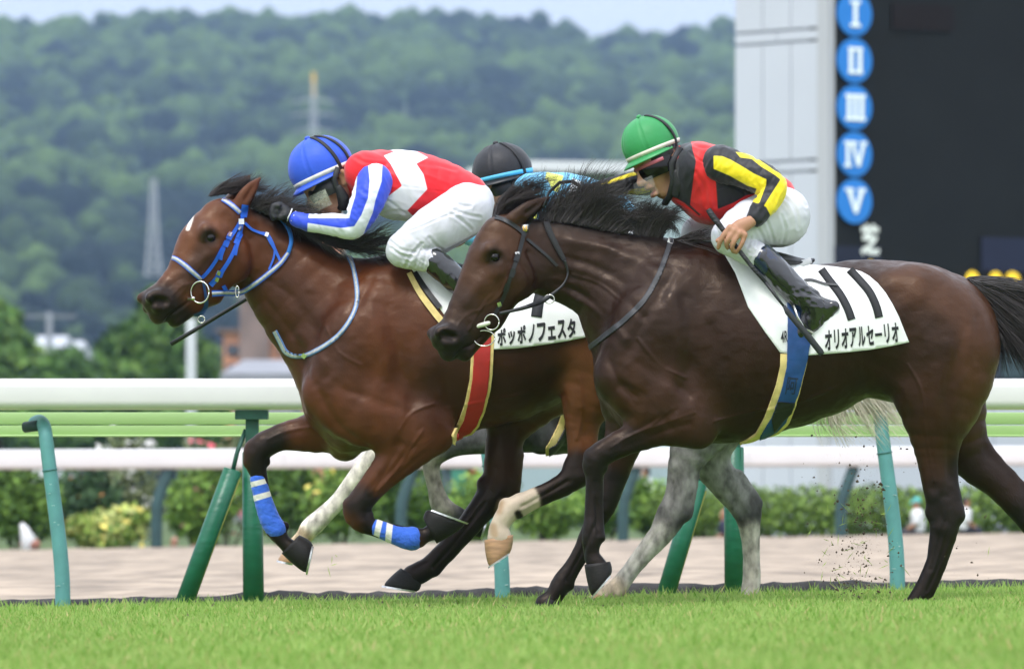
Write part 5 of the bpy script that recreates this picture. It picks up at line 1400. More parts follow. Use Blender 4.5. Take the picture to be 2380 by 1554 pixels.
def rider(P, g, S, label, paints=(), hair=True):
    V, F = grow(S, 3.2, 1)
    col = np.tile(np.array(SKINC), (len(V), 1)) * (1 + .06 * vnoise(V, 14, 2))[:, None]
    for pl, r, soft, c_ in paints:
        d = pdist(V, pl, len(pl[0])); w = np.clip((r + soft - d) / (2 * soft), 0, 1); col += (np.array(c_) - col) * w[:, None]
    me = mk_mesh('person', P.w(V) - g, F, True, {'coat': np.clip(col, 0, 1)})
    return add('person', me, M_SKIN, None, label, 'person', 'jockeys on the racehorses', loc=g)

# ================================================================ rider in red, white and blue
gRA = PA.w([(1040, 640, 0)])[0]
HA = Head((744, 388), (-.41, -.91), 10, 1.0)
HAf = Head((744, 388), (-.41, -.91), 10, 1.09, skull=.9, ear=(-29, -43))
armA = [(872, 426, -86), (858, 468, -100), (836, 515, -106), (820, 536, -104), (798, 529, -98), (750, 523, -86), (716, 520, -76), (690, 512, -68)]
armA_far = [(872, 412, 88), (850, 470, 100), (822, 520, 96), (790, 520, 84), (740, 515, 72), (700, 505, 60)]
torsoA = [(852, 408, 0, 56, 1.35), (926, 430, 0, 82, 1.15), (985, 434, 0, 75, 1.15), (1040, 440, 0, 60, 1.2), (1085, 456, 0, 50, 1.3)]
legA = [(1085, 490, -66, 58), (1010, 535, -104, 55), (955, 572, -122, 42), (936, 588, -124, 37), (965, 600, -128, 31), (1012, 611, -132, 29), (1060, 655, -136, 28), (1105, 695, -138, 24), (1098, 738, -138, 22), (1080, 772, -138, 14)]
def inner(nodes, dr=5): return [(*q[:3], max(3, q[3] - dr), *(q[4:5])) for q in nodes]
def mir(nodes): return [(q[0], q[1], -q[2], *q[3:]) for q in nodes]
SbA = HAf.strokes() + [Stroke([(*HA.p(-18, -60), 30), (838, 432, 0, 32)], s=14), Stroke(inner(torsoA), s=14), Stroke([(1040, 445, 0, 50, 1.2), (1085, 478, 0, 52, 1.3)], s=14),
      Stroke(inner(legA), s=14), Stroke(inner(mir(legA)), s=14),
      Stroke([(*q, r) for q, r in zip(armA, (36, 30, 24, 18, 20, 16, 14, 12))], s=10), Stroke([(*q, r) for q, r in zip(armA_far, (36, 30, 20, 18, 14, 12))], s=10)]
SbA += fist((686, 510, -66), (650, 482, -62), (636, 506, -64), 10.5, 5.5, 12) + fist((696, 505, 58), (655, 486, 50), (642, 508, 50), 10.5, 5.5, 12)
rA = rider(PA, gRA, SbA, 'jockey in red jacket with white chevron and blue helmet, crouched low',
           [([HA.p(-54, -26, -34), HA.p(-60, -40, -20), HA.p(-54, -70, 0), HA.p(-50, -70, -26)], 17, 5, (.012, .010, .010)), ([(838, 432, -20), (826, 440, 0)], 30, 8, (.55, .01, .02)), ([HA.p(10, 10, 0)], 50, 6, (.012, .010, .010)), ([HA.p(44, -93, 0)], 7, 4, (.36, .12, .10))])
chev = c2([(1165, 305), (1262, 262), (1165, 215), (1300, 205), (1420, 225), (1585, 320), (1475, 385), (1545, 490), (1580, 630), (1390, 830), (1478, 910), (1250, 960), (1080, 860), (1110, 800), (1175, 722), (1340, 600), (1232, 390)])
M_SILK_A = pattern_mat('silk_red_white', (.72, .010, .020), [('chev', (.78, .77, .82))], bump=.22, bscale=12)
jA, VjA, FjA = garment('jacket', [Stroke(torsoA, s=16), Stroke([(848, 400, -60, 44, .9)], s=22), Stroke([(848, 400, 60, 44, .9)], s=22), Stroke([(834, 424, 0, 40)], s=14), Stroke([(826, 402, 0, 28)], s=12)], PA, gRA, M_SILK_A, rA, 3.0,
        folds=[(20, 90, 26, 1.6, None), (70, 60, 20, 1.8, ([(1080, 470), (960, 500)], 60))], attrs={'chev': chev}, creases=[(c2(q), w, d) for q, w, d in (([(1340, 600), (1580, 632), (1800, 655), (1980, 640)], 1.6, .9), ([(1950, 740), (1850, 700), (1700, 720)], 3, 1.6), ([(1900, 770), (1780, 780), (1650, 850)], 3, 1.8), ([(900, 330), (1000, 380), (1180, 400)], 3.5, 1.8), ([(1180, 720), (1300, 800), (1400, 880)], 3, 1.6), ([(1480, 380), (1650, 400), (1850, 440)], 4, 1.2), ([(1150, 860), (1250, 830), (1380, 840)], 3, 1.6))])
wh1 = c2([(880, 430), (918, 440), (912, 560), (900, 700), (855, 850), (845, 912), (450, 905), (455, 862), (700, 855), (770, 845), (835, 700)])
wh2 = c2([(1018, 380), (1155, 385), (1150, 560), (1090, 745), (1065, 860), (945, 1130), (880, 1160), (440, 1060), (443, 952), (760, 1005), (890, 990), (960, 880), (1022, 720), (1035, 560)])
M_SLEEVE_A = pattern_mat('silk_blue_white', (.030, .075, .66), [('wa', (.76, .78, .84)), ('wb', (.76, .78, .84))], bump=.22, bscale=14)
def sleeve(P, g, parent, nodes, rad, m, attrs, folds):
    return garment('sleeve', [Stroke([(*q, r) for q, r in zip(nodes, rad)], s=10, n=3)], P, g, m, parent, 2.8, folds=folds, attrs=attrs)
sleeve(PA, gRA, jA, armA, (42, 39, 31, 24, 27, 22, 20, 17), M_SLEEVE_A, {'wa': wh1, 'wb': wh2}, [(15, 30, 14, 2.2, ([(800, 505), (840, 470)], 40)), (65, 40, 14, 1.4, None)])
sleeve(PA, gRA, jA, armA_far, (46, 38, 27, 25, 20, 16), M_SLEEVE_A, {'wa': wh1, 'wb': wh2}, [(15, 30, 14, 2., None)])
brA, _, _ = garment('breeches', [Stroke([(1060, 452, 0, 50, 1.3), (1092, 474, 0, 57, 1.3)], s=20), Stroke(legA[:6], s=18), Stroke(mir(legA[:6]), s=18)], PA, gRA, M_WHITE, rA, 3.0,
        folds=[(150, 110, 24, .9, None), (30, 40, 9, 2.2, ([(945, 600), (985, 590)], 34)), (100, 40, 16, 2.2, ([(1070, 470), (1040, 520)], 45))],
        creases=[(c2(q), w, d) for q, w, d in (([(1280, 1085), (1500, 1010), (1750, 900), (1900, 860)], 2, 1.2), ([(1790, 870), (1900, 930), (1995, 1010)], 3, 1.8), ([(1830, 840), (1960, 880), (2080, 900)], 3, 1.6), ([(1230, 1130), (1330, 1210), (1470, 1240)], 3, 2), ([(1250, 1200), (1350, 1270), (1440, 1290)], 3, 2), ([(1380, 1370), (1440, 1260), (1530, 1160)], 3, 2.2), ([(1470, 1370), (1530, 1190)], 2.2, 1.6), ([(1540, 1390), (1590, 1190)], 2.2, 1.6), ([(1600, 1100), (1700, 1200), (1830, 1235)], 3, 1.6), ([(1650, 700), (1890, 790), (1990, 800)], 3, 1.5))])
for lg in (legA, mir(legA)):
    bt, _, _ = garment('boot', [Stroke([(*q[:3], q[3] + 1.5) for q in lg[5:]], s=10), Stroke([(lg[7][0] + 26, lg[7][1] + 16, lg[7][2], 16), (lg[8][0], lg[8][1], lg[8][2], 22)], s=14)], PA, gRA, M_BOOT, rA, 3.2, folds=[(60, 40, 16, 1.6, None)])
for z0 in (-1, 1):
    garment('glove', fist((684, 508, 66 * z0 if z0 < 0 else 60), (650, 482, 62 * z0 if z0 < 0 else 52), (636, 506, 64 * z0 if z0 < 0 else 52), 10.5, 6.8, 14), PA, gRA, M_GLOVE, rA, 2.6, relax=1)
helmet(PA, gRA, rA, HA, (75, 72, 64), 26, (.030, .095, .60), (.70, .68, .64), (.030, .095, .60), (.030, .095, .60), 'helmet_blue', straps=[(-118, -104), (-146, -128)])
goggles(PA, gRA, rA, HAf, -14, -40, 45, 46, 0, M_FRAME, 'liner', -112, 112, 1)
goggles(PA, gRA, rA, HAf, -37, -66, 45, 47, 2, M_FRAME, 'goggles', -100, 100, 3)
goggles(PA, gRA, rA, HAf, -50, -86, 57, 52, 0, M_MUDDY, 'visor', -72, 72, 4)
tubepart('chin_strap', [(788, 392, -62), (778, 420, -60), (790, 452, -56), (794, 478, -40), (786, 496, -8), (790, 460, 40), (790, 396, 58)], 7, PA, gRA, M_STRAP, rA, flat=.6)
garment('ear_pad', [Stroke([(790, 440, -58, 9, .7), (800, 462, -52, 13, .7), (800, 482, -40, 11, .8)], s=8)], PA, gRA, M_STRAP, rA, 3.0)

# ================================================================ rider in red, black and yellow
gRB = PB.w([(1800, 640, 0)])[0]
HB = Head((1510, 333), (-.384, -.923), 22, 1.0)
HBf = Head((1514, 326), (-.384, -.923), 22, 1.22, skull=.72, ear=(-16, -55))
armB = [(1672, 386, -90), (1722, 402, -112), (1772, 424, -130), (1794, 444, -138), (1780, 474, -152), (1762, 496, -164), (1752, 512, -170)]
armB_far = [(1620, 385, 88), (1560, 408, 96), (1500, 420, 92), (1455, 422, 80), (1420, 430, 68), (1392, 438, 60)]
torsoB = [(1622, 398, 0, 68, 1.35), (1668, 430, 0, 86, 1.15), (1740, 441, 0, 66, 1.2), (1798, 456, 0, 50, 1.3)]
legB = [(1812, 505, -56, 68), (1745, 520, -102, 55), (1700, 548, -124, 44), (1688, 558, -126, 38), (1720, 580, -130, 32), (1767, 604, -136, 30), (1812, 650, -142, 30), (1852, 690, -144, 29), (1880, 716, -144, 28), (1878, 745, -144, 25), (1862, 772, -144, 18), (1850, 788, -144, 11)]
legB_far = [(1812, 505, 56, 68), (1716, 515, 100, 54), (1644, 532, 122, 43), (1622, 542, 126, 37), (1664, 574, 130, 32), (1722, 604, 136, 30)] + [(q[0] - 30, q[1], -q[2], q[3]) for q in legB[6:]]
SbB = HBf.strokes(5) + [Stroke([(*HBf.p(-18, -62), 30), (1608, 420, 0, 34)], s=14), Stroke(inner(torsoB), s=14), Stroke([(1760, 470, 0, 52, 1.2), (1808, 498, 0, 60, 1.2)], s=14), Stroke(inner(legB), s=14), Stroke(inner(legB_far), s=14),
      Stroke([(*q, r) for q, r in zip(armB, (36, 30, 25, 20, 18, 15, 13))], s=10), Stroke([(*q, r) for q, r in zip(armB_far, (34, 26, 20, 17, 14, 12))], s=10)]
# the near hand, fingers laid over the whip
z = -184
SbB += [Stroke([(1752, 510, z + 12, 13, .8), (1746, 516, z + 6, 13, .8), (1738, 522, z, 14, .75), (1716, 534, z - 4, 18, .6), (1702, 544, z - 6, 17, .6)], s=7, n=2),
        Stroke([(1691, 536, z - 12, 7.2), (1676, 553, z - 16, 6.4), (1667, 570, z - 13, 5.8), (1664, 583, z - 6, 5)], s=3, n=3),
        Stroke([(1701, 543, z - 16, 7.2), (1688, 560, z - 21, 6.6), (1682, 573, z - 17, 6), (1685, 583, z - 8, 5)], s=3, n=3),
        Stroke([(1713, 549, z - 17, 7), (1700, 567, z - 22, 6.3), (1695, 582, z - 18, 5.7), (1698, 592, z - 9, 4.8)], s=3, n=3),
        Stroke([(1724, 553, z - 14, 6.5), (1719, 570, z - 18, 5.8), (1711, 585, z - 14, 5.2), (1705, 594, z - 7, 4.4)], s=3, n=3),
        Stroke([(1712, 530, z + 12, 8), (1690, 545, z + 18, 7.5), (1672, 560, z + 16, 6.5), (1662, 566, z + 10, 5.5)], s=5, n=3)]
for a_ in ((1691, 536, z - 15), (1701, 543, z - 19), (1713, 549, z - 20), (1724, 553, z - 17)): SbB.append(Stroke([(*a_, 6)], s=6))
SbB += fist((1398, 436, 62), (1368, 440, 52), (1362, 462, 52), 10.5, 6, 13)
rB = rider(PB, gRB, SbB, 'jockey in red, black and yellow silks with green helmet, gripping a whip',
           [([HBf.p(-44, -24, -34), HBf.p(-54, -36, -20), HBf.p(-50, -66, 0), HBf.p(-42, -66, -24)], 17, 5, (.012, .010, .010)), ([HBf.p(-10, 0, 0)], 60, 8, (.012, .010, .010)), ([HBf.p(40, -82, -8), HBf.p(44, -98, -4)], 7, 5, (.38, .13, .11)), ([HBf.p(46, -88, 0), HBf.p(44, -92, -6)], 4, 2, (.10, .03, .03))])
kb1 = c4([(840, 250), (915, 300), (925, 420), (952, 520), (935, 640), (905, 895), (1000, 985), (985, 990), (860, 880), (730, 800), (640, 880), (640, 700), (800, 480)])
kb2 = c4([(1142, 270), (1340, 350), (1365, 440), (1500, 500), (1560, 650), (1500, 800), (1400, 815), (1290, 880), (1148, 937), (1128, 700), (1095, 620), (1118, 500), (1140, 420)])
kb3 = c4([(560, 780), (690, 850), (760, 905), (890, 985), (880, 1080), (600, 1000)])
M_SILK_B = pattern_mat('silk_red_black', (.66, .016, .018), [('k1', (.010, .010, .014)), ('k2', (.010, .010, .014)), ('k3', (.010, .010, .014))], bump=.22, bscale=12)
jB, VjB, FjB = garment('jacket', [Stroke(torsoB, s=16), Stroke([(1628, 390, -62, 50, .9)], s=24), Stroke([(1628, 390, 62, 50, .9)], s=24), Stroke([(1598, 436, 0, 46, 1.2), (1640, 480, 0, 36, 1.6)], s=24), Stroke([(1592, 385, 0, 44, 1.0)], s=16)], PB, gRB, M_SILK_B, rB, 3.0,
        folds=[(110, 60, 24, 1.8, None), (40, 60, 18, 2.0, ([(1640, 500), (1720, 480)], 50))], attrs={'k1': kb1, 'k2': kb2, 'k3': kb3}, creases=[(c4(q), w, d) for q, w, d in (([(740, 830), (880, 900), (1000, 985)], 1.6, 1.6), ([(930, 360), (1000, 400), (1120, 390)], 3.5, 1.6), ([(950, 620), (1030, 760), (1050, 900)], 4, 1.8), ([(1060, 560), (1100, 700), (1130, 900)], 4, 1.8), ([(1150, 760), (1250, 730), (1400, 790)], 3, 1.8), ([(900, 440), (1000, 520), (1100, 515)], 2, 1.2), ([(1180, 1030), (1280, 940), (1400, 900)], 3, 1.6))])
y1 = c4([(1105, 475), (1180, 480), (1250, 510), (1350, 570), (1460, 640), (1565, 690), (1562, 740), (1500, 900), (1420, 915), (1470, 800), (1480, 770), (1400, 742), (1250, 655), (1105, 590)])
y2 = c4([(1300, 440), (1440, 460), (1530, 530), (1640, 610), (1790, 690), (1790, 830), (1600, 1030), (1540, 925), (1600, 830), (1690, 690), (1640, 650), (1520, 575), (1440, 505), (1340, 492)])
M_SLEEVE_B = pattern_mat('silk_black_yellow', (.011, .011, .015), [('ya', (.84, .66, .012)), ('yb', (.84, .66, .012)), ('kc', (.011, .011, .015))], bump=.25, bscale=14)
cuffB = c4([(1350, 965), (1440, 885), (1560, 935), (1600, 1010), (1480, 1120)])
sleeve(PB, gRB, jB, armB, (44, 38, 36, 30, 27, 25, 22), M_SLEEVE_B, {'ya': y1, 'yb': y2, 'kc': cuffB}, [(120, 34, 12, 2.0, None), (60, 26, 10, 2.4, ([(1760, 440), (1770, 470)], 34))])
yf1 = c4([(100, 700), (250, 640), (400, 585), (560, 560), (640, 580), (400, 620), (200, 690)])
yf2 = c4([(240, 800), (400, 740), (560, 715), (560, 760), (380, 800), (250, 830)])
kcf = c4([(0, 640), (95, 640), (95, 860), (0, 860)])
sleeve(PB, gRB, jB, armB_far, (42, 36, 29, 24, 20, 17), M_SLEEVE_B, {'ya': yf1, 'yb': yf2, 'kc': kcf}, [(110, 30, 12, 2.2, None)])
brB, _, _ = garment('breeches', [Stroke([(1780, 462, 0, 50, 1.25), (1812, 500, 0, 68, 1.2)], s=20), Stroke(legB[:6], s=18), Stroke(legB_far[:6], s=18)], PB, gRB, M_WHITE, rB, 3.0,
        folds=[(160, 90, 22, .9, None), (60, 90, 16, 1.8, ([(1840, 440), (1860, 540)], 40)), (40, 24, 9, 1.8, ([(1720, 590), (1750, 600)], 34))],
        creases=[(c4(q), w, d) for q, w, d in (([(1720, 690), (1800, 715), (1900, 790)], 3, 1.8), ([(1725, 760), (1830, 810), (1925, 910)], 3, 1.8), ([(1715, 830), (1790, 890), (1840, 1000), (1850, 1100)], 3.5, 2), ([(1480, 1100), (1530, 1180), (1560, 1250)], 3, 1.6), ([(1570, 1050), (1610, 1150), (1640, 1240)], 3, 1.6), ([(1430, 1190), (1400, 1290), (1330, 1350)], 2.5, 1.6), ([(1500, 1220), (1470, 1330), (1410, 1400)], 2.5, 1.6), ([(1130, 1120), (1170, 1220), (1240, 1300)], 3, 1.8), ([(1700, 1000), (1740, 1120), (1720, 1230)], 3, 1.5))])
for lg in (legB, legB_far):
    bt, _, _ = garment('boot', [Stroke([(*q[:3], q[3] + 1.5) for q in lg[5:]], s=10, n=3), Stroke([(lg[8][0] + 52, 716, lg[8][2], 13), (lg[8][0] + 10, 722, lg[8][2], 25)], s=12), Stroke([(lg[8][0] + 45, 728, lg[8][2], 10), (lg[8][0] + 10, 764, lg[8][2], 9)], s=8)], PB, gRB, M_BOOT, rB, 2.8,
                       folds=[(60, 40, 16, 1.8, None), (20, 30, 12, 4.0, ([(1860, 690), (1900, 690)], 34))])
    a, b = lg[5], lg[6]; mid_ = [a[i] * .55 + b[i] * .45 for i in range(4)]
    garment('boot_top', [Stroke([(*a[:3], a[3] + 3), (*mid_[:3], mid_[3] + 3)], s=4)], PB, gRB, M_BOOT_TOP, bt, 2.8)
helmet(PB, gRB, rB, HB, (68, 65, 60), 24, (.034, .27, .082), (.70, .66, .57), (.034, .27, .082), (.034, .27, .082), 'helmet_green', straps=[(-130, -112)])
goggles(PB, gRB, rB, HBf, -18, -42, 44, 44, 2, M_FRAME, 'liner', -112, 112, 1)
goggles(PB, gRB, rB, HBf, -40, -69, 45, 46, 4, M_LENS, 'goggles', -100, 100, 3, cut=0)
goggles(PB, gRB, rB, HBf, -39, -45, 49, 49.5, 3, M_PINK, 'goggle_band', -78, 78, 1)
goggles(PB, gRB, rB, HBf, -64, -100, 60, 52, 6, M_CLEAR, 'visor', -50, 50, 5)
tubepart('chin_strap', [(1580, 346, -62), (1560, 384, -64), (1564, 424, -60), (1556, 458, -42), (1545, 474, -8), (1560, 440, 40), (1570, 360, 56)], 8, PB, gRB, M_STRAP, rB, flat=.6)
garment('ear_pad', [Stroke([(1570, 404, -62, 9, .7), (1578, 428, -58, 15, .7), (1570, 452, -48, 11, .8)], s=8), Stroke([(1592, 362, -56, 6), (1597, 388, -56, 7), (1588, 410, -58, 8)], s=6)], PB, gRB, M_STRAP, rB, 3.0)
ring('finger_ring', (1700, 566, z - 21), 7.5, 3.5, 1.4, PB, gRB, M_STEEL, rB, tilt=.3)

# ================================================================ rider in black cap behind
gRC = PC.w([(1400, 640, 0)])[0]
HC = Head((1166, 398), (-.213, -.977), 12, 1.0)
torsoC = [(1232, 448, 0, 46, 1.35), (1310, 462, 0, 60, 1.2), (1390, 490, 0, 64, 1.15), (1440, 520, 0, 52, 1.25)]
legC = [(1440, 545, -60, 56), (1370, 585, -104, 52), (1300, 620, -122, 38), (1380, 660, -130, 29), (1470, 760, -138, 24), (1455, 810, -138, 16)]
armC = [(1240, 450, -86), (1225, 520, -100), (1190, 560, -96), (1130, 555, -80), (1090, 550, -66)]
SbC = HC.strokes() + [Stroke([(*HC.p(-18, -60), 30), (1222, 455, 0, 32)], s=14), Stroke(inner(torsoC), s=14), Stroke([(1400, 505, 0, 48, 1.2), (1440, 540, 0, 50, 1.2)], s=14), Stroke(inner(legC), s=14), Stroke(inner(mir(legC)), s=14),
      Stroke([(*q, r) for q, r in zip(armC, (32, 26, 18, 15, 12))], s=10), Stroke([(*q, r) for q, r in zip(mir(armC), (32, 26, 18, 15, 12))], s=10)]
SbC += fist((1094, 551, -66), (1062, 545, -58), (1056, 566, -58), 10.5, 6, 13) + fist((1094, 551, 66), (1062, 545, 58), (1056, 566, 58), 10.5, 6, 13)
rC = rider(PC, gRC, SbC, 'jockey in pale blue and yellow silks with black helmet, mostly hidden behind manes', [([HC.p(10, 10, 0)], 50, 6, (.012, .010, .010))])
dia = [[(1270, 400), (1310, 410), (1296, 450), (1262, 440)], [(1330, 415), (1352, 425), (1345, 470), (1320, 455)]]
M_SILK_C = pattern_mat('silk_blue_yellow', (.13, .46, .70), [('d0', (.62, .64, .10)), ('d1', (.70, .74, .76))], bump=.22, bscale=12)
jC, _, _ = garment('jacket', [Stroke(torsoC, s=16), Stroke([(1236, 446, -62, 40, .9)], s=24), Stroke([(1236, 446, 62, 40, .9)], s=24)], PC, gRC, M_SILK_C, rC, 3.6, folds=[(20, 60, 24, 1.8, None)], attrs={'d0': dia[0], 'd1': dia[1]})
for ar in (armC, mir(armC)): sleeve(PC, gRC, jC, ar, (40, 32, 24, 21, 17), M_SILK_C, {'d0': [(1235, 470), (1255, 470), (1240, 540), (1215, 540)], 'd1': [(0, 0), (1, 0), (1, 1)]}, [(60, 30, 14, 1.8, None)])
garment('breeches', [Stroke([(1420, 512, 0, 50, 1.25), (1442, 540, 0, 57, 1.2)], s=20), Stroke(legC[:4], s=18), Stroke(mir(legC[:4]), s=18)], PC, gRC, M_WHITE, rC, 4.0, folds=[(160, 60, 16, 1.5, None)])
for lg in (legC, mir(legC)): garment('boot', [Stroke([(*q[:3], q[3] + 1.5) for q in lg[3:]], s=10)], PC, gRC, M_BOOT, rC, 4.0)
helmet(PC, gRC, rC, HC, (69, 66, 60), 18, (.020, .020, .024), (.10, .48, .74), (.012, .012, .014), (.020, .020, .024), 'helmet_black', straps=[(-128, -110)])
goggles(PC, gRC, rC, HC, -24, -56, 46, 47, 2, M_FRAME, 'goggles', -100, 100, 3)
tubepart('chin_strap', [HC.p(-8, -20, -54), HC.p(-12, -52, -48), HC.p(10, -104, -8), HC.p(-8, -20, 54)], 7, PC, gRC, M_STRAP, rC, flat=.6)
# ------------------------------------------------------------------ saddles, cloths, girths, bridles
def thing(name, px, P, label, cat, group=None):
    g = P.w([px])[0]
    return empty(name, g, label, cat, group), g

# ---- dark horse: cloth 11
KANA = {'ー': (0.02, .98, .42, .58), 'ッ': (.08, .92, 0, .78), 'ェ': (.05, .95, .02, .74), 'リ': (.14, .86, 0, 1), 'ノ': (.1, .9, 0, 1)}
polyB = c5([(352, 128), (430, 270), (520, 520), (640, 700), (750, 850), (850, 866), (950, 870), (1060, 862), (1230, 848), (1400, 830), (1560, 802), (1685, 775), (1650, 690), (1610, 590), (1565, 500), (1515, 415), (1460, 345), (1400, 290), (1345, 258), (1290, 240), (1150, 218), (1010, 203), (880, 190), (600, 150)])
V, F, clB = sheet(polyB, skB, -5., wave=2.2)
tB, g = thing('saddle_cloth', (1890, 820, 0), PB, 'white saddle cloth printed 11 on the dark bay horse', 'saddle cloth', 'saddle cloths')
V2, F2 = both_sides(V, F)
part('cloth', V2, F2, PB, g, M_CLOTH, tB)
for pth in ([(1060, 238), (1120, 330), (1190, 430), (1240, 530), (1268, 612)], [(1262, 243), (1330, 320), (1400, 410), (1445, 510), (1467, 596)]):
    V, F = ribbon(c5(pth), 18.5, clB, -1.4, .5, 8); part('number', V, F, PB, g, M_INK, tB)
print_on('オリオアルセーリオ', c5([(1072, 838), (1622, 772), (1606, 632), (1066, 692)]), clB, PB, g, M_INK, tB, .035, boxes=KANA)
print_on('4R', c5([(754, 780), (806, 772), (804, 690), (752, 696)]), clB, PB, g, M_INK, tB, .02)

tS, g = thing('saddle', (1800, 640, 0), PB, 'small black racing saddle with blue girth on the dark bay', 'saddle', 'saddles')
S_ = [Stroke([(1690, 572, 0, 16, 3.0), (1750, 590, 0, 18, 4.2), (1820, 606, 0, 17, 5.2), (1868, 612, 0, 11, 5.0), (1890, 604, 0, 5, 4.0)], s=8)]
garment('seat', S_, PB, g, M_BLACK, tS, 3.0)
V, F = ribbon([(1842, 622), (1862, 614), (1884, 606)], 15, None, zs=[-62, -56, -44], thick=3); part('cantle', V, F, PB, g, mat('saddle_silver', (.55, .55, .56), .35), tS)
def band(nm, poly, Vh, Fh, off, P, g, m, par, sides=0):
    V, F = wrap_band(Vh, Fh, poly, off, sides); return part(nm, V, F, P, g, m, par)
band('foam', c5([(752, 858), (750, 950), (722, 1080), (690, 1180), (640, 1320), (585, 1430), (520, 1475), (470, 1500), (470, 1700), (690, 1700), (690, 1440), (750, 1418), (828, 1340), (868, 1225), (905, 1085), (945, 930), (952, 868)]), VB, FB, 6.5, PB, g, M_FOAM, tS)
gpoly = c5([(800, 420), (806, 640), (803, 850), (798, 950), (768, 1090), (735, 1190), (690, 1310), (612, 1440), (600, 1700), (660, 1700), (660, 1442), (735, 1400), (800, 1330), (858, 1210), (900, 1085), (942, 930), (966, 800), (970, 640), (950, 420)])
band('girth', gpoly, VB, FB, 9., PB, g, M_GIRTH_BLUE, tS)
band('leather_patch', c5([(735, 1190), (862, 1200), (838, 1268), (786, 1312), (712, 1400), (690, 1320)]), VB, FB, 11., PB, g, M_BLACK, tS, -1)
gV, gF = wrap_band(VB, FB, gpoly, 9.)
print_on('阿', c5([(782, 1150), (872, 1155), (890, 1030), (800, 1026)]), Skin(gV, gF), PB, g, mat('girth_mark', (.008, .020, .05), .7), tS, .01, -.8)
tubepart('stirrup_leather', [(1812, 668, -150), (1832, 704, -160), (1846, 735, -166)], 4, PB, g, M_BLACK, tS, flat=.4)
tubepart('stirrup', [(1838, 714, -176), (1846, 740, -182), (1862, 768, -180), (1882, 776, -164), (1884, 772, -140), (1872, 756, -120), (1846, 730, -128)], 2.6, PB, g, M_STEEL, tS)
strap('strap_end', c5([(930, 318), (990, 316), (1080, 345), (1172, 356)]), 4.5, clB, PB, g, mat('strap_grey', (.05, .05, .055), .6), tS, -5, 1.6)

# ---- bay horse: cloth with the stem of a 7
polyA = [(954, 622), (985, 668), (1020, 716), (1052, 760), (1085, 812), (1118, 816), (1152, 815), (1196, 813), (1250, 806), (1310, 797), (1359, 787), (1350, 755), (1338, 720), (1322, 686), (1290, 655), (1200, 640), (1100, 632), (1020, 626)]
V, F, clA = sheet(polyA, skA, -5., wave=2.2)
tA, g = thing('saddle_cloth', (1150, 815, 0), PA, 'white saddle cloth with katakana lettering on the bright bay, behind the dark muzzle', 'saddle cloth', 'saddle cloths')
V2, F2 = both_sides(V, F); part('cloth', V2, F2, PA, g, M_CLOTH, tA)
V, F = ribbon([(1262, 668), (1252, 700), (1246, 740)], 25, clA, -1.4, .5, 8); part('number', V, F, PA, g, M_INK, tA)
V, F = ribbon([(1196, 668), (1230, 664), (1272, 660)], 14, clA, -1.6, .5, 8); part('number', V, F, PA, g, M_INK, tA)
print_on('ポッポノフェスタ', [(1155, 808), (1340, 787), (1337, 742), (1154, 768)], clA, PA, g, M_INK, tA, .04, boxes=KANA)
tS, g = thing('saddle', (1050, 640, 0), PA, 'small racing saddle with red girth on the bright bay', 'saddle', 'saddles')
garment('seat', [Stroke([(960, 610, 0, 15, 3.0), (1020, 622, 0, 18, 4.2), (1090, 634, 0, 17, 5.2), (1140, 634, 0, 9, 5.0)], s=8)], PA, g, M_BLACK, tS, 3.4)
strap('pad', [(952, 636), (978, 684), (1012, 730), (1030, 752)], [12, 14, 15, 15], skA, PA, g, M_FOAM, tS, -5, 2.)
strap('pad_edge', [(966, 634), (992, 676), (1024, 718)], [9, 12, 12], skA, PA, g, M_BLACK, tS, -7, 2.)
band('foam', [(1098, 700), (1098, 780), (1096, 830)] + c6([(1604, 30), (1570, 190), (1530, 300), (1486, 392), (1494, 430), (1494, 700), (1560, 700), (1560, 385), (1612, 372), (1662, 318), (1702, 230), (1738, 100), (1752, 0)]) + [(1150, 780), (1150, 700)], VA, FA, 6.5, PA, g, M_FOAM, tS)
band('girth', [(1104, 700), (1104, 780), (1102, 830)] + c6([(1622, 30), (1600, 150), (1562, 290), (1508, 388), (1500, 700), (1540, 700), (1545, 380), (1600, 360), (1645, 310), (1684, 230), (1718, 100), (1732, 0)]) + [(1143, 780), (1143, 700)], VA, FA, 9., PA, g, M_GIRTH_RED, tS)
tS, g = thing('saddle', (1400, 660, 0), PC, 'black girth with yellow edge on the grey horse', 'saddle', 'saddles')
garment('seat', [Stroke([(1330, 654, 0, 15, 3.0), (1400, 664, 0, 18, 4.2), (1480, 662, 0, 13, 5.0)], s=8)], PC, g, M_BLACK, tS, 4.5)
band('foam', c7([(400, 60), (400, 190), (350, 330), (300, 425), (282, 450), (282, 640), (560, 640), (560, 60)]), VC, FC, 5., PC, g, M_FOAM, tS)
band('girth', c7([(440, 60), (430, 200), (390, 340), (340, 430), (300, 452), (300, 640), (540, 640), (540, 60)]), VC, FC, 8., PC, g, M_BLACK, tS)

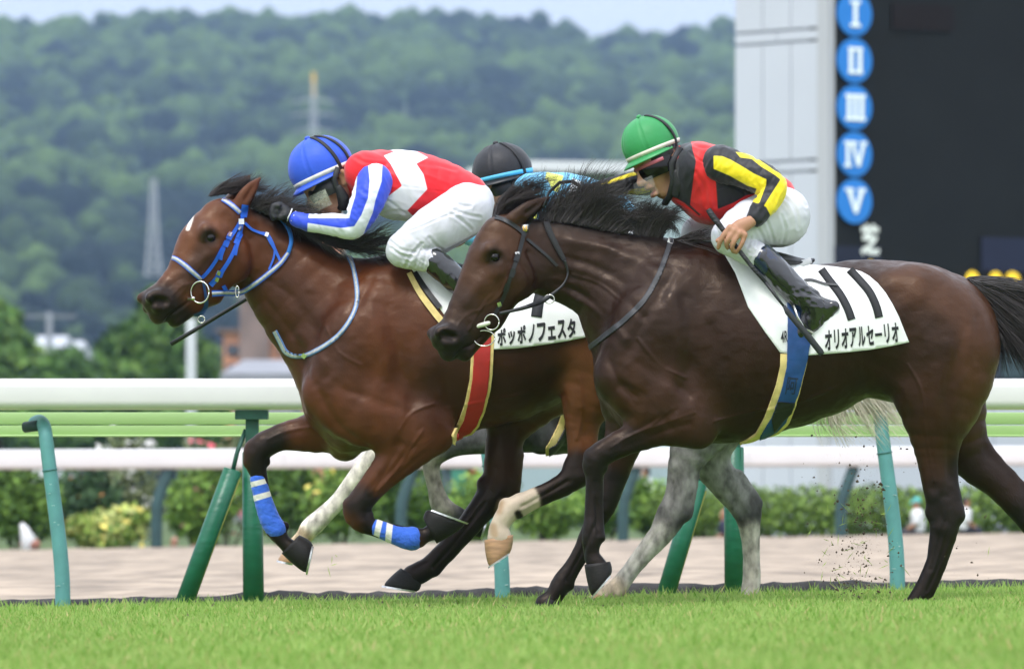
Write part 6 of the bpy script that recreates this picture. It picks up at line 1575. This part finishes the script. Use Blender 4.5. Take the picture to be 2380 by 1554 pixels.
# ---- black bridle
tr, g = thing('bridle', (1170, 760, 0), PB, 'black leather bridle with number tag and white bit roller on the dark bay', 'bridle', 'bridles')
strap('browband', c3([(425, 505), (455, 478), (510, 464), (600, 476), (690, 520), (785, 592)]), [7, 9, 9.5, 9.5, 9.5, 9], skB, PB, g, M_BLACK, tr)
strap('headpiece', c3([(770, 600), (800, 520), (830, 470)]), 9, skB, PB, g, M_BLACK, tr)
strap('cheekpiece', c3([(768, 590), (735, 720), (690, 850), (640, 1000), (600, 1085), (565, 1145)]), [9, 9.5, 9, 9, 8.5, 8], skB, PB, g, M_BLACK, tr)
for q in ((722, 750), (690, 860), (652, 960)): strap('keeper', c3([(q[0] + 8, q[1] - 26), (q[0] - 8, q[1] + 26)]), 12.5, skB, PB, g, M_BLACK, tr, -4.5, 1.5)
strap('throatlatch', c3([(790, 618), (850, 668), (930, 735), (1000, 806)]), 6.5, skB, PB, g, M_BLACK, tr)
strap('buckle', c3([(722, 712), (728, 740)]), 10, skB, PB, g, M_STEEL, tr, -5, 1.2)
strap('buckle', c3([(596, 1060), (606, 1090)]), 9, skB, PB, g, M_STEEL, tr, -5, 1.2)
zt = skB.near(1219, 532) - 6
V, F = ribbon([(1212, 533), (1228, 533)], 18, None, zs=[zt - 1, zt + 1], thick=1.5); part('number_tag', V, F, PB, g, M_STEEL, tr)
V, F = ribbon([(1217, 527), (1217, 539)], 4, None, zs=[zt - 2.6, zt - 2.6], thick=.4); part('digit', V, F, PB, g, mat('tag_gold', (.75, .42, .10), .5), tr)
V, F = ribbon([(1223, 527), (1223, 539)], 4, None, zs=[zt - 2.2, zt - 2.2], thick=.4); part('digit', V, F, PB, g, mat('tag_gold', (.75, .42, .10), .5), tr)
zm = skB.near(1142, 752, -60) - 14
ring('bit_ring', (1143, 751, zm), 17, 18, 1.7, PB, g, M_STEEL, tr, -.2)
ring('bit_ring', (1126, 788, zm + 6), 24, 18, 1.5, PB, g, M_STEEL, tr, -.2)
garment('bit_roller', [Stroke([(1104, 762, zm + 6, 4.5), (1122, 757, zm - 2, 5.5), (1136, 753, zm - 4, 5)], s=3)], PB, g, mat('rubber_white', (.66, .66, .56), .6), tr, 2.0)
zr = skB.near(1290, 560, -50)
V, F = ribbon(c3([(905, 395), (918, 470), (940, 550), (985, 650), (1050, 770)]), [13, 14, 14, 13, 10], skB, -5, 2.2); part('rein', V, F, PB, g, mat('rubber_rein', (.018, .018, .020), .75, bump=.9, bscale=420, bdist=.004), tr)
V, F = ribbon(c3([(1050, 768), (1072, 850), (1045, 925), (985, 985), (900, 1045), (790, 1092), (690, 1118), (600, 1138)]), [7, 5, 5, 7, 12, 10, 8, 8], None, zs=[zr - 10, zr - 6, zr - 12, zr - 22, zr - 34, zm - 14, zm - 8, zm - 2], thick=1.4); part('rein', V, F, PB, g, M_BLACK, tr)
ring('rein_ring', (1276, 697, zr - 28), 12, 10, 1.4, PB, g, M_STEEL, tr, -.1)
tubepart('rein', [(1263, 484, zr), (1276, 448, -20), (1300, 424, 10), (1330, 420, 30), (1365, 442, 52)], 4.6, PB, g, M_BLACK, tr, flat=.5)
nsB = c3([(1785, 620), (1740, 760), (1680, 900), (1590, 1050), (1450, 1190), (1320, 1292)])
tn, g = thing('neck_strap', (1403, 783, 0), PB, 'plain black neck strap round the dark bay horse', 'strap', 'neck straps')
def strip_poly(path, w):
    p = catmull(np.array(path, float), 6); T_ = np.gradient(p, axis=0); T_ /= np.linalg.norm(T_, axis=1)[:, None]; n_ = np.stack([-T_[:, 1], T_[:, 0]], 1) * w / 2
    return [tuple(q) for q in np.vstack([p + n_, (p - n_)[::-1]])]
band('strap', strip_poly([(1562, 535)] + nsB + [(1380, 800), (1360, 815)], 11), VB, FB, 2.6, PB, g, mat('grey_strap', (.030, .031, .036), .55), tn)
strap('tag', [(1560, 555), (1556, 566)], 13, skB, PB, g, mat('tag_clear', (.5, .5, .5), .3), tn, -4.5, 1.4)

# ---- blue bridle
tr, g = thing('bridle', (480, 700, 0), PA, 'bright blue and silver webbing bridle on the bright bay', 'bridle', 'bridles')
def twotone(path, w, wi, skin, P, g, par, nm, off=-2.5):
    o = strap(nm, path, w, skin, P, g, M_BLUE_WEB, par, off, 1.5)
    V, F = ribbon(path, wi, skin, off - 1.8, .6, 6); part('stripe', V, F, P, g, M_SILVER_WEB, o)
    return o
twotone(c1([(532, 342), (575, 325), (630, 322), (690, 350), (750, 392), (806, 442)]), [8, 10, 11, 12, 12, 12], [4, 6, 7, 7.5, 7.5, 7.5], skA, PA, g, tr, 'browband')
twotone(c1([(288, 780), (320, 755), (365, 762), (430, 806), (490, 858), (545, 906)]), [8, 10, 11, 12, 12, 11], [4, 6, 7, 7.5, 7.5, 7], skA, PA, g, tr, 'noseband')
strap('headpiece', c1([(838, 388), (832, 430), (826, 470)]), 15, skA, PA, g, M_BLUE_WEB, tr)
strap('cheekpiece', c1([(822, 470), (780, 550), (735, 620), (690, 690), (640, 780), (590, 850), (548, 896)]), [8, 8, 9.5, 9, 8, 8, 7.5], skA, PA, g, M_BLUE_WEB, tr, -4)
strap('cheekpiece', c1([(818, 480), (808, 570), (782, 670), (740, 760), (690, 840), (640, 905), (605, 945)]), [8, 8.5, 10, 9, 9.5, 11, 12], skA, PA, g, M_BLUE_WEB, tr, -5)
for q, w in (((735, 610), 13), ((712, 660), 13), ((800, 600), 13), ((786, 640), 13), ((668, 868), 15)): strap('keeper', c1([(q[0] + 7, q[1] - 18), (q[0] - 7, q[1] + 18)]), w, skA, PA, g, M_BLUE_WEB, tr, -6.5, 1.5)
strap('loose_end', c1([(700, 690), (684, 730), (676, 772)]), 7, skA, PA, g, M_BLUE_WEB, tr, -7)
strap('loose_end', c1([(790, 660), (782, 700), (776, 738)]), 6, skA, PA, g, M_BLUE_WEB, tr, -8)
strap('number_tag', c1([(812, 484), (814, 522)]), 12, skA, PA, g, mat('tag_white', (.8, .8, .8), .5), tr, -7, 1.4)
for q in ((738, 592), (806, 548), (662, 862), (650, 905), (985, 588)): strap('buckle', c1([(q[0] + 5, q[1] - 14), (q[0] - 5, q[1] + 14)]), 8, skA, PA, g, M_STEEL, tr, -8, 1.1)
strap('throatlatch', c1([(836, 510), (880, 552), (930, 574), (985, 592), (1015, 640), (1040, 690), (1078, 770)]), [6, 6, 6, 9, 10, 7, 6], skA, PA, g, M_BLUE_WEB, tr, -4)
strap('throatlatch', c1([(1040, 685), (1032, 750), (1000, 830)]), 4.5, skA, PA, g, M_BLUE_WEB, tr, -4)
zm = skA.near(470, 680, -60) - 16
o = strap('rein', c1([(615, 1000), (700, 994), (800, 985), (900, 930), (1000, 855), (1080, 785), (1132, 715)]), [14, 13, 12.5, 12, 12, 11, 10], skA, PA, g, M_BLUE_WEB, tr, -5, 1.6)
V, F = ribbon(c1([(615, 1000), (700, 994), (800, 985), (900, 930), (1000, 855), (1080, 785), (1132, 715)]), [7, 7, 7, 7, 7, 6.5, 6], skA, -7, .6, 6); part('stripe', V, F, PA, g, M_SILVER_WEB, o)
V, F = ribbon(c1([(1132, 716), (1152, 640), (1140, 565), (1100, 500), (1050, 455), (1010, 428)]), [9, 9, 9.5, 10, 10, 9], skA, -5, 2.2); part('rein', V, F, PA, g, mat('rubber_rein_blue', (.014, .15, .52), .6, bump=.9, bscale=420, bdist=.004), tr)
strap('rein_stop', c1([(692, 945), (715, 990), (738, 1044)]), 9, skA, PA, g, M_BLUE_WEB, tr, -9, 1.8)
ring('rein_ring', (557, 682, zm - 4), 4, 13, 1.3, PA, g, M_STEEL, tr)
ring('bit_ring', (471, 683, zm - 3), 21, 25, 1.9, PA, g, M_STEEL, tr, -.3)
garment('bit', [Stroke([(442, 698, zm + 8, 4.5), (456, 697, zm - 2, 5)], s=3)], PA, g, M_STEEL, tr, 2.0)
strap('chin_strap', c1([(556, 915), (570, 1000), (575, 1075), (545, 1130), (490, 1150)]), [6, 6, 9, 9, 6], skA, PA, g, mat('navy_webbing', (.012, .05, .16), .6), tr, -3)
ring('lead_ring', (473, 745, zm + 22), 8, 8, 1.4, PA, g, M_STEEL, tr)
tn, g = thing('neck_strap', (700, 830, 0), PA, 'pale blue and silver neck strap round the bright bay horse', 'strap', 'neck straps')
nsA = [(807, 588), (824, 630), (833, 690), (823, 735), (792, 780), (745, 814), (700, 829), (668, 820), (653, 795)]
nsA2 = [(790, 556)] + nsA + [(640, 770)]
band('strap', strip_poly(nsA2, 10), VA, FA, 2.4, PA, g, mat('blue_edge', (.10, .22, .48), .5), tn)
band('stripe', strip_poly(nsA2, 5.5), VA, FA, 3.4, PA, g, M_SILVER_WEB, tn)
for i in range(5): strap('eyelet', [(664 + i * 9, 817 + i * 2.6), (667 + i * 9, 818 + i * 2.6)], 3, skA, PA, g, M_BLACK, tn, -5, .5)
strap('buckle', [(704, 825), (712, 832)], 10, skA, PA, g, M_STEEL, tn, -7, 1.1)

# ---- bandages
M_BAND = pattern_mat('bandage_blue_white', (.035, .13, .60), [('wa', (.70, .68, .62)), ('wb', (.70, .68, .62))], rough=.8, bump=.6, bscale=50)
def bandage(nodes, wa, wb, lab):
    o, _, _ = garment('leg_bandage', [Stroke(nodes, s=6, n=3)], PA, gA, M_BAND, hA, 2.6, folds=[(20, 26, 7, .9, None)], attrs={'wa': wa, 'wb': wb}, relax=1)
    o['label'] = lab
bandage([(598, 1116, 74, 19.5, .95), (608, 1158, 74, 20.5, .95), (624, 1205, 74, 23.5, .95), (640, 1230, 74, 24, .95)], c6([(140, 703), (300, 664), (304, 697), (145, 738)]), c6([(160, 792), (320, 748), (326, 782), (170, 830)]), 'blue bandage with two white bands on the leading foreleg')
bandage([(878, 1226, -96, 19.5, .95), (920, 1242, -96, 21.5, .95), (950, 1250, -96, 26.5, .95), (960, 1250, -96, 27, .95)], c6([(1003, 930), (1042, 938), (1012, 1075), (975, 1065)]), c6([(1066, 950), (1106, 958), (1092, 1100), (1052, 1090)]), 'blue bandage with two white bands on the near foreleg')

for q in ((684, 508), (676, 502)):
    tubepart('glove_edge', [(q[0] + 5, q[1] - 14, -66), (q[0] + 2, q[1] - 4, -82), (q[0] - 4, q[1] + 8, -80), (q[0] - 6, q[1] + 14, -68)], 1.6, PA, gRA, M_CLOTH, rA)
# ---- whips
tw, g = thing('riding_whip', (1708, 584, -150), PB, 'black riding whip with padded flap in the bare hand of the green helmet jockey', 'whip', 'riding whips')
pts = [(1641, 494), (1650, 508), (1674, 540), (1708, 584), (1742, 628), (1772, 662), (1800, 700), (1816, 720)]
zz = [-176, -178, -184, -192, -198, -202, -204, -206]
tubepart('handle', [(*p, q) for p, q in zip(pts[:6], zz[:6])], [6.5, 7.5, 6, 5.2, 5, 4.4], PB, g, mat('whip_grip', (.013, .013, .015), .5, bump=1., bscale=30, bdist=.01, stretch=(1, 1, 4)), tw)
tubepart('shaft', [(*p, q) for p, q in zip(pts[5:], zz[5:])], [4.4, 3.2, 3.0], PB, g, M_BLACK, tw)
tubepart('flap', [(1814, 716, -206), (1822, 730, -207), (1860, 774, -208), (1898, 822, -206), (1902, 828, -206)], [3.5, 6.5, 7.5, 7.5, 6], PB, g, mat('whip_flap', (.020, .022, .024), .7, bump=.5, bscale=160, bdist=.004), tw)
tw, g = thing('riding_whip', (392, 797, 110), PA, 'thin black riding whip showing below the jaw of the bright bay', 'whip', 'riding whips')
tubepart('shaft', [(700, 600, 60), (640, 648, 84), (580, 685, 110), (500, 732, 118), (440, 768, 122), (391, 797, 124)], [5.5, 5, 4.6, 4.8, 5.2, 5.6], PA, g, M_BLACK, tw)

# ------------------------------------------------------------------ manes and tails
def hairpart(nm, guides, count, P, g, mm, parent, **kw):
    V, F = hair(guides, count, **kw); return part(nm, V, F, P, g, mm, parent)
M_HAIR_BR = mat('hair_brown_black', (.020, .012, .010), .45, spec=.5)
# dark bay
fore = [[(1146, 512, -44), (1160, 478, -30), (1196, 450, -20), (1236, 432, -14)], [(1160, 510, -30), (1180, 468, -22), (1222, 434, -10), (1262, 412, -8)], [(1180, 508, -14), (1204, 462, -10), (1244, 432, -2), (1288, 444, 4)], [(1204, 506, -4), (1226, 470, 0), (1262, 446, 8), (1290, 470, 12)]]
hairpart('forelock', fore, 650, PB, gB, M_HAIR_BR, hB, rad=1.0, jitter=7, seed=3, curl=5)
mane = [[(1252, 512, -20), (1262, 478, -10), (1290, 440, 0), (1318, 412, 6)], [(1278, 514, -16), (1300, 470, -6), (1330, 436, 4), (1346, 406, 10)], [(1310, 516, -16), (1344, 466, -6), (1374, 436, 4), (1410, 420, 10)],
        [(1345, 520, -16), (1384, 474, -8), (1420, 452, 2), (1462, 448, 10)], [(1380, 528, -16), (1420, 488, -10), (1458, 472, 0), (1500, 484, 8)], [(1420, 536, -16), (1452, 506, -10), (1484, 498, 0), (1516, 514, 6)], [(1450, 542, -16), (1478, 516, -10), (1506, 520, 0), (1530, 540, 4)]]
hairpart('mane', mane, 2200, PB, gB, HAIR_BLACK, hB, rad=1.1, jitter=9, seed=4, curl=8, lenvar=.65)
tuft = [[(1478, 546, -14), (1484, 510, -12), (1496, 482, -10), (1514, 462, -8)], [(1500, 550, -14), (1516, 512, -14), (1540, 490, -14), (1560, 490, -12)], [(1516, 554, -14), (1536, 516, -18), (1560, 500, -20), (1574, 520, -18)], [(1532, 557, -12), (1552, 528, -22), (1570, 524, -24), (1570, 556, -22)]]
hairpart('mane', tuft, 800, PB, gB, HAIR_BLACK, hB, rad=1.05, jitter=6, seed=5, curl=6)
hairpart('mane', [[(1560, 562, -10), (1600, 560, -16), (1650, 566, -20)], [(1590, 562, -24), (1630, 572, -40), (1680, 590, -50)]], 300, PB, gB, HAIR_BLACK, hB, rad=1.4, jitter=7, seed=15)
tail = [[(2250, 650, 6), (2310, 652, 10), (2400, 684, 14), (2520, 740, 16)], [(2254, 654, -16), (2320, 668, -10), (2400, 712, 0), (2510, 790, 10)], [(2262, 662, -24), (2326, 700, -18), (2396, 760, -8), (2480, 840, 0)], [(2272, 676, -24), (2322, 734, -22), (2376, 786, -12), (2430, 850, -4)],
        [(2284, 700, -20), (2316, 760, -20), (2348, 800, -16), (2376, 846, -10)]]
hairpart('tail', tail, 2300, PB, gB, HAIR_BLACK, hB, rad=1.5, jitter=9, seed=6, curl=8)
hairpart('tail_wisp', [[(2284, 700, -16), (2304, 770, -16), (2316, 820, -12), (2312, 872, -8)], [(2288, 716, -10), (2316, 786, -12), (2346, 838, -8), (2356, 872, -4)]], 110, PB, gB, HAIR_BLACK, hB, rad=1.1, jitter=8, seed=16, curl=6)
# bright bay
fl = [[(490, 458, -60), (506, 440, -48), (540, 428, -34), (580, 418, -20)], [(508, 454, -50), (530, 438, -40), (562, 430, -26), (596, 424, -14)], [(530, 450, -40), (556, 434, -30), (586, 430, -16), (606, 404, -8)], [(556, 454, -26), (590, 440, -14), (620, 444, -4), (644, 440, 4)]]
hairpart('forelock', fl, 380, PA, gA, M_HAIR_BR, hA, rad=1.1, jitter=5, seed=7, curl=5)
mn = [[(582, 480, -24), (600, 464, -20), (622, 456, -10), (642, 462, 0)], [(604, 488, -24), (628, 474, -22), (650, 468, -14), (672, 480, -6)], [(630, 496, -26), (660, 486, -30), (690, 486, -26), (716, 500, -20)], [(664, 514, -28), (700, 516, -38), (736, 530, -40), (766, 552, -40)],
      [(700, 536, -28), (744, 548, -40), (786, 560, -46), (826, 580, -46)], [(744, 556, -28), (790, 562, -40), (840, 568, -46), (880, 588, -46)], [(790, 574, -26), (840, 572, -36), (886, 566, -42), (924, 580, -44)], [(840, 584, -20), (876, 560, -26), (912, 540, -30), (946, 540, -30)]]
hairpart('mane', mn, 1800, PA, gA, HAIR_BLACK, hA, rad=1.15, jitter=9, seed=8, curl=6)
hairpart('mane', [[(600, 480, -10), (622, 452, -4), (640, 430, 2)], [(630, 486, -10), (652, 460, -4), (676, 452, 4)]], 70, PA, gA, M_HAIR_BR, hA, rad=.9, jitter=10, seed=9, lenvar=.6)
hairpart('tail', [[(1548, 760, -10), (1620, 770, -8), (1690, 830, 0), (1730, 920, 6)], [(1552, 780, 10), (1610, 810, 12), (1660, 880, 12)]], 300, PA, gA, HAIR_BLACK, hA, rad=2.0, jitter=12, seed=10)
# grey
gt = [[(1925, 790, -10), (1990, 820, -4), (2060, 890, 4), (2130, 980, 8)], [(1925, 800, -10), (1980, 850, -4), (2040, 930, 4), (2110, 1000, 8)], [(1920, 810, -10), (1960, 880, -6), (2000, 950, -2), (2060, 1010, 4)], [(1915, 830, -6), (1930, 900, -4), (1950, 970, 0), (2010, 1030, 6)], [(1905, 850, 0), (1900, 930, 2), (1912, 990, 6), (1960, 1050, 10)]]
hairpart('tail', gt + [[(1930, 790, -4), (2000, 860, 0), (2070, 930, 4), (2120, 975, 8)], [(1930, 800, 4), (1985, 880, 8), (2040, 960, 10), (2100, 1005, 12)]], 950, PC, gC, HAIR_PALE, hC, rad=1.5, jitter=12, seed=11, curl=9, lenvar=.55)
hairpart('mane', [[(860, 660, -10), (900, 640, -10), (960, 660, -6)], [(960, 680, -10), (1010, 670, -10), (1070, 690, -6)]], 120, PC, gC, HAIR_PALE, hC, rad=1.6, jitter=8, seed=12)
# ------------------------------------------------------------------ small things
facetext('芝', (2000 - 1932) * sS / cr, zS(592), 54 * sS / cr, 74 * sS, mat('led_white', (.62, .66, .62), .6, emit=(.6, .65, .6, .25)), bold=.05)
facetext('良', (2004 - 1932) * sS / cr, zS(676), 54 * sS / cr, 74 * sS, mat('led_amber', (.62, .42, .02), .6, emit=(.70, .46, .02, .8)))
facetext('0', (2254 - 1932) * sS / cr, zS(694), 46 * sS / cr, 74 * sS, mat('led_amber', (.62, .42, .02), .6, emit=(.70, .46, .02, .8)), bold=.05)
facetext('02', (2312 - 1932) * sS / cr, zS(694), 92 * sS / cr, 74 * sS, mat('led_amber', (.62, .42, .02), .6, emit=(.70, .46, .02, .8)), bold=.05)
for (a, b, c_, d, col) in ((2300, 2500, 540, 620, (.020, .024, .045)), (1940, 2050, 570, 612, (.020, .024, .04)), (2290, 2344, 760, 872, (.06, .075, .10)), (2350, 2404, 760, 872, (.05, .075, .085)), (2080, 2230, 0, 60, (.013, .010, .010))):
    facequads([[((a - 1932) * sS / cr, zS(d)), ((b - 1932) * sS / cr, zS(d)), ((b - 1932) * sS / cr, zS(c_)), ((a - 1932) * sS / cr, zS(c_))]], .012, 'display_field', mat('field_%d' % a, col, .6, spec=.1, emit=(*col, .15)), sb)

# ---- people at the far side of the sand
def onlooker(px, py_head, Y, scale, shirt, head_c, cap, label, seat=.0, turn=1):
    """seated figure seen over the sand: one body, clothes as children"""
    P = Place(Y); u = .0053 * FPX / Y * scale                 # survey points per 10 mm
    k = lambda v: v / 10 * u * 1.9
    cx_, cy_ = px, py_head
    hd = (cx_, cy_, 0, 5.2 * u * 2)
    g = P.w([(cx_, cy_ + 60 * u, 0)])[0]
    q = lambda x, y, z, r: (cx_ + x * u * turn, cy_ + y * u, z * u, r * u)
    S = [Stroke([q(0, 0, 0, 9), q(-1, 6, 0, 7.5)], s=4 * u), Stroke([q(0, 12, 0, 5), q(1, 20, 0, 6)], s=4 * u), Stroke([(*q(2, 28, 0, 14)[:4], 1.3), (*q(4, 48, 0, 14)[:4], 1.2), (*q(2, 62, 0, 14)[:4], 1.3)], s=6 * u),
         Stroke([q(2, 26, -17, 6), q(0, 44, -21, 5), q(-16, 54, -16, 4)], s=4 * u), Stroke([q(2, 26, 17, 6), q(0, 44, 21, 5), q(-16, 54, 16, 4)], s=4 * u),
         Stroke([q(2, 64, -8, 9), q(-28, 66, -10, 7.5), q(-30, 100, -10, 5.5), q(-40, 104, -10, 4)], s=5 * u), Stroke([q(2, 64, 8, 9), q(-28, 66, 10, 7.5), q(-30, 100, 10, 5.5), q(-40, 104, 10, 4)], s=5 * u),
         Stroke([q(-9, 2, 0, 2.2)], s=2 * u)]
    for sg in (-1, 1):
        for f in range(4): S.append(Stroke([q(-17, 55, sg * (14 + f * 1.6), 1.2), q(-23, 58 + f * .4, sg * (13 + f * 1.6), 1.0)], s=1 * u))
        S.append(Stroke([q(-15, 52, sg * 13, 1.3), q(-20, 52, sg * 11, 1.1)], s=1 * u))
    V, F = grow(S, max(.9, 1.9 * u), 1)
    col = np.tile(np.array(SKINC) * .9, (len(V), 1)); me = mk_mesh('person', P.w(V) - g, F, True, {'coat': col})
    o = add('person', me, M_SKIN, None, label, 'person', 'people at the far side of the sand track', loc=g)
    def cl(nm, SS, m): 
        V, F = grow(SS, max(.9, 1.9 * u), 1); part(nm, V, F, P, g, m, o)
    cl('shirt', [Stroke([(*q(2, 27, 0, 15.5)[:4], 1.3), (*q(4, 48, 0, 15.5)[:4], 1.2), (*q(2, 60, 0, 15)[:4], 1.3)], s=6 * u), Stroke([q(2, 26, -17, 7.5), q(0, 42, -21, 6.8)], s=4 * u), Stroke([q(2, 26, 17, 7.5), q(0, 42, 21, 6.8)], s=4 * u)], shirt)
    cl('trousers', [Stroke([q(2, 64, -8, 10.5), q(-28, 66, -10, 9), q(-30, 96, -10, 7)], s=5 * u), Stroke([q(2, 64, 8, 10.5), q(-28, 66, 10, 9), q(-30, 96, 10, 7)], s=5 * u), Stroke([(*q(2, 62, 0, 14.5)[:4], 1.2)], s=6 * u)], mat('trousers_dark', (.03, .033, .05), .9))
    if cap: cl('cap', [Stroke([q(1, -4, 0, 9.4)], s=2 * u), Stroke([q(-7, -1, 0, 5), q(-13, 1, 0, 3)], s=3 * u)], head_c)
    else: cl('hair', [Stroke([q(2, -4, 0, 9.2), q(4, 3, 0, 7.5)], s=3 * u)], head_c)
S_WHITE = mat('shirt_white', (.72, .72, .72), .9); S_NAVY = mat('shirt_navy', (.02, .025, .05), .9); HAIRK = mat('hair_dark', (.012, .011, .012), .6)
onlooker(2130, 1168, 79, 1., S_WHITE, mat('cap_teal', (.10, .45, .42), .7), True, 'seated person in teal cap and white shirt before the hedge')
onlooker(2246, 1166, 79.4, .95, S_WHITE, HAIRK, False, 'seated bareheaded person with dark hair and white shirt before the hedge', turn=-1)
onlooker(1682, 1196, 78.4, .9, S_NAVY, mat('skin_bald', (.42, .22, .15), .6), False, 'seated person in navy top beside the upright green pad')
onlooker(1500, 1096, 92, 1.1, S_WHITE, HAIRK, False, 'person in white behind the shrubs left of the hedge')
onlooker(404, 1258, 78.2, .8, S_WHITE, mat('skin_bald', (.42, .22, .15), .6), False, 'person bending low at the sand edge by the leaning green pad')
# red and green drums behind the far rail
for px, col, nm, lab, w in ((1100, (.50, .02, .03), 'sign_board', 'red board standing behind the far rail', 14), (1066, (.05, .24, .16), 'sign_board', 'dark green board standing behind the far rail', 16)):
    a, b = at(px - w, 1092, 84), at(px + w, 1160, 84)
    o = empty(nm, ((a.x + b.x) / 2, 84, b.z), lab, 'board', 'boards behind the far rail')
    hw = (b.x - a.x) / 2
    MB().box(-hw, hw, 0, .04, 0, a.z - b.z).build('panel', mat('board_%s' % px, col, .6), o, False)
    for s_g in (-1, 1): MB().tube([(s_g * hw * .8, .05, b.z * 0 - .4), (s_g * hw * .8, .05, a.z - b.z)], .02, n=8).build('leg', M_DSTEEL, o)
a = at(62, 1236, 78); o = empty('garden_ornament', (a.x, 78, a.z - .2), 'small white bird-like ornament at the sand edge left of the bent post', 'ornament')
MB().tube([(0, 0, -.1), (.02, 0, .12), (-.03, 0, .24), (-.06, 0, .30)], [.07, .09, .05, .02], n=10).build('body', S_WHITE, o)
MB().ellipsoid((.04, 0, .06), (.12, .08, .08), 10, 8).build('base', mat('terracotta', (.40, .18, .13), .8), o)

# ---- turf thrown up by the hooves
r = np.random.default_rng(44); V, F = [], []
def clod(c, s):
    b = len(V); d = IV[:12] if False else None
    pts = np.array([(1, 0, -.3), (-1, .2, -.2), (.1, 1, 0), (0, -1, .1), (.2, .1, 1), (-.1, 0, -1)]) * s * (.5 + r.random((6, 3)))
    V.extend([tuple(np.array(c) + p) for p in pts])
    F.extend([(b + 4, b, b + 2), (b + 4, b + 2, b + 1), (b + 4, b + 1, b + 3), (b + 4, b + 3, b), (b + 5, b + 2, b), (b + 5, b + 1, b + 2), (b + 5, b + 3, b + 1), (b + 5, b, b + 3)])
for i in range(1100):
    t = r.random(); px = 1992 + r.normal(0, 30) + (1 - t) * -10; py = 1395 - 300 * t ** 1.3 + r.normal(0, 14)
    if r.random() < .3: px, py = r.uniform(1860, 2300), r.uniform(1010, 1380)
    v = at(px, py, 29.6 + r.normal(0, .25)); clod(v, .0010 + .0055 * r.random() ** 5)
for px, py, s in ((2046, 1124, .016), (2052, 1136, .012), (1940, 1345, .012), (2040, 1372, .013), (1938, 1320, .009), (1905, 1300, .009), (2056, 1345, .012), (2068, 1262, .008), (1944, 1368, .014), (1995, 1385, .012)):
    clod(at(px, py, 29.4), s * .5); clod(at(px + 4, py + 3, 29.4), s * .4); clod(at(px - 3, py + 6, 29.4), s * .35)
add('flying_clods', mk_mesh('flying_clods', V, F, False), mat('earth_dark', (.10, .070, .042), .9), kind='stuff', label='bits of earth thrown up behind the hooves', cat='dirt')
V, F = [], []
for i in range(60):
    px, py = (r.uniform(1880, 2080), r.uniform(1180, 1390)) if i < 40 else (r.uniform(760, 830) if i < 44 else r.uniform(1850, 2360), r.uniform(1290, 1330) if i < 44 else r.uniform(1100, 1390))
    c = np.array(at(px, py, 29.5 + r.normal(0, .2))); a = r.random() * 6.28; l = r.uniform(.008, .035); d = np.array([math.cos(a), 0, math.sin(a)]) * l; n_ = np.array([-math.sin(a), .4, math.cos(a)]) * .0016
    b = len(V); V += [tuple(c - d), tuple(c + n_), tuple(c + d), tuple(c - n_)]; F.append((b, b + 1, b + 2, b + 3))
add('flying_grass', mk_mesh('flying_grass', V, F, False), mat('grass_cut', (.26, .36, .06), .7), kind='stuff', label='cut grass blades flying behind the hooves', cat='grass')

# ---- torn turf lying near the hooves
V, F = [], []
for i in range(150):
    y = r.uniform(24.5, 33.4); x = r.uniform(-1, 1) * y * .074
    if i % 2: x, y = r.normal(.9, .9), r.normal(30, 1.1)
    b0 = len(V); clod((x, y, float(gz(x, y)) + .018), .006 + .014 * r.random() ** 2)
add('turf_divots', mk_mesh('turf_divots', V, F, False), mat('earth_turf', (.10, .085, .04), .95), kind='stuff', label='small torn bits of earth lying in the turf', cat='dirt')
